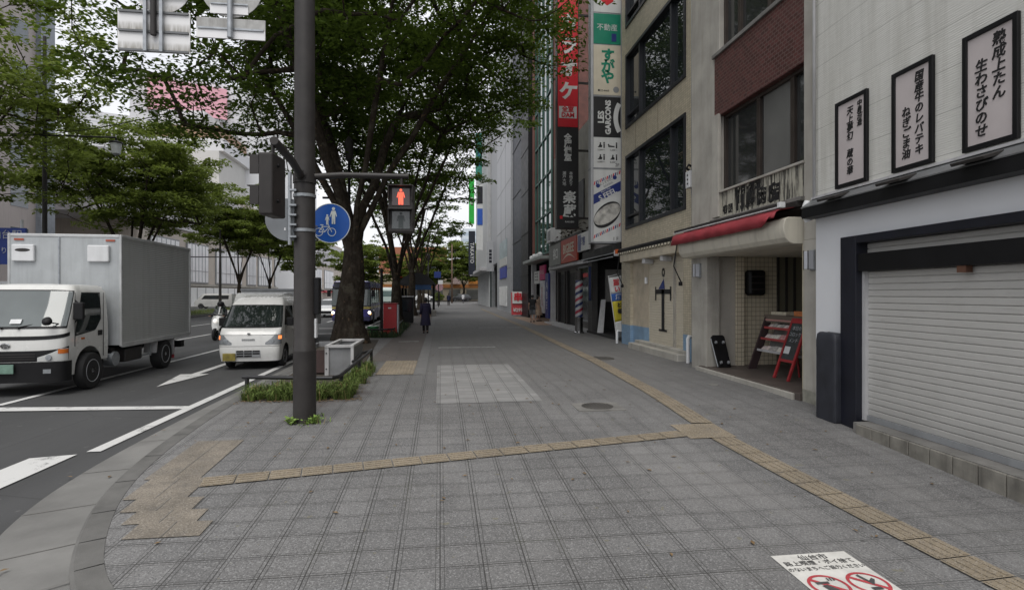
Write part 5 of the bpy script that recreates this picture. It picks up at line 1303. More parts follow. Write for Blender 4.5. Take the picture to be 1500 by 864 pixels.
# ================================================================== planters, rails, boxes
def grass_patch(name, label, region, n, h, seed, c=(.075,.105,.03), droop=.5, zf=None, tuft=0):
    r = random.Random(seed); b = MB(); cx = cy = 0; th = 1
    for i in range(n):
        if tuft:
            if i % tuft == 0: cx, cy = region(r); th = r.uniform(.45, 1.15)
            q = r.uniform(0, 6.28); rr = r.uniform(0, .05); x, y, a, hh = cx+rr*cos(q), cy+rr*sin(q), q+r.gauss(0, .5), h*th*r.uniform(.5, 1.05); l = hh*r.uniform(.3, 1.0)
        else:
            x, y = region(r); hh = h*r.uniform(.35, 1.15)*(.45+1.1*max(0, .5+noise.noise(Vector((x*3.1, y*3.1, 1.7))))); a = r.uniform(0, 6.28); l = hh*r.uniform(.2, droop)
        z = (zf(x, y) if zf else gz(y))
        d = Vector((cos(a), sin(a), 0)); w_ = Vector((-d.y, d.x, 0))*r.uniform(.004, .009)
        p0 = Vector((x, y, z)); p1 = p0+d*l*.35+Vector((0, 0, hh*.75)); p2 = p0+d*l+Vector((0, 0, hh*r.uniform(.45, .95)))
        b._add([p0-w_, p0+w_, p1+w_*.8, p1-w_*.8, p2], [(0,1,2,3), (3,2,4)])
    m = bpy.data.materials.new(name); g = NG(m)
    rp = g.new('ShaderNodeNewGeometry').outputs['Random Per Island']
    col = g.mix(rp, tuple(x*.45 for x in c), tuple(x*1.7 for x in c)); col = g.mix(g.math('GREATER_THAN', rp, .93), col, (.22,.18,.08))
    g.put(g.p.inputs['Base Color'], col); g.p.inputs['Roughness'].default_value = .6; g.p.inputs['Specular IOR Level'].default_value = .2
    return tag(b.build(name, m, recalc=False), label, 'grass', kind='stuff')
soil = mat('planter soil', (.05,.04,.03), .95, var=.5, scale=9, bump=.8, bscale=30)
b = MB(); b.grid([[(-3.1, y, .012), (-1.55+max(0, (y-9.2))*-.06, y, .012)] for y in (9.1, 12, 16, 19.5, 20.5)]); tag(b.build('planter_soil', soil), 'bare soil bed under the first street tree', 'soil', kind='structure')
def reg1(r):
    if r.random() < .62: x = r.uniform(-3.12, -1.46); return x, 9.06+.10*noise.noise(Vector((x*4, 0, 3)))+abs(r.gauss(0, .34))
    return (-1.62+r.gauss(0, .09), r.uniform(9.1, 12.6))
grass_patch('planter_grass', 'ragged green grass along the front edge of the first planter', reg1, 6500, .30, 4, (.11,.155,.040), 1.0, tuft=26)
grass_patch('weeds', 'bright green weeds sprouting round the pole foot', lambda r: (lambda a, d: (PX+d*cos(a), PY-.02+d*sin(a)))(r.uniform(0, 6.28), r.uniform(.13, .24)+(.12 if r.random() < .25 else 0)) if r.random() < .7 else (PX+.12+r.gauss(0, .06), PY-.16+r.gauss(0, .04)), 110, .085, 5, (.13,.20,.045), 1.3)
b = MB(); r_ = random.Random(77)
for i in range(150):
    a = r_.choice((-2.7, -.5, -.7, -2.4))+r_.gauss(0, .35); d = r_.uniform(.15, .23); x, y = PX+d*cos(a), PY-.02+d*sin(a); z = gz(y)+r_.uniform(.0, .07); q = r_.uniform(0, 6.28)
    f = Vector((cos(q), sin(q), r_.uniform(.1, .9)))*r_.uniform(.03, .055); n = f.cross(Vector((0, 0, 1))).normalized()*.02; p = Vector((x, y, z))
    b._add([p, p+f*.5+n, p+f, p+f*.5-n], [(0,1,2,3)])
tag(b.build('weed_leaves', mat('weed leaf', (.16,.25,.05), .6, var=.5, scale=25), recalc=False), 'broad bright weed leaves at both sides of the pole foot', 'weeds', kind='stuff')
M_RAIL = mat('dark rail paint', (.030,.030,.032), .4, .3, var=.3, scale=9)
def guard_rail(label, path, posts, h=.32, r=.033, double=None):
    t = thing('guard_rail', label, 'railing', (path[0][0], path[0][1], 0), 0, 'low planter rails')
    b = MB(); b.tube([(x, y, h) for x, y in path], r, 12); b.build('top_rail', M_RAIL, t, True, smooth=40)
    if double:
        b = MB(); b.tube([(x, y, h-.02) for x, y in double], r, 12); b.build('second_rail', M_RAIL, t, True, smooth=40)
    for x, y in posts:
        b = MB(); b.cyl((x, y, -.02), (x, y, h-.01), .034, .034, 12); b.build('post', M_RAIL, t, True, smooth=40)
    return t
guard_rail('low dark tube rail bent round the first planter behind the pole', [(-3.24, 9.55), (-1.95, 9.27), (-1.76, 9.26), (-1.67, 9.4), (-1.66, 13.4), (-1.66, 13.75)], [(-3.17, 9.54), (-1.67, 9.62), (-1.66, 13.65), (-1.66, 11.6)], double=[(-1.78, 11.6), (-1.84, 13.2), (-1.68, 13.75)])
guard_rail('low dark tube rail round the second planter by the red box', [(-3.1, 21.6), (-2.0, 21.5), (-1.8, 21.7), (-1.85, 24.5), (-1.95, 29.5)], [(-2.6, 21.56), (-1.86, 21.6), (-1.9, 25.4), (-1.95, 29.4)])
b = MB(); b.box(-3.15, -1.9, 21.6, 30.5, -.1, .05); tag(b.build('planter_bed', soil), 'soil bed of the second planter', 'soil', kind='structure')
grass_patch('ground_cover', 'low dark green ground cover along the second planter', lambda r: ((r.uniform(-3.1, -1.8), r.uniform(21.4, 22.2)) if r.random() < .45 else (-1.78+r.gauss(0, .10), r.uniform(21.4, 30))), 3200, .30, 8, (.045,.075,.035), .9)
# open concrete box with pale rim around the tree foot
t = thing('concrete_planter_box', 'open grey concrete box with pale rim at the foot of the first tree', 'planter box', (-2.05, 12.3, 0))
bx_ = lambda name, m, x0, x1, y0, y1, z0, z1, bevel=0: (lambda b: (b.box(x0, x1, y0, y1, z0, z1), b.build(name, m, t, True, bevel=bevel))[1])(MB())
cg = mat('grey box panel', (.19,.195,.20), .8, var=.2, scale=4, dirt=.3); cw = mat('pale box rim', (.40,.40,.40), .7, dirt=.4)
Q0, Q1, QA, QB = -2.36, -1.78, 11.66, 13.3
bx_('front_panel', cg, Q0+.04, Q1-.04, QA+.04, QA+.09, 0, .58); bx_('side_panel', cg, Q1-.09, Q1-.04, QA+.09, QB, 0, .58); bx_('side_panel', mat('dark rusty panel', (.05,.03,.028), .8, var=.5), Q0-.42, Q0+.04, QA+.16, QA+.21, 0.05, .52); bx_('side_panel', cg, Q0-.5, Q0-.45, QA+.2, QB, 0, .55); bx_('back_panel', cg, Q0-.45, Q1-.09, QB-.05, QB, 0, .58)
bx_('rim', cw, Q0, Q1, QA, QA+.10, .58, .635, .006); bx_('rim', cw, Q0, Q0+.08, QA+.10, QB-.08, .58, .635, .006); bx_('rim', cw, Q1-.08, Q1, QA+.10, QB-.08, .58, .635, .006); bx_('rim', cw, Q0, Q1, QB-.08, QB, .58, .635, .006)
bx_('corner_post', cw, Q0, Q0+.08, QA+.005, QA+.08, 0, .58, .005); bx_('corner_post', cw, Q1-.06, Q1, QA+.005, QA+.08, 0, .58, .005)
bx_('soil', soil, Q0-.44, Q1-.09, QA+.22, QB-.05, .0, .46)
for z in (.14, .46): bx_('bolt', MT['black'], Q0+.02, Q0+.05, QA-.008, QA+.005, z, z+.02)
# red cabinet
t = thing('red_cabinet', 'red upright cabinet with a small white mark beside the second planter', 'cabinet', (-1.95, 22.6, 0))
b = MB(); b.box(-2.25, -1.72, 22.3, 22.85, .06, 1.28); b.build('case', mat('cabinet red', (.40,.018,.022), .4, var=.12, dirt=.15), t, True, bevel=.02)
b = MB(); b.box(-2.25, -1.70, 22.28, 22.87, 1.28, 1.32); b.build('lid', MT['red'], t, True, bevel=.01); b = MB(); b.box(-2.06, -1.94, 22.285, 22.298, 1.10, 1.15); b.build('mark', MT['white'], t, True)
b = MB(); b.box(-1.715, -1.66, 22.35, 22.8, .05, 1.25); b.build('grey_side', MT['steel'], t, True)
t = thing('stop_post', 'dark slim post standing in front of the red cabinet', 'post', (-2.25, 21.95, 0)); b = MB(); b.cyl((-2.28, 21.95, 0), (-2.28, 21.95, 2.55), .055, .055, 14); b.build('shaft', MT['black'], t, True, smooth=40); b = MB(); b.lathe([(.06, 2.55), (.08, 2.58), (.03, 2.68), (0, 2.7)], Matrix.Translation((-2.28, 21.95, 0)), 14); b.build('cap', MT['black'], t, True, smooth=True)
b = MB(); b.lathe([(.20, 0), (.24, .28), (.25, .30), (.22, .30)], Matrix.Translation((-2.75, 23.2, .05)), 18); tag(b.build('green_tub', mat('green plastic', (.02,.22,.06), .4), smooth=40), 'green plastic tub beside the red cabinet', 'tub')
# bus shelter
t = thing('bus_shelter', 'bus shelter with a dark arched roof and slim posts on the brown path', 'bus shelter', (-2.2, 48, 0))
b = MB(); prof = []
for k in range(13):
    u = -1+2*k/12; prof.append((-1.85+1.45*u, 44.0, 2.52+.85*max(0, cos(u*pi/2))**.8))
pr = prof + [(-.38, 44.0, 2.42), (-3.32, 44.0, 2.42)]
b.prism(pr, (0, 9.5, 0)); b.build('roof', mat('shelter roof', (.012,.012,.014), .55), t, True)
for y in (44.6, 48.7, 52.8):
    for x in (-.55, -3.2):
        b = MB(); b.cyl((x, y, 0), (x, y, 2.7), .06, .06, 12); b.build('post', MT['black'], t, True, smooth=40)
b = MB(); b.box(-2.3, -.7, 44.05, 44.15, 2.0, 2.41); b.build('blue_panel', mat('shelter blue', (.015,.06,.16), .5), t, True)
b = MB(); b.box(-3.3, -3.25, 44.6, 52.8, .3, 2.2); b.build('glass_wall', MT['glass'], t, True)
t = thing('vending_machine', 'dark boxy machine with a pale top under the trees beyond the red cabinet', 'machine', (-1.9, 31.5, 0))
b = MB(); b.box(-2.4, -1.5, 31.2, 31.9, .05, 1.5); b.build('case', MT['black'], t, True, bevel=.03); b = MB(); b.box(-2.3, -1.6, 31.185, 31.2, .7, 1.35); b.build('window', MT['glass'], t, True); b = MB(); b.box(-2.42, -1.48, 31.18, 31.92, 1.5, 1.56); b.build('top', MT['whitegrey'], t, True, bevel=.01)
b = MB(); b.box(-1.3, -.3, 41.5, 44.0, 0, .42); tag(b.build('bench_block', MT['concrete_dark'], bevel=.03), 'low grey block seat at the edge of the pavement near the shelter', 'bench')
# ================================================================== vehicle shells
class Shell:
    """body surface: u -1..1 across the front (local -Y), 1..2 / -1..-2 along the sides; z up"""
    def __init__(self, levels): self.L = levels       # (z, front y, sweep, half width, rear y, exponent)
    def lev(self, z):
        L = self.L
        if z <= L[0][0]: return L[0][1:]
        for a, c in zip(L, L[1:]):
            if z <= c[0]:
                t = (z-a[0])/(c[0]-a[0]); return [p+(q-p)*t for p, q in zip(a[1:], c[1:])]
        return L[-1][1:]
    def at(self, u, z, off=0.0):
        yf, sw, w_, yr, p = self.lev(z); s = 1 if u >= 0 else -1; a = abs(u)
        if a <= 1:
            f = a*pi/2; x = w_*s*abs(sin(f))**p if a > 0 else 0; y = yf+sw*(1-abs(cos(f))**p if a < 1 else 1)
        else: x = w_*s; y = yf+sw+(yr-yf-sw)*(a-1)
        if off:
            e = 1e-3; A = self.at(u-e, z); B_ = self.at(u+e, z); C_ = self.at(u, z+e)
            n = (B_-A).cross(C_-Vector((x, y, z)))
            if n.length > 1e-12:
                n.normalize(); q = Vector((x, y, z))
                if n.dot(Vector((x, y-yf-1.2, 0))) < 0: n = -n
                return q+n*off
        return Vector((x, y, z))
    def uy(self, y, z=.6):
        yf, sw, w_, yr, p = self.lev(z); return 1+(y-yf-sw)/(yr-yf-sw)
    def patch(self, b, u0, u1, z0, z1, nu=24, nz=8, off=0.0):
        rows = []
        for j in range(nz+1):
            row = []
            for i in range(nu+1):
                u = u0+(u1-u0)*i/nu
                a = z0(u) if callable(z0) else z0; c = z1(u) if callable(z1) else z1
                row.append(self.at(u, a+(c-a)*j/nz, off))
            rows.append(row)
        b.grid(rows); return b
def shell_part(sh, name, m, parent, u0, u1, z0, z1, nu=24, nz=6, off=.0, smooth=40, thick=0):
    b = MB(); sh.patch(b, u0, u1, z0, z1, nu, nz, off); o = b.build(name, m, parent, smooth=smooth)
    if thick: k = o.modifiers.new('solid', 'SOLIDIFY'); k.thickness = thick; k.offset = 1
    return o
def roof_cap(sh, z, zc, name, m, parent, n=40):
    b = MB(); ring = [sh.at(-2+4*i/n, z) for i in range(n+1)]
    c = sum(ring, Vector())/len(ring)
    rows = [ring] + [[p.lerp(c, t)+Vector((0, 0, (zc-z)*(1-(1-t)**2.2))) for p in ring] for t in (.06, .15, .3, .5, .75, .98)]
    b.grid(rows, closed=True); return b.build(name, m, parent, smooth=50)
def wheel(parent, x, y, r, width, side, name='wheel', rimm=None):
    """side +1: outer face towards +X"""
    M = Matrix.Translation((x, y, r)) @ Matrix.Rotation(radians(90), 4, 'Y')
    b = MB(); h = width/2
    b.lathe([(r*.62, -h*.9), (r*.8, -h), (r*.95, -h*.9), (r, -h*.55), (r, h*.55), (r*.95, h*.9), (r*.8, h), (r*.62, h*.9)], M, 32)
    ty = b.build(name, MT['rubber'], parent, smooth=40)
    b = MB(); s = side
    b.lathe([(r*.64, s*h*.85), (r*.60, s*h*.95), (r*.54, s*h*.78), (r*.34, s*h*.62), (r*.30, s*h*.86), (r*.12, s*h*.9), (.001, s*h*.9)], M, 28)
    ri = b.build('rim', rimm or MT['lightgrey'], ty, smooth=35)
    b = MB()
    for k in range(6):
        a = 2*pi*k/6; c = M @ Vector((r*.21*cos(a), r*.21*sin(a), s*h*.85)); d = M @ Vector((r*.21*cos(a), r*.21*sin(a), s*h*1.0)); b.cyl(c, d, r*.035, r*.03, 8)
        c = M @ Vector((r*.45*cos(a+.3), r*.45*sin(a+.3), s*h*.66)); d = M @ Vector((r*.45*cos(a+.3), r*.45*sin(a+.3), s*h*.735)); b.cyl(c, d, r*.07, r*.07, 8)
    b.build('wheel_nut', MT['darkmetal'], ri)
    return ty
def carpaint(name, c, rough=.28):
    m = mat(name, c, rough, 0, var=.05, scale=1.2, dirt=.10, spec=.6); m.node_tree.nodes['Principled BSDF'].inputs['Coat Weight'].default_value = .35; return m
P_WHITE = carpaint('white vehicle paint', (.60,.60,.58)); P_WHITE2 = carpaint('white van paint', (.62,.62,.605))
M_LAMP = glass('headlamp glass', (.50,.51,.50), .12, .6); M_AMBER = mat('amber lens', (.50,.13,.02), .25)
M_PLASTIC = mat('black plastic', (.007,.007,.008), .6, var=.2, spec=.3)

# ------------------------------------------------------------------ box truck
def box_truck():
    t = thing('box_truck', 'white cab truck with tall ribbed silver cargo box, nearest on the road', 'truck', (-8.0, 12.05, RZ), radians(2.2))
    sh = Shell([(.30,-.79,.27,.90,.74,.55), (.75,-.82,.27,.92,.74,.52), (1.0,-.81,.27,.925,.74,.52), (1.28,-.76,.26,.92,.74,.5), (1.60,-.59,.24,.90,.74,.5), (1.98,-.40,.22,.86,.74,.5), (2.06,-.33,.22,.83,.72,.5), (2.10,-.26,.22,.76,.66,.5)])
    def arch(u):
        if abs(u) <= 1: return .32
        y = sh.at(abs(u), .6).y
        d = .47**2-(y-.06)**2
        return max(.55 if y > .45 else .36, .40+math.sqrt(d) if d > 0 else 0)
    b = MB(); sh.patch(b, -2, -1, arch, 2.10, 40, 12); sh.patch(b, 1, 2, arch, 2.10, 40, 12); sh.patch(b, -1, 1, .34, 2.10, 44, 14)
    b.build('cab', P_WHITE, t, smooth=45)
    roof_cap(sh, 2.10, 2.13, 'roof', P_WHITE, t)
    b = MB(); b.quad((-.90,.735,.5), (.90,.735,.5), (.80,.735,2.08), (-.80,.735,2.08)); b.build('cab_back', P_WHITE, t)
    ws = shell_part(sh, 'windshield', glass('truck windshield', (.11,.125,.125), .04), t, -.80, .80, 1.31, lambda u: 1.98-.03*u*u, off=.006)
    shell_part(sh, 'windshield_seal', MT['black'], t, -.845, .845, 1.275, lambda u: 2.005-.03*u*u, off=.003)
    shell_part(sh, 'black_band', M_PLASTIC, t, -.97, .97, lambda u: 1.06+.07*u*u, lambda u: 1.13+.07*u*u, off=.006)
    shell_part(sh, 'grille', M_PLASTIC, t, -.97, .97, lambda u: .66+.02*u*u, lambda u: .86+.08*u*u, off=.005, nz=4)
    b = MB()
    for z in (.70, .745, .79): sh.patch(b, -.19, .19, z, z+.018, 20, 1, .014)
    b.build('grille_bar', MT['darkmetal'], t)
    for s in (-1, 1):
        lo = lambda u: .66; hi = lambda u: .74+.155*min(1, (abs(u)-.22)/.45)
        o = shell_part(sh, 'headlight', M_LAMP, t, s*.22, s*.94, lo, hi, 18, 4, off=.012)
        b = MB(); sh.patch(b, s*.60, s*.93, .80, .885, 8, 2, .018); b.build('indicator', M_AMBER, o)
        b = MB(); p = sh.at(s*.40, .735, .018); b.lathe([(.055, 0), (.05, .012), (0, .015)], Matrix.Translation(p) @ Matrix.Rotation(radians(90), 4, 'X'), 16); b.build('reflector', MT['steel'], o)
    bm_ = shell_part(sh, 'bumper', M_PLASTIC, t, -1.0, 1.0, .27, lambda u: .655, 30, 5, off=.03)
    for s in (-1, 1):
        b = MB(); sh.patch(b, s*.32, s*.46, .44, .52, 6, 2, .042); b.build('fog_lamp', MT['steel'], bm_)
    b = MB(); b.box(-.17, .17, -.89, -.865, .45, .62); b.build('number_plate', mat('blurred green plate', (.12,.20,.16), .5, var=.4, scale=9), t, bevel=.006)
    b = MB(); b.lathe([(.075, 0), (.085, .012), (.06, .02), (.055, .01)], Matrix.Translation((0, -.82, .965)) @ Matrix.Rotation(radians(90), 4, 'X') @ Matrix.Diagonal((1, .62, 1, 1)), 24); b.box(-.05, .05, -.838, -.826, .955, .975); b.build('emblem', mat('chrome emblem', (.4,.4,.4), .2, 1), t, smooth=40)
    # doors: window, seams, handle on both sides
    for s in (-1, 1):
        u = lambda y: s*sh.uy(y, 1.4)
        yA, yB = -.50, .48
        def zl(uu):
            y = sh.at(abs(uu), 1.4).y; return 1.22 if y > -.05 else 1.22+.0*(y)
        def lower(uu):
            y = sh.at(abs(uu), 1.4).y; return 1.20+max(0, (.30-y))*-.12 if y < .3 else 1.20+(y-.3)*1.2
        shell_part(sh, 'door_window', MT['carglass'], t, u(-.30), u(.46), lower, 1.93, 14, 6, off=.005)
        shell_part(sh, 'window_seal', MT['black'], t, u(-.33), u(.49), lambda q: lower(q)-.025, 1.955, 14, 6, off=.002)
        b = MB(); x = s*.93
        b.box(x-s*.004, x+s*.003, .545, .555, .62, 1.95); b.build('door_seam', MT['black'], t)
        b = MB(); b.box(x-s*.004, x+s*.003, -.425, -.415, .9, 1.95); b.build('door_seam', MT['black'], t)
        b = MB(); b.box(x-s*.01, x+s*.012, .36, .50, 1.06, 1.17); b.build('door_handle', M_PLASTIC, t, bevel=.008)
        b = MB(); b.box(x-s*.005, x+s*.012, -.22, -.12, 1.02, 1.06); b.build('side_marker', M_AMBER, t, bevel=.005)
        text('2 TON', .07, MT['darkmetal'], t, (x+s*.005, .10, 1.08), (0, s, 0), UP) if False else None
    # mirrors and wipers
    for s in (-1, 1):
        b = MB(); b.box(s*1.02-.09, s*1.02+.09, -.50, -.42, 1.42, 1.76); mi = b.build('mirror', M_PLASTIC, t, bevel=.025, bseg=3)
        b = MB(); b.tube([(s*.88, -.33, 1.80), (s*1.0, -.44, 1.74)], .012); b.build('mirror_arm', M_PLASTIC, mi); b = MB(); b.tube([(s*.9, -.38, 1.36), (s*1.0, -.44, 1.45)], .012); b.build('mirror_arm', M_PLASTIC, mi)
    b = MB(); b.lathe([(.0, 0), (.07, .01), (.085, .05), (.06, .09), (0, .10)], Matrix.Translation((.72, -.84, 1.40)) @ Matrix.Rotation(radians(70), 4, 'X'), 16); b.tube([(.86, -.53, 1.32), (.74, -.78, 1.38)], .012); b.build('round_mirror', M_PLASTIC, t, smooth=True)
    b = MB()
    for x0, x1 in ((-.1, -.75), (.18, .70)):
        p0 = Vector((x0, -.775, 1.30)); p1 = Vector((x1, -.63, 1.42)); b.tube([p0, p1], .011, 8); b.cyl(p0+Vector((0, .02, -.02)), p0+Vector((0, -.03, 0)), .022)
    b.build('wiper', MT['black'], t)
    b = MB(); b.prism([(.02, -.735, 1.37), (.20, -.73, 1.37), (.20, -.685, 1.45), (.02, -.69, 1.45)], (0, -.02, 0)); b.build('sticker', MT['white'], ws)
    # cargo box
    rib = bpy.data.materials.new('ribbed aluminium'); g = NG(rib); X, Y, Z = g.xyz(g.obj())
    n = g.noise(g.obj(), 1.3, 5); st = g.noise(g.mapping(g.obj(), (3, 3, .25)), 2, 5)
    gl = g.math('LESS_THAN', g.math('FRACT', g.math('MULTIPLY', Z, 22)), .16)
    col = g.mix(n, (.40,.415,.41), (.48,.49,.485)); col = g.mix(g.ramp(st, [(.5, 0.0), (.75, .3)]), col, (.2,.2,.19)); col = g.mix(g.math('MULTIPLY', gl, .30), col, (.15,.15,.15))
    g.put(g.p.inputs['Base Color'], col); g.p.inputs['Roughness'].default_value = .42; g.p.inputs['Metallic'].default_value = .25
    g.bump(g.math('SINE', g.math('MULTIPLY', Z, 138)), .22, .012)
    flat = mat('flat aluminium panel', (.40,.42,.43), .4, .2, var=.08, dirt=.25, coords='obj')
    y0, y1, w_, z0, z1 = .93, 4.62, 1.10, .80, 3.22
    b = MB(); b.box(-w_+.03, w_-.03, y0+.03, y1-.03, z0, z1-.03); cb = b.build('cargo_box', rib, t)
    b = MB(); b.box(-w_+.02, w_-.02, y0, y0+.03, z0, z1-.02); b.build('front_panel', flat, cb)
    b = MB()
    for s in (-1, 1):
        b.box(s*w_-s*.05, s*w_, y0-.012, y0+.05, z0-.03, z1); b.box(s*w_-s*.05, s*w_, y1-.05, y1+.012, z0-.03, z1)
        b.box(s*w_-s*.05, s*w_, y0+.05, y1-.05, z1-.07, z1); b.box(s*w_-s*.05, s*w_, y0+.05, y1-.05, z0-.06, z0+.05)
    b.box(-w_+.05, w_-.05, y0-.012, y0+.05, z1-.07, z1); b.box(-w_+.05, w_-.05, y1-.05, y1+.012, z1-.07, z1)
    b.build('corner_trim', mat('aluminium trim', (.48,.49,.49), .35, .4), cb, bevel=.012)
    b = MB(); b.box(-.135, -.105, y0-.022, y0, z0, z1-.07); b.build('centre_seam', MT['steel'], cb)
    for x, hole in ((-.78, True), (.66, False)):
        b = MB(); b.box(x-.21, x+.21, y0-.07, y0, 2.62, 2.98); v_ = b.build('vent_box', MT['white'], cb, bevel=.02)
        if hole: b = MB(); b.lathe([(.15, 0), (.13, .008), (0, .008)], Matrix.Translation((x, y0-.068, 2.86)) @ Matrix.Rotation(radians(90), 4, 'X') @ Matrix.Diagonal((1, .25, 1, 1)), 20); b.build('vent_slot', MT['darkmetal'], v_)
    for x in (-.88, .88):
        b = MB(); b.box(x-.09, x+.09, y0-.02, y0-.012, 3.07, 3.11); b.build('marker_lamp', mat('orange marker', (.35,.07,.03), .3), cb)
    b = MB(); b.box(-w_+.03, w_-.03, y1-.03, y1, z0, z1-.03); b.build('rear_door', flat, cb)
    # chassis
    b = MB(); b.box(-.40, -.30, .5, 4.4, .52, .74); b.box(.30, .40, .5, 4.4, .52, .74); b.box(-.9, .9, .9, 1.05, .60, .74); b.box(-.9, .9, 2.2, 2.3, .60, .74); b.box(-1.0, 1.0, 4.2, 4.42, .45, .62); b.build('chassis', MT['black'], t)
    b = MB(); b.box(.55, .98, 1.35, 2.1, .38, .68); b.build('tool_box', MT['darkmetal'], t, bevel=.03); b = MB(); b.cyl((.60, 1.0, .5), (.95, 1.0, .5), .16, .16, 18); b.build('air_tank', MT['steel'], t, smooth=40)
    b = MB(); b.tube([(.96, 1.4, .45), (.96, 2.6, .45)], .018); b.tube([(.96, 2.55, .75), (.96, 2.55, .40)], .015); b.build('side_guard', MT['steel'], t)
    for s in (-1, 1):
        wheel(t, s*.90, .06, .37, .20, s); wheel(t, s*.92, 3.20, .37, .26, s)
        b = MB(); b.prism([(s*1.03, 2.72, .80), (s*1.03, 2.80, .80), (s*1.03, 2.72, .45), (s*1.03, 2.66, .45)], (-s*.28, 0, 0)); b.build('mudguard', MT['whitegrey'], t); b = MB(); b.prism([(s*1.03, 3.62, .80), (s*1.03, 3.70, .80), (s*1.03, 3.74, .3), (s*1.03, 3.70, .3)], (-s*.28, 0, 0)); b.build('mudguard', MT['whitegrey'], t)
    b = MB(); b.box(.75, 1.03, 3.70, 3.72, .2, .55); b.build('mud_flap', mat('red flap', (.25,.02,.03), .7), t)
    b = MB(); b.box(-.85, .85, -.55, .7, .33, .7); b.build('underbody', MT['black'], t)
box_truck()

# ------------------------------------------------------------------ small white van
def mini_van():
    t = thing('mini_van', 'small cream white van with lit indicators and dark windshield driving towards the camera', 'van', (-4.80, 14.55, RZ), radians(2.0))
    sh = Shell([(.20,.03,.28,.70,3.38,.45), (.45,-.02,.28,.73,3.40,.42), (.68,.0,.26,.735,3.40,.42), (.92,.06,.24,.735,3.40,.42), (1.02,.16,.22,.735,3.4,.42), (1.10,.26,.22,.73,3.4,.42), (1.62,.72,.20,.655,3.38,.42), (1.74,.84,.22,.62,3.36,.42), (1.82,1.02,.25,.55,3.3,.5)])
    def arch(u):
        y = sh.at(abs(u), .6).y; z = .24
        for ya in (.72, 3.0):
            d = .36**2-(y-ya)**2
            if d > 0: z = max(z, .27+math.sqrt(d))
        return z
    b = MB(); sh.patch(b, -2, -1, arch, 1.82, 60, 14); sh.patch(b, 1, 2, arch, 1.82, 60, 14); sh.patch(b, -1, 1, .22, 1.82, 44, 18); b.build('body', P_WHITE2, t, smooth=50)
    roof_cap(sh, 1.82, 1.87, 'roof', P_WHITE2, t)
    b = MB()
    for k in range(9):
        x = -.42+.105*k; b.tube([(x, 1.15, 1.852), (x, 1.6, 1.872), (x, 3.1, 1.872)], .014, 8)
    b.build('roof_rib', P_WHITE2, t, smooth=True)
    b = MB(); b.quad((-.7,3.395,.3), (.7,3.395,.3), (.55,3.31,1.82), (-.55,3.31,1.82)); b.build('tailgate', P_WHITE2, t)
    shell_part(sh, 'windshield_seal', MT['black'], t, -.86, .86, lambda u: 1.045+.02*u*u, lambda u: 1.635-.02*u*u, off=.003)
    shell_part(sh, 'windshield', MT['carglass'], t, -.82, .82, lambda u: 1.075+.02*u*u, lambda u: 1.615-.02*u*u, off=.007)
    b = MB()
    for x0, x1 in ((.02, .42), (-.45, -.05)): p0, p1 = Vector((x0, .235, 1.085)), Vector((x1, .28, 1.15)); b.tube([p0, p1], .009, 6)
    b.build('wiper', MT['black'], t)
    b = MB(); sh.patch(b, -.62, .62, lambda u: .875, .882, 20, 1, .004); sh.patch(b, -.95, .95, .595, .603, 20, 1, .004); b.build('hood_seam', MT['darkmetal'], t)
    b = MB(); b.lathe([(.03, 0), (.034, .006), (0, .008)], Matrix.Translation((0, .028, .915)) @ Matrix.Rotation(radians(90), 4, 'X') @ Matrix.Diagonal((1.2, .75, 1, 1)), 18); b.build('emblem', mat('van emblem', (.35,.35,.35), .25, 1), t)
    b = MB(); [b.box(-.16+.045*k, -.13+.045*k, -.012, -.002+.012, .755, .785) for k in range(7)]; b.build('badge', MT['grey'], t)
    for s in (-1, 1):
        o = shell_part(sh, 'headlight', glass('van headlamp', (.17,.18,.19), .08), t, s*.15, s*.985, lambda u: .64, lambda u: .69+.20*min(1, (abs(u)-.15)/.3), 20, 5, off=.008)
        b = MB(); sh.patch(b, s*.64, s*.96, .77, .86, 8, 3, .014); b.build('indicator', emis('lit indicator', (1, .28, .08), .85, (.5,.16,.05)), o, smooth=True)
        b = MB(); p = sh.at(s*.33, .725, .012); b.lathe([(.06, 0), (.05, .01), (0, .012)], Matrix.Translation(p) @ Matrix.Rotation(radians(90), 4, 'X'), 16); b.build('reflector', MT['steel'], o)
        shell_part(sh, 'side_window', MT['carglass'], t, s*sh.uy(.72, 1.3), s*sh.uy(1.62, 1.3), lambda u: 1.10, 1.60, 10, 4, off=.005)
        shell_part(sh, 'side_window', MT['carglass'], t, s*sh.uy(1.75, 1.3), s*sh.uy(3.15, 1.3), lambda u: 1.10, 1.60, 10, 4, off=.005)
        b = MB(); x = s*.742
        for y in (.66, 1.68): b.box(x-s*.006, x+s*.002, y-.005, y+.005, .40 if y > 1 else .75, 1.12)
        b.build('door_seam', MT['darkmetal'], t); b = MB(); b.box(x-s*.01, x+s*.012, 1.42, 1.56, .96, 1.0); b.build('door_handle', P_WHITE2, t, bevel=.006)
        b = MB(); b.box(s*.84-.085, s*.84+.085, .66, .76, 1.08, 1.30); b.tube([(s*.71, .75, 1.12), (s*.82, .72, 1.16)], .02); b.build('mirror', M_PLASTIC, t, bevel=.02)
        wheel(t, s*.64, .72, .275, .15, s); wheel(t, s*.64, 3.0, .275, .15, s)
    b = MB()
    for z in (.335, .395, .455):
        for x0, x1 in ((-.28, -.115), (-.10, .085), (.10, .27)):
            if z < .37 and x1 > .2: continue
            b.box(x0, x1, -.020, .02, z, z+.04)
    b.build('grille', MT['black'], t); b = MB(); b.box(-.30, .29, -.016, .0, .325, .50); b.build('grille_frame', MT['grey'], t, bevel=.006)
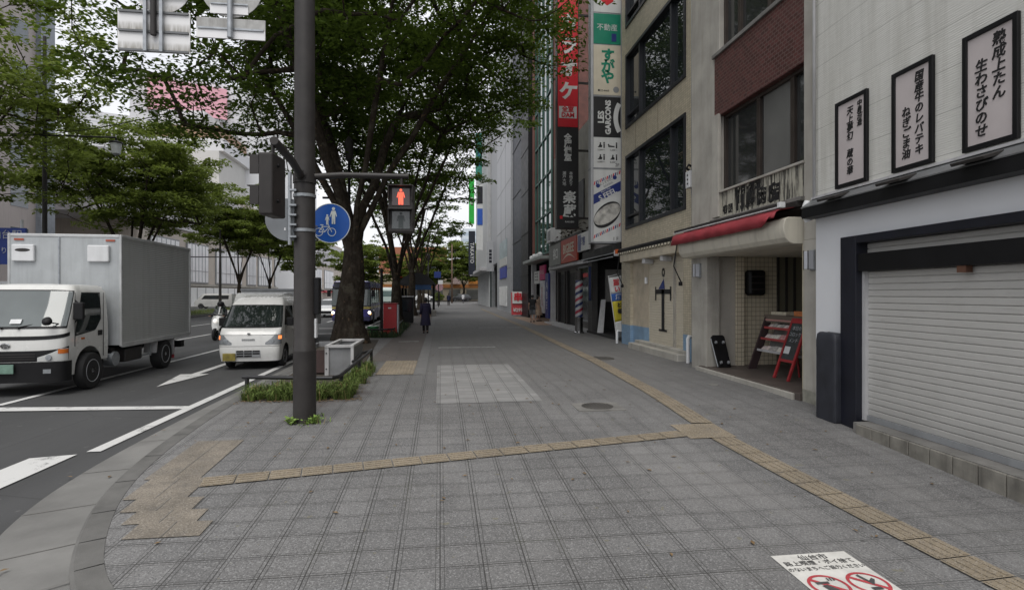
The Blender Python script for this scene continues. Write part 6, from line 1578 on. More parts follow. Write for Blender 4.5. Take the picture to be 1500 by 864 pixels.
    b = MB(); b.box(-.60, -.30, -.045, -.02, .24, .43); b.build('number_plate', mat('blurred yellow plate', (.20,.16,.03), .5, var=.7, scale=6), t, bevel=.006)
    b = MB(); b.box(-.6, .6, .15, 3.2, .18, .5); b.build('underbody', MT['black'], t)
mini_van()

# ------------------------------------------------------------------ white box truck driving behind the van
t = thing('box_truck', 'low pale box truck mostly hidden behind the small van', 'truck', (-6.6, 21.8, RZ))
b = MB(); b.box(-1.05, 1.15, .6, 4.4, .55, 2.05); cb = b.build('cargo_box', mat('pale box', (.42,.43,.43), .45, var=.06, dirt=.2, coords='obj'), t, bevel=.03)
b = MB(); b.box(-1.08, 1.18, .56, 4.44, 2.03, 2.12); b.build('roof_rim', MT['grey'], cb, bevel=.02)
b = MB(); b.box(-.85, .85, -1.1, .5, .4, 1.3); b.prism([(-.85, -1.1, 1.3), (-.85, .5, 1.3), (-.8, .5, 1.95), (-.8, -.7, 1.95)], (1.7, 0, 0)); b.build('cab', P_WHITE, t, bevel=.06)
b = MB(); b.quad((-.78, -1.09, 1.34), (.78, -1.09, 1.34), (.72, -.73, 1.88), (-.72, -.73, 1.88)); b.build('windshield', MT['carglass'], t)
for s in (-1, 1): wheel(t, s*.8, -.3, .33, .2, s); wheel(t, s*.85, 3.3, .33, .24, s)

# ------------------------------------------------------------------ bus
def bus():
    t = thing('bus', 'purple blue bus with a yellow stripe and lit headlights behind the first tree', 'bus', (-5.35, 34.2, RZ), radians(1))
    sh = Shell([(.30,.0,.12,1.12,9.0,.32), (1.2,-.03,.12,1.15,9.0,.32), (2.2,.06,.12,1.13,9.0,.32), (2.55,.12,.12,1.10,9.0,.32), (2.68,.22,.15,1.02,8.9,.4)])
    pb = carpaint('bus purple blue', (.085,.075,.30)); yl = carpaint('bus yellow', (.48,.40,.12)); gr = carpaint('bus grey', (.16,.16,.19))
    def arch(u):
        y = sh.at(abs(u), .6).y; z = .3
        for ya in (1.9, 6.6):
            d = .5**2-(y-ya)**2
            if d > 0: z = max(z, .42+math.sqrt(d))
        return z
    b = MB(); sh.patch(b, -2, -1, arch, 2.68, 50, 8); sh.patch(b, 1, 2, arch, 2.68, 50, 8); sh.patch(b, -1, 1, .3, 2.68, 30, 10); b.build('body', pb, t, smooth=45)
    roof_cap(sh, 2.68, 2.78, 'roof', gr, t)
    shell_part(sh, 'yellow_stripe', yl, t, -1.99, 1.99, .98, 1.14, 60, 1, off=.004)
    shell_part(sh, 'windshield', glass('bus windshield', (.05,.07,.065), .05), t, -.90, .90, 1.20, 2.18, off=.008)
    shell_part(sh, 'windshield_seal', MT['black'], t, -.97, .97, 1.16, 2.62, off=.004)
    b = MB(); sh.patch(b, -.62, .72, 2.28, 2.56, 20, 2, .012); d = b.build('destination_board', mat('dest board', (.012,.012,.03), .3), t)
    text('4', .2, emis('led orange', (1, .38, .05), 1.0), d, (.25, .075, 2.42), (1, 0, 0), UP, bold=.01); text('駅前', .17, emis('led blue', (.15, .3, 1), .5), d, (.55, .075, 2.42), (1, 0, 0), UP)
    for s in (-1, 1):
        shell_part(sh, 'side_window', MT['carglass'], t, s*1.03, s*1.95, 1.30, 2.30, 30, 2, off=.005)
        b = MB(); [b.box(s*1.13-.01, s*1.13+.03*s, y, y+.07, 1.28, 2.32) for y in (1.0, 2.4, 3.8, 5.2, 6.6, 8)]; b.build('window_pillar', MT['black'], t)
        b = MB(); b.lathe([(.09, 0), (.08, .02), (0, .03)], Matrix.Translation(sh.at(s*.62, .78, .01)) @ Matrix.Rotation(radians(90), 4, 'X'), 16); b.build('headlight', emis('lit headlamp', (1, .95, .85), 2.2), t)
        b = MB(); b.lathe([(.06, 0), (.05, .02), (0, .02)], Matrix.Translation(sh.at(s*.80, .70, .012)) @ Matrix.Rotation(radians(90), 4, 'X'), 12); b.build('indicator', emis('bus amber', (1, .45, .1), .9), t)
        shell_part(sh, 'lamp_panel', MT['black'], t, s*.5, s*.92, .62, .92, 8, 2, off=.005)
        b = MB(); b.box(s*1.3-.1, s*1.3+.1, -.12, -.02, 1.75, 2.15); b.tube([(s*1.05, .15, 2.25), (s*1.28, -.06, 2.12)], .02); b.build('mirror', MT['black'], t, bevel=.03)
        wheel(t, s*1.02, 1.9, .43, .25, s); wheel(t, s*1.02, 6.6, .43, .25, s)
    shell_part(sh, 'bumper', mat('bus bumper', (.05,.045,.12), .5), t, -1, 1, .28, .52, off=.02)
    b = MB(); b.box(-.9, .9, .2, 8.6, .25, .6); b.build('underbody', MT['black'], t)
bus()

# ------------------------------------------------------------------ passenger cars
def car(label, loc, rz, paint, lit=False, van=False, group=None):
    t = thing('parked_van' if van else 'car', label, 'van' if van else 'car', loc, rz, group)
    H = 1.95 if van else 1.46
    if van: L = [(.22,.0,.25,.82,4.6,.45), (.8,-.03,.25,.84,4.65,.42), (1.05,.12,.22,.84,4.65,.42), (1.15,.35,.2,.83,4.65,.42), (1.75,.85,.2,.76,4.62,.42), (1.9,1.1,.25,.68,4.55,.5)]
    else: L = [(.22,.05,.35,.80,4.2,.5), (.55,.0,.35,.84,4.25,.45), (.85,.25,.3,.83,4.2,.45), (.93,.95,.2,.80,4.1,.45), (1.38,1.75,.2,.62,3.7,.45), (1.44,1.95,.25,.52,3.5,.5)]
    sh = Shell(L)
    def arch(u):
        y = sh.at(abs(u), .6).y; z = .24
        for ya in (.85, 3.5):
            d = .38**2-(y-ya)**2
            if d > 0: z = max(z, .28+math.sqrt(d))
        return z
    zt = L[-1][0]; b = MB(); sh.patch(b, -2, -1, arch, zt, 40, 10); sh.patch(b, 1, 2, arch, zt, 40, 10); sh.patch(b, -1, 1, .24, zt, 26, 12); b.build('body', paint, t, smooth=45)
    roof_cap(sh, zt, zt+.04, 'roof', paint, t)
    b = MB(); b.poly([sh.at(2, z) for z in (.3, .6, .9, zt)] + [sh.at(-2, z) for z in (zt, .9, .6, .3)]); b.build('rear', paint, t)
    za, zb = (1.2, 1.72) if van else (.98, 1.36)
    shell_part(sh, 'windshield', MT['carglass'], t, -.85, .85, za, zb, 12, 3, off=.006)
    for s in (-1, 1):
        shell_part(sh, 'side_window', MT['carglass'], t, s*1.08, s*1.9, za, zb-.02, 10, 3, off=.006)
        b = MB(); sh.patch(b, s*.3, s*.97, .62, .76, 7, 2, .01); b.build('headlight', emis('car headlamp', (1, .97, .9), 1.5) if lit else M_LAMP, t)
        wheel(t, s*.74, .85, .31, .2, s); wheel(t, s*.74, 3.5, .31, .2, s)
    shell_part(sh, 'grille', MT['black'], t, -.5, .5, .34, .52, 8, 2, off=.008)
    return t
P_SILV = carpaint('silver white', (.5,.51,.52)); P_BLACK = carpaint('black car paint', (.012,.012,.014))
car('white car following in the outer lane left of the bus', (-9.2, 45.5, RZ), 0, P_SILV, True)
car('white van parked before the pale hoarding across the road', (-31.5, 76, RZ), radians(-90), P_WHITE, van=True)
car('black car standing across the far street end', (1.8, 106, RZ+.4), radians(-70), P_BLACK)
car('white car partly hidden at the far street end', (-.6, 109, RZ+.4), radians(80), P_SILV)
# green and white bus passing at the end of the street
t = thing('bus', 'pale green and white bus crossing the far street end behind the shelter', 'bus', (-7.0, 104, RZ+.2), radians(90))
sh = Shell([(.3,0,.1,1.15,10,.3), (2.6,.05,.1,1.15,10,.3), (2.8,.2,.15,1.0,9.9,.4)])
b = MB(); sh.patch(b, -2, 2, .3, 2.8, 40, 6); b.build('body', carpaint('pale green bus', (.42,.50,.47)), t); roof_cap(sh, 2.8, 2.9, 'roof', P_WHITE, t)
for s in (-1, 1):
    shell_part(sh, 'side_window', glass('bus glass green', (.05,.10,.09), .05), t, s*1.05, s*1.95, 1.2, 2.2, 20, 2, off=.01); wheel(t, s*1.02, 2, .45, .25, s); wheel(t, s*1.02, 7, .45, .25, s)
# ================================================================== people
M_SKIN = mat('skin', (.42,.26,.19), .55, var=.08); M_HAIR = mat('black hair', (.014,.012,.011), .5, var=.3); M_SHOE = mat('black shoe', (.015,.015,.016), .5)
def skin_body(parent, J, E_, R, m, name='body'):
    names = list(J); me = bpy.data.meshes.new(name); me.from_pydata([J[n] for n in names], [(names.index(a), names.index(c)) for a, c in E_], [])
    o = bpy.data.objects.new(name, me); COL.objects.link(o); o.parent = parent; me.materials.append(m)
    o.modifiers.new('skin', 'SKIN'); sv = me.skin_vertices[0].data
    for i, n in enumerate(names): r = R.get(n, .05); sv[i].radius = (r, r) if not isinstance(r, tuple) else r; sv[i].use_root = (n == 'pelvis')
    s = o.modifiers.new('sub', 'SUBSURF'); s.levels = 1; s.render_levels = 2
    return o
def ell(c, rx, ry, n=16, tw=0): return [Vector((c[0]+rx*cos(2*pi*k/n), c[1]+ry*sin(2*pi*k/n), c[2])) for k in range(n)]
def loft(rings, name, m, parent, smooth=True, cap=True):
    b = MB(); b.grid(rings, closed=True)
    if cap:
        b.poly(rings[-1]); 
    return b.build(name, m, parent, smooth=smooth)
def person(label, loc, rz, H=1.6, top=None, top_len=.95, sleeve=.62, bottom='trousers', bm=None, topm=None, hair=True, stride=.12, hairlen=.0, arm=(0, 0), bag=None, sit=False, helmet=None, group=None):
    """faces local -Y"""
    t = thing('person', label, 'person', loc, rz, group); k = H/1.65
    J = {}; v = lambda x, y, z: Vector((x, y, z))*k
    if not sit:
        J.update(pelvis=v(0,0,.90), belly=v(0,0,1.05), chest=v(0,-.01,1.22), neck=v(0,0,1.40), nape=v(0,-.01,1.45), head=v(0,-.02,1.55), crown=v(0,-.01,1.61))
        for s, n in ((-1,'R'), (1,'L')):
            f = stride*s
            J['hip'+n] = v(.09*s,0,.86); J['knee'+n] = v(.09*s,-.03-f*.5,.47); J['ankle'+n] = v(.085*s,.02-f,.075+max(0, -f)*.35); J['toe'+n] = v(.095*s,-.13-f,.03)
            J['sh'+n] = v(.165*s,0,1.36); J['elb'+n] = v(.215*s,.03+f*.5,1.10); J['wr'+n] = v(.215*s+.01*s,-.05+f*.9-.05,.88); J['palm'+n] = v(.215*s,-.07+f*.95-.05,.80)
    else:
        J.update(pelvis=v(0,.05,.74), belly=v(0,.03,.90), chest=v(0,0,1.08), neck=v(0,-.02,1.26), nape=v(0,-.03,1.31), head=v(0,-.05,1.41), crown=v(0,-.05,1.47))
        for s, n in ((-1,'R'), (1,'L')):
            J['hip'+n] = v(.10*s,.03,.72); J['knee'+n] = v(.13*s,-.38,.68); J['ankle'+n] = v(.13*s,-.36,.30); J['toe'+n] = v(.13*s,-.50,.26)
            J['sh'+n] = v(.17*s,-.01,1.22); J['elb'+n] = v(.25*s,-.18,1.0); J['wr'+n] = v(.27*s,-.40,.98); J['palm'+n] = v(.27*s,-.48,.98)
    E_ = [('pelvis','belly'),('belly','chest'),('chest','neck'),('neck','nape'),('nape','head'),('head','crown')]
    R = dict(pelvis=(.125*k,.10*k), belly=(.115*k,.085*k), chest=(.13*k,.095*k), neck=.06*k, nape=.052*k, head=(.078*k,.095*k), crown=(.055*k,.065*k))
    for s, n in ((-1,'R'), (1,'L')):
        E_ += [('pelvis','hip'+n),('hip'+n,'knee'+n),('knee'+n,'ankle'+n),('ankle'+n,'toe'+n),('chest','sh'+n),('sh'+n,'elb'+n),('elb'+n,'wr'+n),('wr'+n,'palm'+n)]
        R.update({'hip'+n: .085*k, 'knee'+n: .056*k, 'ankle'+n: .036*k, 'toe'+n: .032*k, 'sh'+n: .054*k, 'elb'+n: .040*k, 'wr'+n: .026*k, 'palm'+n: (.032*k,.020*k)})
        d = (J['palm'+n]-J['wr'+n]).normalized(); side = Vector((0, 1, 0)) if not sit else Vector((1, 0, 0))
        for q, (o_, ln) in enumerate(((-.026,.062),(-.009,.072),(.009,.068),(.025,.052))):
            a, c = 'f%d%s' % (q, n), 'g%d%s' % (q, n)
            J[a] = J['palm'+n]+d*.03*k+side*o_*k; J[c] = J[a]+d*ln*.8*k+Vector((-.012*s, 0, 0))*k; E_ += [('palm'+n, a), (a, c)]; R[a] = R[c] = .0085*k
        a, c = 'th'+n, 'tt'+n
        J[a] = J['wr'+n]+d*.035*k-side*.032*k; J[c] = J[a]+d*.045*k-side*.012*k; E_ += [('wr'+n, a), (a, c)]; R[a] = R[c] = .010*k
    skin_body(t, J, E_, R, M_SKIN)
    # face: nose, eyes, mouth, ears as children
    hd = J['head']
    b = MB(); b.poly([hd+Vector((-.014,-.092,-.02))*k, hd+Vector((.014,-.092,-.02))*k, hd+Vector((0,-.118,-.018))*k, hd+Vector((0,-.088,.03))*k]); b.poly([hd+Vector((-.014,-.092,-.02))*k, hd+Vector((0,-.118,-.018))*k, hd+Vector((0,-.088,.03))*k]); b.build('nose', M_SKIN, t)
    for s in (-1, 1):
        b = MB(); b.lathe([(.0, -.01), (.012, 0), (0, .01)], Matrix.Translation(hd+Vector((.03*s,-.085,.02))*k), 8); b.build('eye', MT['black'], t)
        b = MB(); b.lathe([(.0, -.026), (.014, 0), (0, .026)], Matrix.Translation(hd+Vector((.078*s,.005,.0))*k) @ Matrix.Diagonal((.6, 1, 1, 1)), 8); b.build('ear', M_SKIN, t)
    b = MB(); b.box(*[x*k for x in (-.022, .022)], *(hd.y-.095*k, hd.y-.085*k), *(hd.z-.052*k, hd.z-.044*k)); b.build('mouth', mat('lip', (.25,.09,.08), .5), t)
    if helmet:
        b = MB(); c = hd+Vector((0,.01,.03))*k
        b.lathe([(.10, -.06), (.135, -.03), (.14, .03), (.12, .09), (.07, .125), (0, .135)], Matrix.Translation(c), 18); b.build('helmet', helmet, t, smooth=True)
    elif hair:
        c = hd+Vector((0,.018,.02))*k; rows = []
        for z, r_ in ((.095,.02), (.085,.06), (.06,.088), (.02,.102), (-.03,.104), (-.07-hairlen*.4,.092), (-.09-hairlen,.07)):
            ring = []
            for q in range(18):
                a = 2*pi*q/18; front = max(0, -sin(a)); zz = z if z > -.02 else z+front*(.06-z+hairlen*.0)*.9
                ring.append(c+Vector((r_*cos(a)*.86, r_*sin(a)*(1-.12*front), zz))*k)
            rows.append(ring)
        loft(rows, 'hair', M_HAIR, t)
    # top: from shoulders down
    if topm:
        zt = J['neck'].z; cy = J['chest'].y; zb = zt-top_len*k*.0
        if not sit:
            zs = [(1.42,.055,.055), (1.39,.13,.085), (1.33,.19,.115), (1.22,.185,.125), (1.05,.165,.12), (.92,.18,.14)]
            low = 1.40-top_len
            if low < .9: zs += [(z, .18+(.9-z)*.14, .14+(.9-z)*.20+stride*.3) for z in np.linspace(.84, low, 5)]
            rings = [ell(v(0, 0, z), rx*k, ry*k, 20) for z, rx, ry in zs]
            if low < .9:
                for j, rg in enumerate(rings[6:]):
                    for q, p in enumerate(rg): f = 1+.035*sin(q*2.5)*(j+1)/3; p.x *= f; p.y *= f
            loft(rings, 'coat' if low < .9 else 'shirt', topm, t, cap=False)
        else:
            P_ = [J['neck'], J['chest'].lerp(J['neck'], .6), J['chest'], J['belly'], J['pelvis']]
            loft([ell(p, rx*k, ry*k, 18) for p, (rx, ry) in zip(P_, ((.06,.06), (.18,.11), (.19,.13), (.17,.13), (.175,.15)))], 'jacket', topm, t, cap=False)
        for n in 'RL':
            a, e, w_ = J['sh'+n], J['elb'+n], J['wr'+n]; pts = [a.lerp(e, -.12), a, e] + ([e.lerp(w_, .9)] if sleeve > .5 else [])
            if sleeve <= .5: pts = [a.lerp(e, -.12), a, a.lerp(e, .7)]
            b = MB(); b.tube(pts, [.05*k, .068*k, .058*k, .045*k][:len(pts)], 12); b.build('sleeve', topm, t, smooth=True)
    if bm:
        for n in 'RL':
            h, kn, an = J['hip'+n], J['knee'+n], J['ankle'+n]
            pts, rr = ([h+Vector((0,0,.06))*k, h.lerp(kn, .5), kn, kn.lerp(an, .5), an.lerp(kn, .06)], [.105*k,.09*k,.072*k,.062*k,.055*k]) if bottom == 'trousers' else ([h+Vector((0,0,.06))*k, h.lerp(kn, .5), kn], [.11*k,.10*k,.095*k])
            b = MB(); b.tube(pts, rr, 14); b.build('trouser_leg', bm, t, smooth=True)
        b = MB(); c = J['pelvis']; loft([ell(c+Vector((0,0,.12))*k, .165*k, .125*k, 18), ell(c, .18*k, .14*k, 18), ell(c-Vector((0,0,.1))*k, .17*k, .13*k, 18)], 'waist', bm, t)
    for n in 'RL':
        a, tt = J['ankle'+n], J['toe'+n]; b = MB(); d = tt-a; d.z = 0
        heel = a+Vector((0, .05, -.045))*k; heel.z = max(.03*k, a.z-.045*k)
        b.tube([heel, (heel+tt)/2+Vector((0, 0, .012))*k, tt+Vector((0, -.04, .0))*k], [.042*k, .048*k, .034*k], 12); b.build('shoe', M_SHOE, t, smooth=True)
    return t
person('person in long dark navy coat and black tights walking away beside the path', (-.62, 23.7, 0), pi, 1.52, topm=mat('navy coat', (.018,.015,.045), .8, var=.2, scale=6), top_len=1.02, bm=mat('black tights', (.010,.010,.011), .7), stride=.10, hairlen=.03)
person('person in black top and grey shorts walking away past the pink sign', (5.42, 31.9, 0), pi*.95, 1.62, topm=mat('black top', (.012,.012,.014), .8), top_len=.62, sleeve=.4, bottom='shorts', bm=mat('grey shorts', (.17,.18,.19), .8), stride=.15)
person('person in a pale patterned dress standing by the dark entrance', (5.98, 33.0, 0), pi*.3, 1.58, topm=mat('patterned dress', (.36,.27,.20), .8, var=.7, scale=8), top_len=1.0, sleeve=.4, stride=.04, hairlen=.08)
person('person in dark blue clothes at the far street end', (1.2, 78, 0), pi, 1.7, topm=mat('far navy', (.02,.025,.07), .8), top_len=.65, bm=mat('far dark', (.015,.015,.02), .8))
person('person in white shirt at the far street end by the black car', (4.0, 96, 0), pi*.8, 1.7, topm=mat('far white', (.6,.6,.62), .8), top_len=.65, bm=mat('far grey', (.05,.05,.06), .8))
person('person in dark clothes standing at the hoarding across the road, left one', (-33.0, 71.2, RZ+.14), 1, 1.68, topm=mat('dark jacket', (.03,.03,.035), .8), top_len=.65, bm=mat('dark trousers', (.02,.02,.025), .8))
person('person in tan jacket at the hoarding across the road, right one', (-33.2, 74.2, RZ+.14), 2, 1.65, topm=mat('tan jacket', (.25,.17,.08), .8), top_len=.65, bm=MT['black'])
# motor scooter and its rider
SX, SY = -9.22, 24.6
sc = thing('motor_scooter', 'white motor scooter with rounded front fairing in the middle lane', 'scooter', (SX, SY, RZ))
def sp_(name, m, f, **k): b = MB(); f(b); return b.build(name, m, sc, **k)
sp_('front_fairing', P_WHITE, lambda b: b.grid([ell((0, -.55+.1*j, z), rx, ry, 18) for j, (z, rx, ry) in enumerate(((.42,.13,.08), (.6,.21,.10), (.85,.24,.12), (1.02,.20,.12), (1.10,.10,.06)))], closed=True), smooth=True)
sp_('windscreen', MT['carglass'], lambda b: b.grid([[(x, -.28+.1*j*.6+abs(x)*.3, 1.06+.12*j) for x in np.linspace(-.2, .2, 7)] for j in range(4)]), smooth=True)
sp_('body', P_WHITE, lambda b: b.grid([ell((0, y, z), rx, rz_, 14) for y, z, rx, rz_ in ((-.3,.35,.16,.1), (.1,.36,.18,.2), (.1,.6,.16,.3), (.2,.74,.14,.36))], closed=True), smooth=True)
sp_('seat', MT['black'], lambda b: b.box(-.14, .14, -.05, .62, .72, .82), bevel=.05, bseg=3)
sp_('headlight', emis('scooter lamp', (1, .96, .9), .4), lambda b: b.lathe([(.09, 0), (.07, .03), (0, .035)], Matrix.Translation((0, -.62, .80)) @ Matrix.Rotation(radians(90), 4, 'X'), 16), smooth=True)
sp_('handlebar', MT['black'], lambda b: b.tube([(-.33, -.42, 1.02), (0, -.36, 1.05), (.33, -.42, 1.02)], .02), smooth=True)
sp_('top_box', P_WHITE, lambda b: b.box(-.22, .22, .62, 1.0, .85, 1.2), bevel=.05, bseg=3)
for y in (-.62, .62): wheel(sc, 0, y, .25, .11, 1)
person('rider in dark jacket and black helmet sitting on the white scooter', (SX, SY+.02, RZ), 0, 1.68, topm=mat('rider jacket', (.02,.02,.025), .7), bm=MT['black'], sit=True, helmet=MT['black'])
# ================================================================== trees (numpy): space-filling limbs, tapered tubes, leaf sprays
def leaf_mat(name, c, trans=.35):
    m = bpy.data.materials.new(name); g = NG(m); P = g.p
    rp = g.new('ShaderNodeNewGeometry').outputs['Random Per Island']
    n = g.noise(g.pos(), .55, 3)
    f = g.math('ADD', g.math('MULTIPLY', rp, .55), g.math('MULTIPLY', n, .45))
    col = g.mix(f, tuple(x*.45 for x in c), (c[0]*1.9, c[1]*1.7, c[2]*1.3))
    g.put(P.inputs['Base Color'], col); P.inputs['Roughness'].default_value = .65; P.inputs['Specular IOR Level'].default_value = .12
    tr = g.new('ShaderNodeBsdfTranslucent'); g.put(tr.inputs['Color'], g.mix(.5, col, (c[0]*2.4, c[1]*2.2, c[2]*1.2)))
    mixs = g.new('ShaderNodeMixShader'); mixs.inputs[0].default_value = trans
    out = g.n['Material Output']; g.t.links.new(P.outputs[0], mixs.inputs[1]); g.t.links.new(tr.outputs[0], mixs.inputs[2]); g.t.links.new(mixs.outputs[0], out.inputs['Surface'])
    return m
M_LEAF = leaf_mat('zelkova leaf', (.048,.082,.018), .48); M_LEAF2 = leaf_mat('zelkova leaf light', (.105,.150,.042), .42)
def mesh_from(verts, quads, name):
    me = bpy.data.meshes.new(name); nv, nf = len(verts), len(quads)
    me.vertices.add(nv); me.vertices.foreach_set('co', np.asarray(verts, np.float32).ravel())
    me.loops.add(nf*4); me.loops.foreach_set('vertex_index', np.asarray(quads, np.int32).ravel())
    me.polygons.add(nf); me.polygons.foreach_set('loop_start', np.arange(0, nf*4, 4, dtype=np.int32)); me.update(calc_edges=True); me.validate(); return me
def tree(label, base, trunk_r, fork, zc, R, rz, n_spray, leaf, per, seed, m=None, name='street_tree', zmin=None, group=None, lean=(0, 0), offc=(0, 0), flat=.12, spray=.75, gap=.42, rise=0):
    rg = np.random.default_rng(seed); t = thing(name, label, 'tree', base, 0, group)
    # trunk nodes
    P = [np.array([0., 0., -.1])]; par = [-1]
    k = max(4, int(fork/.5))
    for i in range(1, k+1):
        f = i/k; P.append(np.array([lean[0]*f**1.5+.03*math.sin(i*1.3+seed), lean[1]*f**1.5+.03*math.cos(i*1.7+seed), fork*f])); par.append(len(P)-2)
    forkid = len(P)-1
    # main limbs rise in a vase shape
    nl = 6; ends = []
    for i in range(nl):
        a = 2*pi*(i+rg.uniform(-.25, .25))/nl; cur = forkid - (i % 2); L = R*.55; st = 7
        for j in range(1, st+1):
            f = j/st; d = np.array([cos(a)*L*f**1.05+offc[0]*f*.5, sin(a)*L*f**1.05+offc[1]*f*.5, (zc-fork+rz*.15)*f**.97])
            P.append(P[forkid]+d*rg.uniform(.95, 1.05)+rg.normal(0, .05, 3)); par.append(cur); cur = len(P)-1
    # attractors: spray centres in the crown volume, with holes
    A = []; zm = zmin if zmin is not None else zc-rz
    while len(A) < n_spray:
        q = rg.normal(0, 1, 3); q /= np.linalg.norm(q); rr = rg.uniform(0, 1)**.42
        p = np.array([q[0]*R*rr+offc[0], q[1]*R*rr+offc[1], zc+q[2]*rz*rr])
        if p[2] < zm + .12*max(0, R-np.hypot(p[0]-offc[0], p[1]-offc[1])): continue
        if rise and p[2] < zm + rise*max(0, p[0]+2.0): continue
        if p[2] < fork+.3 and np.hypot(p[0], p[1]) < 1.2: continue
        nv = noise.noise(Vector((p[0]*.36+seed, p[1]*.36, p[2]*.62)))
        if nv < (gap-.5)*.5 and rg.random() < .88: continue
        A.append(p)
    A = np.array(A); A = A[np.argsort(np.linalg.norm(A-P[forkid], axis=1))]
    pts = np.zeros((len(P)+len(A)*8, 3)); npn = len(P); pts[:npn] = P; par = list(par)
    for p in A:
        d = np.linalg.norm(pts[forkid:npn]-p, axis=1); up = np.maximum(0, pts[forkid:npn, 2]-p[2])*.5
        j = forkid+int(np.argmin(d+up)); L = np.linalg.norm(pts[j]-p); st = max(1, min(6, int(L/.55))); cur = j; s0 = pts[j].copy()
        for i in range(1, st+1):
            f = i/st; q = s0+(p-s0)*f; q[2] += .05*L*math.sin(pi*f)*(.6 if i < st else 0)
            if i < st: q += rg.normal(0, .05, 3)
            pts[npn] = q; par.append(cur); cur = npn; npn += 1
    pts = pts[:npn]; par = np.array(par)
    w_ = np.zeros(npn); ch = np.zeros(npn, bool); ch[par[par >= 0]] = True
    w_[~ch] = 1
    for i in range(npn-1, 0, -1):
        w_[par[i]] += w_[i]
    rad = .010*w_**.46; rad *= trunk_r/max(rad[forkid-1], 1e-6) if False else 1
    sc = trunk_r*.80/rad[forkid-1]; rad = np.where(w_ > 3, rad*(1+(sc-1)*np.clip((w_/w_[0]), 0, 1)**.24), rad*max(.8, min(1.4, sc)))
    for i in range(forkid+1): f = pts[i, 2]/fork; rad[i] = trunk_r*(1.0-.20*f-.22*max(0, f-.6)/.4+.35*max(0, .12-f)/.12)
    # tubes
    V = []; Q = []; sg = 7
    ang = np.arange(sg)*2*pi/sg; ca, sa = np.cos(ang)[:, None], np.sin(ang)[:, None]
    for i in range(1, npn):
        a, c = pts[par[i]], pts[i]; d = c-a; L = np.linalg.norm(d)
        if L < 1e-4: continue
        d /= L; u = np.cross(d, [0, 0, 1.]) if abs(d[2]) < .95 else np.cross(d, [1., 0, 0]); u /= np.linalg.norm(u); v = np.cross(d, u)
        ra = min(rad[par[i]], rad[i]*1.6); o = len(V)*0+sum(len(x) for x in ()) if False else None
        r0 = ra*(1+.08*np.sin(ang*3+i))[:, None] if ra > .1 else ra; r1 = rad[i]*(1+.08*np.sin(ang*3+i+1))[:, None] if rad[i] > .1 else rad[i]
        V.append(a+(u*ca+v*sa)*r0); V.append(c+d*rad[i]*.3+(u*ca+v*sa)*r1)
    V = np.concatenate(V); nt_ = len(V)//(2*sg); base_i = (np.arange(nt_)*2*sg)[:, None]; kk = np.arange(sg)[None, :]
    Q = np.stack([base_i+kk, base_i+(kk+1) % sg, base_i+sg+(kk+1) % sg, base_i+sg+kk], -1).reshape(-1, 4)
    me = mesh_from(V, Q, 'trunk'); o = link('trunk', me, MT['trunkbark'], t, smooth=True)
    # leaves: flat layered sprays round every branch tip
    tips = A; N = len(tips)*per; c = np.repeat(tips, per, 0)
    sz = np.repeat(rg.uniform(.6, 1.25, len(tips)), per)*spray
    th = rg.uniform(0, 2*pi, N); rr = np.sqrt(rg.uniform(0, 1, N))*sz
    off = np.stack([rr*np.cos(th), rr*np.sin(th), rg.normal(0, flat, N)*sz-.20*rr*rr/np.maximum(sz, .1)], 1); c = c+off
    nrm = rg.normal(0, .42, (N, 3)); nrm[:, 2] += 1; nrm /= np.linalg.norm(nrm, axis=1)[:, None]
    d = np.stack([np.cos(th)+rg.normal(0, .5, N), np.sin(th)+rg.normal(0, .5, N), rg.normal(-.25, .25, N)], 1); d -= nrm*(d*nrm).sum(1)[:, None]; d /= np.linalg.norm(d, axis=1)[:, None]
    s = np.cross(nrm, d); l = (leaf*rg.uniform(.65, 1.3, N))[:, None]
    LV = np.stack([c-d*l*.5, c+s*l*.27-d*l*.05, c+d*l*.5-nrm*l*.12, c-s*l*.27-d*l*.05], 1).reshape(-1, 3); LQ = np.arange(N*4).reshape(-1, 4)
    me = mesh_from(LV, LQ, 'crown'); link('crown', me, m or M_LEAF, t)
    return t
G1 = 'zelkova trees along the pavement'; G2 = 'zelkova trees on the median'
tree('largest zelkova with mottled thick trunk rising behind the signal pole', (-3.05, 19.3, 0), .50, 3.4, 11.0, 9.0, 5.4, 780, .17, 145, 3, group=G1, zmin=6.2, lean=(.15, -.2), offc=(.4, -.2), spray=.92, gap=.41, rise=.42)
tree('second zelkova on the pavement, standing just behind the red cabinet', (-2.25, 29.0, 0), .32, 2.7, 11.0, 7.0, 5.2, 340, .20, 110, 5, group=G1, zmin=6.6, spray=.9, offc=(.2, -.4), gap=.42, rise=.30)
tree('third pavement zelkova, its grey trunk under the bus shelter roof', (-2.15, 42.5, 0), .34, 3.4, 11.0, 6.2, 4.4, 170, .24, 85, 8, group=G1, zmin=7.6, spray=.9, offc=(0, 0), rise=.25)
tree('slimmer pavement zelkova standing beyond the bus shelter', (-2.1, 57, 0), .26, 3.2, 9.6, 4.8, 3.4, 80, .30, 70, 12, group=G1, zmin=7.2, spray=.9)
tree('farthest zelkova of the pavement row', (-2.2, 74, 0), .24, 3.0, 8.8, 4.2, 3.0, 60, .36, 60, 13, group=G1, zmin=6.4, spray=.9)
ZM = RZ+.24
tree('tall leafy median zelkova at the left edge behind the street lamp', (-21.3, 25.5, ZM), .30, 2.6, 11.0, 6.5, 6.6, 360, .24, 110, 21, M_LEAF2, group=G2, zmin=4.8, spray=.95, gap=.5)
tree('broad dome shaped median zelkova above the truck cargo box', (-21.3, 41.5, ZM), .30, 2.6, 9.4, 6.0, 4.5, 430, .25, 125, 23, M_LEAF2, group=G2, zmin=6.2, spray=.95, gap=.40)
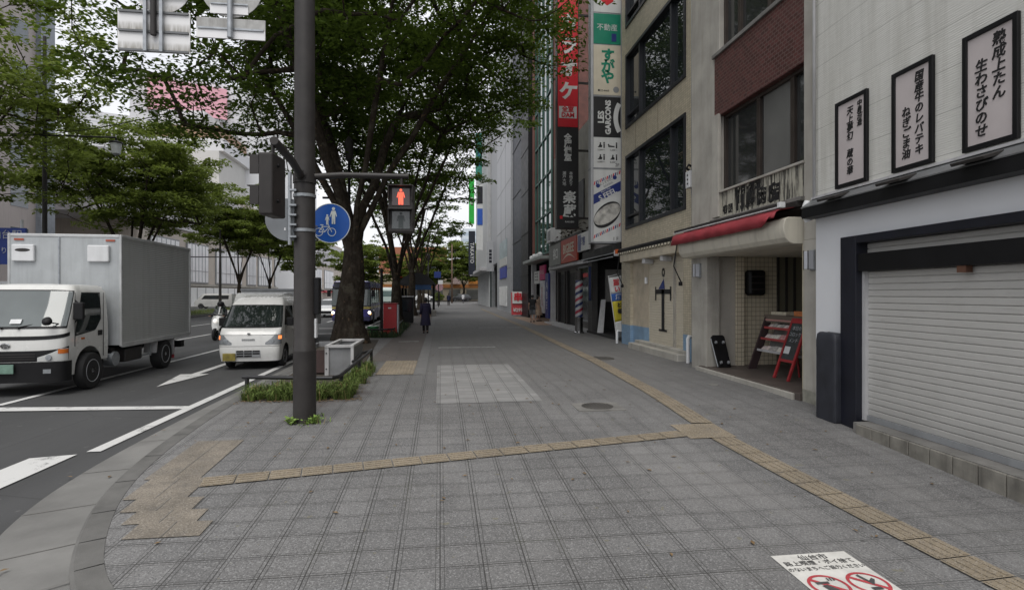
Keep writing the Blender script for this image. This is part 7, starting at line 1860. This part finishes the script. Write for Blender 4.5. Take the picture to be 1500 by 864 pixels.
tree('median zelkova behind the thin dark lamp post, right of the dome shaped one', (-21.4, 62, ZM), .26, 3.0, 9.8, 6.1, 3.9, 290, .32, 105, 25, M_LEAF2, group=G2, zmin=6.0, spray=.95, gap=.36)
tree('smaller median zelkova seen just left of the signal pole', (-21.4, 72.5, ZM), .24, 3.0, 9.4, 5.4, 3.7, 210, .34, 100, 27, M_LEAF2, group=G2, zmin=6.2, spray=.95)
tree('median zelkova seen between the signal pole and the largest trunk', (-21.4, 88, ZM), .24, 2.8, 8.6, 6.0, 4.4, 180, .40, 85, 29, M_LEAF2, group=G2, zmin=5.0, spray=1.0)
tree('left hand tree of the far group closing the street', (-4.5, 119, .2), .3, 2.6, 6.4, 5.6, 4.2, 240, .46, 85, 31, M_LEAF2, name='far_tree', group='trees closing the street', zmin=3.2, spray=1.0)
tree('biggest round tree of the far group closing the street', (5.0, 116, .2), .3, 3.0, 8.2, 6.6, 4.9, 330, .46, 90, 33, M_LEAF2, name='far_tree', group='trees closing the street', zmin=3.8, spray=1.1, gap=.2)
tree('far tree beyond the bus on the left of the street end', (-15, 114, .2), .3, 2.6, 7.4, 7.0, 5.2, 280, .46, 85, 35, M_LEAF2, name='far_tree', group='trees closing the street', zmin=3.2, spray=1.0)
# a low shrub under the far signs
tree('small green shrub beside the far pedestrian crossing', (-.4, 82, 0), .05, .4, 1.1, .9, .9, 26, .22, 50, 37, M_LEAF2, name='shrub', zmin=.3, spray=.4)
# median grass
grass_patch('median_grass', 'mown green grass strip on the median across the road', lambda r: (r.uniform(-23.3, -19.9), r.uniform(30, 90)), 9000, .30, 40, (.11,.15,.035), .5, zf=lambda x, y: RZ+.22)
# ================================================================== across the road
def B_(name, m, p, x0, x1, y0, y1, z0, z1, bevel=0):
    b = MB(); b.box(x0, x1, y0, y1, z0, z1); return b.build(name, m, p, True, bevel=bevel)
M_BEIGE = mat('beige stone cladding', (.46,.41,.36), .7, var=.12, scale=.3, dirt=.25); M_PINKB = mat('pinkish wall', (.42,.375,.36), .65, var=.08, scale=.2, dirt=.2)
M_WHITEB = mat('white building cladding', (.60,.61,.63), .55, var=.04, scale=.2); M_PALEWIN = mat('pale blinds', (.72,.73,.75), .35, var=.08, scale=.6)
def lines_mat(name, c, c2, pitch, duty):
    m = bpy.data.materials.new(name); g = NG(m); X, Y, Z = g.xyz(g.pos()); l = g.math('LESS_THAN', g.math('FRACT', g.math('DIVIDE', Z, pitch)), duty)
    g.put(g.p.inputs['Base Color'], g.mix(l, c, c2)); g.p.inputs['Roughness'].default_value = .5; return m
# department store with tall pale windows
t = thing('store_building', 'beige stone store with very tall pale windows across the road', 'building', (-40, 100, 0))
B_('wall', M_BEIGE, t, -70, -39.6, 78, 230, -.2, 20)
B_('upper_wall', mat('mauve grey cladding', (.48,.47,.49), .6, var=.06, dirt=.15), t, -70, -39.2, 70, 230, 11.5, 19)
def bigwin(y0, y1, z0, z1, n=6):
    f = B_('window', MT['grey'], t, -39.6, -39.40, y0-.25, y1+.25, z0-.25, z1+.25)
    b = MB(); b.box(-39.42, -39.34, y0, y1, z0, z1); b.build('pane', M_PALEWIN, f)
    b = MB()
    for k in range(1, n): y = y0+(y1-y0)*k/n; b.box(-39.34, -39.28, y-.04, y+.04, z0, z1)
    for k in (.3,): z = z0+(z1-z0)*k; b.box(-39.34, -39.29, y0, y1, z-.04, z+.04)
    b.build('mullion', MT['steel'], f)
for y0, y1 in ((81, 89), (92, 99.5), (103.2, 115.5), (119, 124), (126, 135), (138, 147), (151, 160), (164, 174), (178, 190), (195, 210)): bigwin(y0, y1, 3.6, 9.6)
for y0 in (80, 92, 104, 116, 128): 
    b = MB(); b.box(-39.15, -39.1, y0, y0+.15, 11.5, 19); b.build('joint', MT['grey'], t)
B_('ledge', MT['concrete'], t, -70, -38.9, 77, 230, 2.9, 3.2)
for y0 in (150, 164, 178, 192, 206):
    b = MB(); b.prism([(-39.3, y0, 2.9), (-38.0, y0, 2.1), (-38.0, y0, 2.0), (-39.3, y0, 2.0)], (0, 9, 0)); b.build('red_awning', mat('red awning far', (.35,.04,.05), .7), t, True)
t = thing('hoarding', 'long white construction hoarding at the foot of the store', 'hoarding', (-36, 95, RZ))
B_('panel', mat('white hoarding', (.80,.81,.81), .5, var=.03), t, -36.2, -36, 45, 148, RZ+.1, 2.6)
b = MB(); [b.box(-35.98, -35.94, 45+3*k, 45.08+3*k, RZ+.1, 2.6) for k in range(35)]; b.build('seam', MT['grey'], t, True)
# tower at the left edge
t = thing('left_tower', 'tall pinkish building at the left edge behind the trees', 'building', (-46, 50, 0))
B_('wall', M_PINKB, t, -70, -40, 30, 61, -.2, 44); B_('corner_column', mat('blue grey column', (.20,.22,.25), .4, .3), t, -40.6, -39.5, 60.2, 62.2, -.2, 44)
tg = glass('tower window', (.10,.12,.14), .1)
for z in range(6, 44, 4):
    for y in range(32, 60, 5): B_('window', tg, t, -40.05, -39.97, y, y+2.2, z, z+2.0)
# white clad building with billboard: its fronts look down the avenue, slightly turned
t = thing('billboard_building', 'pale white clad building carrying the pink billboard', 'building', (-74.6, 122.8, 0), radians(24))
LB = lambda name, m, p, *a: (lambda b: (b.box(*a), b.build(name, m, p))[1])(MB())
LB('wall', lines_mat('pale louvred cladding', (.60,.61,.64), (.46,.48,.52), 1.3, .2), t, 0, 9.5, 1.0, 30, 0, 40)
LB('front_wall', M_WHITEB, t, 9.5, 48, 0, 30, 0, 50)
LB('corner_strip', MT['grey'], t, -1.0, 0, .8, 3, 0, 42)
LB('low_wing', MT['lightgrey'], t, -6, 6, -3, .9, 0, 25); LB('rail', MT['white'], t, -6, 6, -3.1, -2.9, 25.4, 25.8)
bb_ = thing('billboard', 'large pink billboard on the pale building with white writing beneath', 'billboard', (-74.6, 122.8, 0), radians(24))
LB('board', mat('billboard pink', (.66,.35,.41), .6, var=.05, scale=.1), bb_, 12.7, 28, -1.2, -.1, 41.6, 48.6); LB('under_rail', MT['grey'], bb_, 13.2, 28, -1.1, -.1, 40.9, 41.6)
text('楽天モバイル', 2.0, mat('billboard writing red', (.42,.08,.09), .6), bb_, (20.2, -.08, 38.7), (1, 0, 0), UP, bold=.04)
# glass tower, white tower
t = thing('glass_tower', 'pale blue glass tower with a dark pointed fin on its roof', 'building', (-82.5, 233, 0), radians(12))
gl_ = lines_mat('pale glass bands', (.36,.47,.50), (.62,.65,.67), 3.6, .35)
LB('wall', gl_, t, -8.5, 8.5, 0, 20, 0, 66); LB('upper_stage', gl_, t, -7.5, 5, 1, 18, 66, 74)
b = MB(); b.prism([(-3, 3, 74), (4, 3, 74), (-3, 3, 83)], (0, 1, 0)); b.build('roof_fin', MT['grey'], t)
t = thing('white_tower', 'plain white tower standing right of the pale glass tower', 'building', (-78, 262, 0), radians(12)); LB('wall', M_WHITEB, t, -6, 7, 0, 20, 0, 76)
for z in range(8, 72, 8): LB('window', MT['glass'], t, -4, 5, -.1, 0, z, z+1.4)
# curved parapet building with pink rooftop board
t = thing('curved_building', 'pale building with long curved parapet and rust coloured roof edge', 'building', (-50, 150, 0))
pts = [(-45, 119)] + [(-45-.0016*(y-119)**2, y) for y in range(125, 200, 6)]
for z0, z1, o_, m, nm in ((0, 31, 0, mat('pale curved wall', (.48,.48,.47), .6, var=.06, scale=.2), 'wall'), (31, 33.5, .9, M_WHITEB, 'parapet'), (33.6, 36.0, .2, mat('rusty roof edge', (.33,.22,.15), .8, var=.4, scale=.3), 'roof_edge')):
    b = MB(); b.prism([(x+o_, y, z0) for x, y in pts] + [(-57, 198, z0), (-57, 119, z0)], (0, 0, z1-z0)); b.build(nm, m, t, True)
for y in range(124, 190, 9):
    b = MB(); x = -45-.0016*(y+2-119)**2; b.box(x-.3, x+.35, y, y+4.5, 22, 29.5); b.build('window', glass('curved window', (.14,.16,.17), .1), t)
B_('stair_house', M_WHITEB, t, -58, -49, 122, 130, 36, 40)
b = MB(); [b.cyl((-46, y, 36), (-46, y, 39), .12, .12, 6) for y in range(126, 160, 5)]; b.build('roof_post', MT['steel'], t, True)
bb_ = thing('billboard', 'smaller pink rooftop billboard left of the signal pole', 'billboard', (-56, 184.9, 36), radians(8)); LB('board', mat('billboard pink 2', (.58,.2,.28), .6), bb_, 0, 14, 0, 1, 9.8, 19.6)
for x in (1, 6, 11): LB('stand', MT['steel'], bb_, x, x+.4, .2, .6, 0, 9.8)
b = MB(); b.cyl((8, -.05, 13), (8, -.12, 13), 1.7, 1.7, 20); b.build('round_mark', MT['red'], bb_)
# end of the street
t = thing('street_end_building', 'low orange and cream shop row closing the street', 'building', (0, 128, 0))
B_('wall', mat('cream render', (.46,.40,.30), .7, var=.15, scale=.3), t, -16, 30, 126, 140, .1, 6.2); B_('orange_band', mat('orange band', (.42,.17,.05), .6, var=.3, scale=.5), t, -16, 30, 125.8, 126.0, 3.0, 3.8); B_('upper_block', M_WHITEB, t, -6, 1.5, 125.9, 138, 6.2, 8.6)
b = MB(); [b.box(x, x+1.8, 125.7, 125.9, 6.7, 8.0) for x in (-5.4, -2.9, -.6)]; b.build('window', glass('end window', (.12,.14,.16), .1), t, True)
b = MB(); [b.box(x, x+2.6, 125.85, 126.0, .3, 2.6) for x in range(-14, 28, 4)]; b.build('shop_window', glass('end shop window', (.10,.10,.09), .1), t, True)
for x, w_, c, lab in ((-9, 5, (.45,.03,.04), 'red shop sign at the left of the street end'), (6.5, 3.5, (.5,.2,.04), 'orange shop sign at the right of the street end'), (2.2, 2.4, (.55,.42,.40), 'pale pink shop sign in the middle of the street end'), (-4.6, 2.2, (.55,.5,.42), 'cream shop sign next to the red one at the street end'), (-1.6, 1.6, (.05,.12,.4), 'blue shop sign at the street end'), (10.5, 2.6, (.5,.45,.1), 'yellow shop sign at the right of the street end')):
    b = MB(); b.box(x, x+w_, 125.4, 125.7, 3.9, 5.6); tag(b.build('shop_sign', mat('end sign', c, .5, var=.3, scale=1)), lab, 'sign')
t = thing('brick_red_building', 'brick red building rising behind the far trees', 'building', (-6, 170, 0)); B_('wall', mat('brick red far', (.30,.11,.06), .7, var=.15, scale=.1), t, -18, 2, 165, 180, 0, 15.5)
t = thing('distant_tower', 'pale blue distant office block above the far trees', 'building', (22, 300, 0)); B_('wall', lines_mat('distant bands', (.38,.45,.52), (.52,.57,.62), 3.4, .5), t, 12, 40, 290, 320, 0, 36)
# street lamps, poles and signs on the median
def lamp(label, x, y, h, arm, lantern=True):
    t = thing('street_lamp', label, 'street lamp', (x, y, RZ+.2), 0, 'lamp posts on the median')
    b = MB(); b.tube([(x, y, RZ+.1), (x, y, 2.5), (x, y, h)], [.16, .12, .08], 14); b.build('pole', MT['darkmetal'], t, True, smooth=40)
    b = MB(); b.tube([(x-arm, y, h*.66), (x+arm, y, h*.66)], .05, 8); b.build('arm', MT['darkmetal'], t, True, smooth=True)
    if lantern:
        for s in (-1, 1):
            M = Matrix.Translation((x+s*arm, y, h*.66-.95)); b = MB(); b.lathe([(.05, .9), (.05, .8), (.30, .72), (.32, .66), (.30, .64)], M, 12); la = b.build('lantern_cap', MT['black'], t, True, smooth=40); b = MB(); b.lathe([(.26, .64), (.20, .1), (.1, .02), (0, .0)], M, 12); b.build('lantern_glass', mat('lantern glass', (.5,.52,.52), .2), la, smooth=40)
lamp('tall dark lamp post with hanging lanterns by the leafy tree at the left edge', -20.3, 31.2, 15, 3.4)
lamp('thin dark lamp post standing before the store windows across the road', -22.2, 59, 8.2, 3.0, False)
t = thing('bus_stop_sign', 'blue board with white bus symbols behind the truck cargo box', 'sign', (-19.0, 27.0, RZ))
b = MB(); b.box(-22.5, -18.35, 27, 27.1, 3.0, 4.62); b.build('board', mat('board blue', (.015,.045,.26), .5, var=.1), t, True)
W = mat('board white', (.5,.52,.55), .5); b = MB(); b.box(-20.5, -19.75, 26.98, 27, 3.98, 4.55); b.build('bus_symbol', W, t, True); text('仙台駅', .42, W, t, (-19.1, 26.985, 4.30), RT, UP, world=True); text('バスのりば', .30, W, t, (-19.5, 26.985, 3.6), RT, UP, world=True)
b = MB(); b.box(-20.35, -19.95, 26.97, 27, 4.1, 4.32); b.build('symbol_window', MT['navy'], t, True)
b = MB(); [b.cyl((x, 27.15, RZ), (x, 27.15, 5.0), .06, .06, 10) for x in (-22, -18.6)]; b.box(-22.6, -18.3, 27.05, 27.15, 2.0, 2.25); b.build('post', MT['white'], t, True)
# signs and posts far down the pavement
def smallsign(label, x, y, h, fn):
    t = thing('road_sign', label, 'road sign', (x, y, 0)); b = MB(); b.cyl((x, y, 0), (x, y, h), .06, .06, 10); b.build('post', MT['darkmetal'], t, True, smooth=True); fn(t)
def f_(t): b = MB(); b.box(-.75, .1, 69.9, 70, 3.7, 4.5); b.build('plate', mat('street sign blue', (.012,.03,.16), .5), t, True); b = MB(); b.box(-.25, .35, 69.8, 69.88, 2.9, 3.4); b.build('plate', MT['white'], t, True)
smallsign('blue plate road sign on a dark post beyond the shelter', -.2, 70.1, 4.8, f_)
def f_(t): b = MB(); b.cyl((-.1, 79.9, 2.6), (-.1, 79.95, 2.6), .55, .55, 20); b.build('plate', mat('pinkish plate', (.5,.3,.33), .5), t, True)
smallsign('small pale pink round road sign far down the pavement', -.1, 80, 3.3, f_)
t = thing('utility_pole', 'rust brown slender utility pole before the far trees', 'pole', (2.1, 98, 0)); b = MB(); b.cyl((2.1, 98, 0), (2.1, 98, 10.5), .16, .11, 10); b.build('shaft', mat('rust pole', (.14,.09,.06), .8), t, True, smooth=True); b = MB(); b.box(1.3, 2.9, 97.95, 98.05, 9.4, 9.5); b.build('crossarm', MT['darkmetal'], t, True)
t = thing('street_lamp', 'dark short lamp post beside the blue plate sign far down the pavement', 'street lamp', (-1.4, 66, 0)); b = MB(); b.cyl((-1.4, 66, 0), (-1.4, 66, 5.6), .09, .06, 10); b.build('pole', MT['black'], t, True, smooth=True); b = MB(); b.lathe([(.08, 5.6), (.22, 5.8), (.2, 6.3), (.05, 6.45)], Matrix.Translation((-1.4, 66, 0)), 12); b.build('lantern', MT['darkmetal'], t, True, smooth=40)
t = thing('pavement_lamp', 'tall dark lamp post with lantern half hidden among the limbs of the largest tree', 'street lamp', (-3.35, 20.9, 0))
b = MB(); b.cyl((-3.35, 20.9, 0), (-3.35, 20.9, 6.6), .07, .05, 12); b.build('pole', MT['black'], t, True, smooth=True)
for z in (4.6, 5.2): b = MB(); b.box(-4.3, -3.35, 20.86, 20.94, z, z+.07); b.build('crossbar', MT['black'], t, True)
b = MB(); b.lathe([(.05, 6.6), (.14, 6.7), (.17, 7.3), (.06, 7.5), (.0, 7.55)], Matrix.Translation((-3.35, 20.9, 0)), 14); b.build('lantern', MT['darkmetal'], t, True, smooth=40)
# overhead wire
b = MB(); pts = []
for i in range(21): f = i/20; pts.append((-26+f*22, 30-f*10, 9.6-1.2*sin(pi*f)+f*.2))
b.tube(pts, .018, 6); tag(b.build('overhead_wire', MT['black']), 'thin dark wire crossing above the road by the left trees', 'wire')
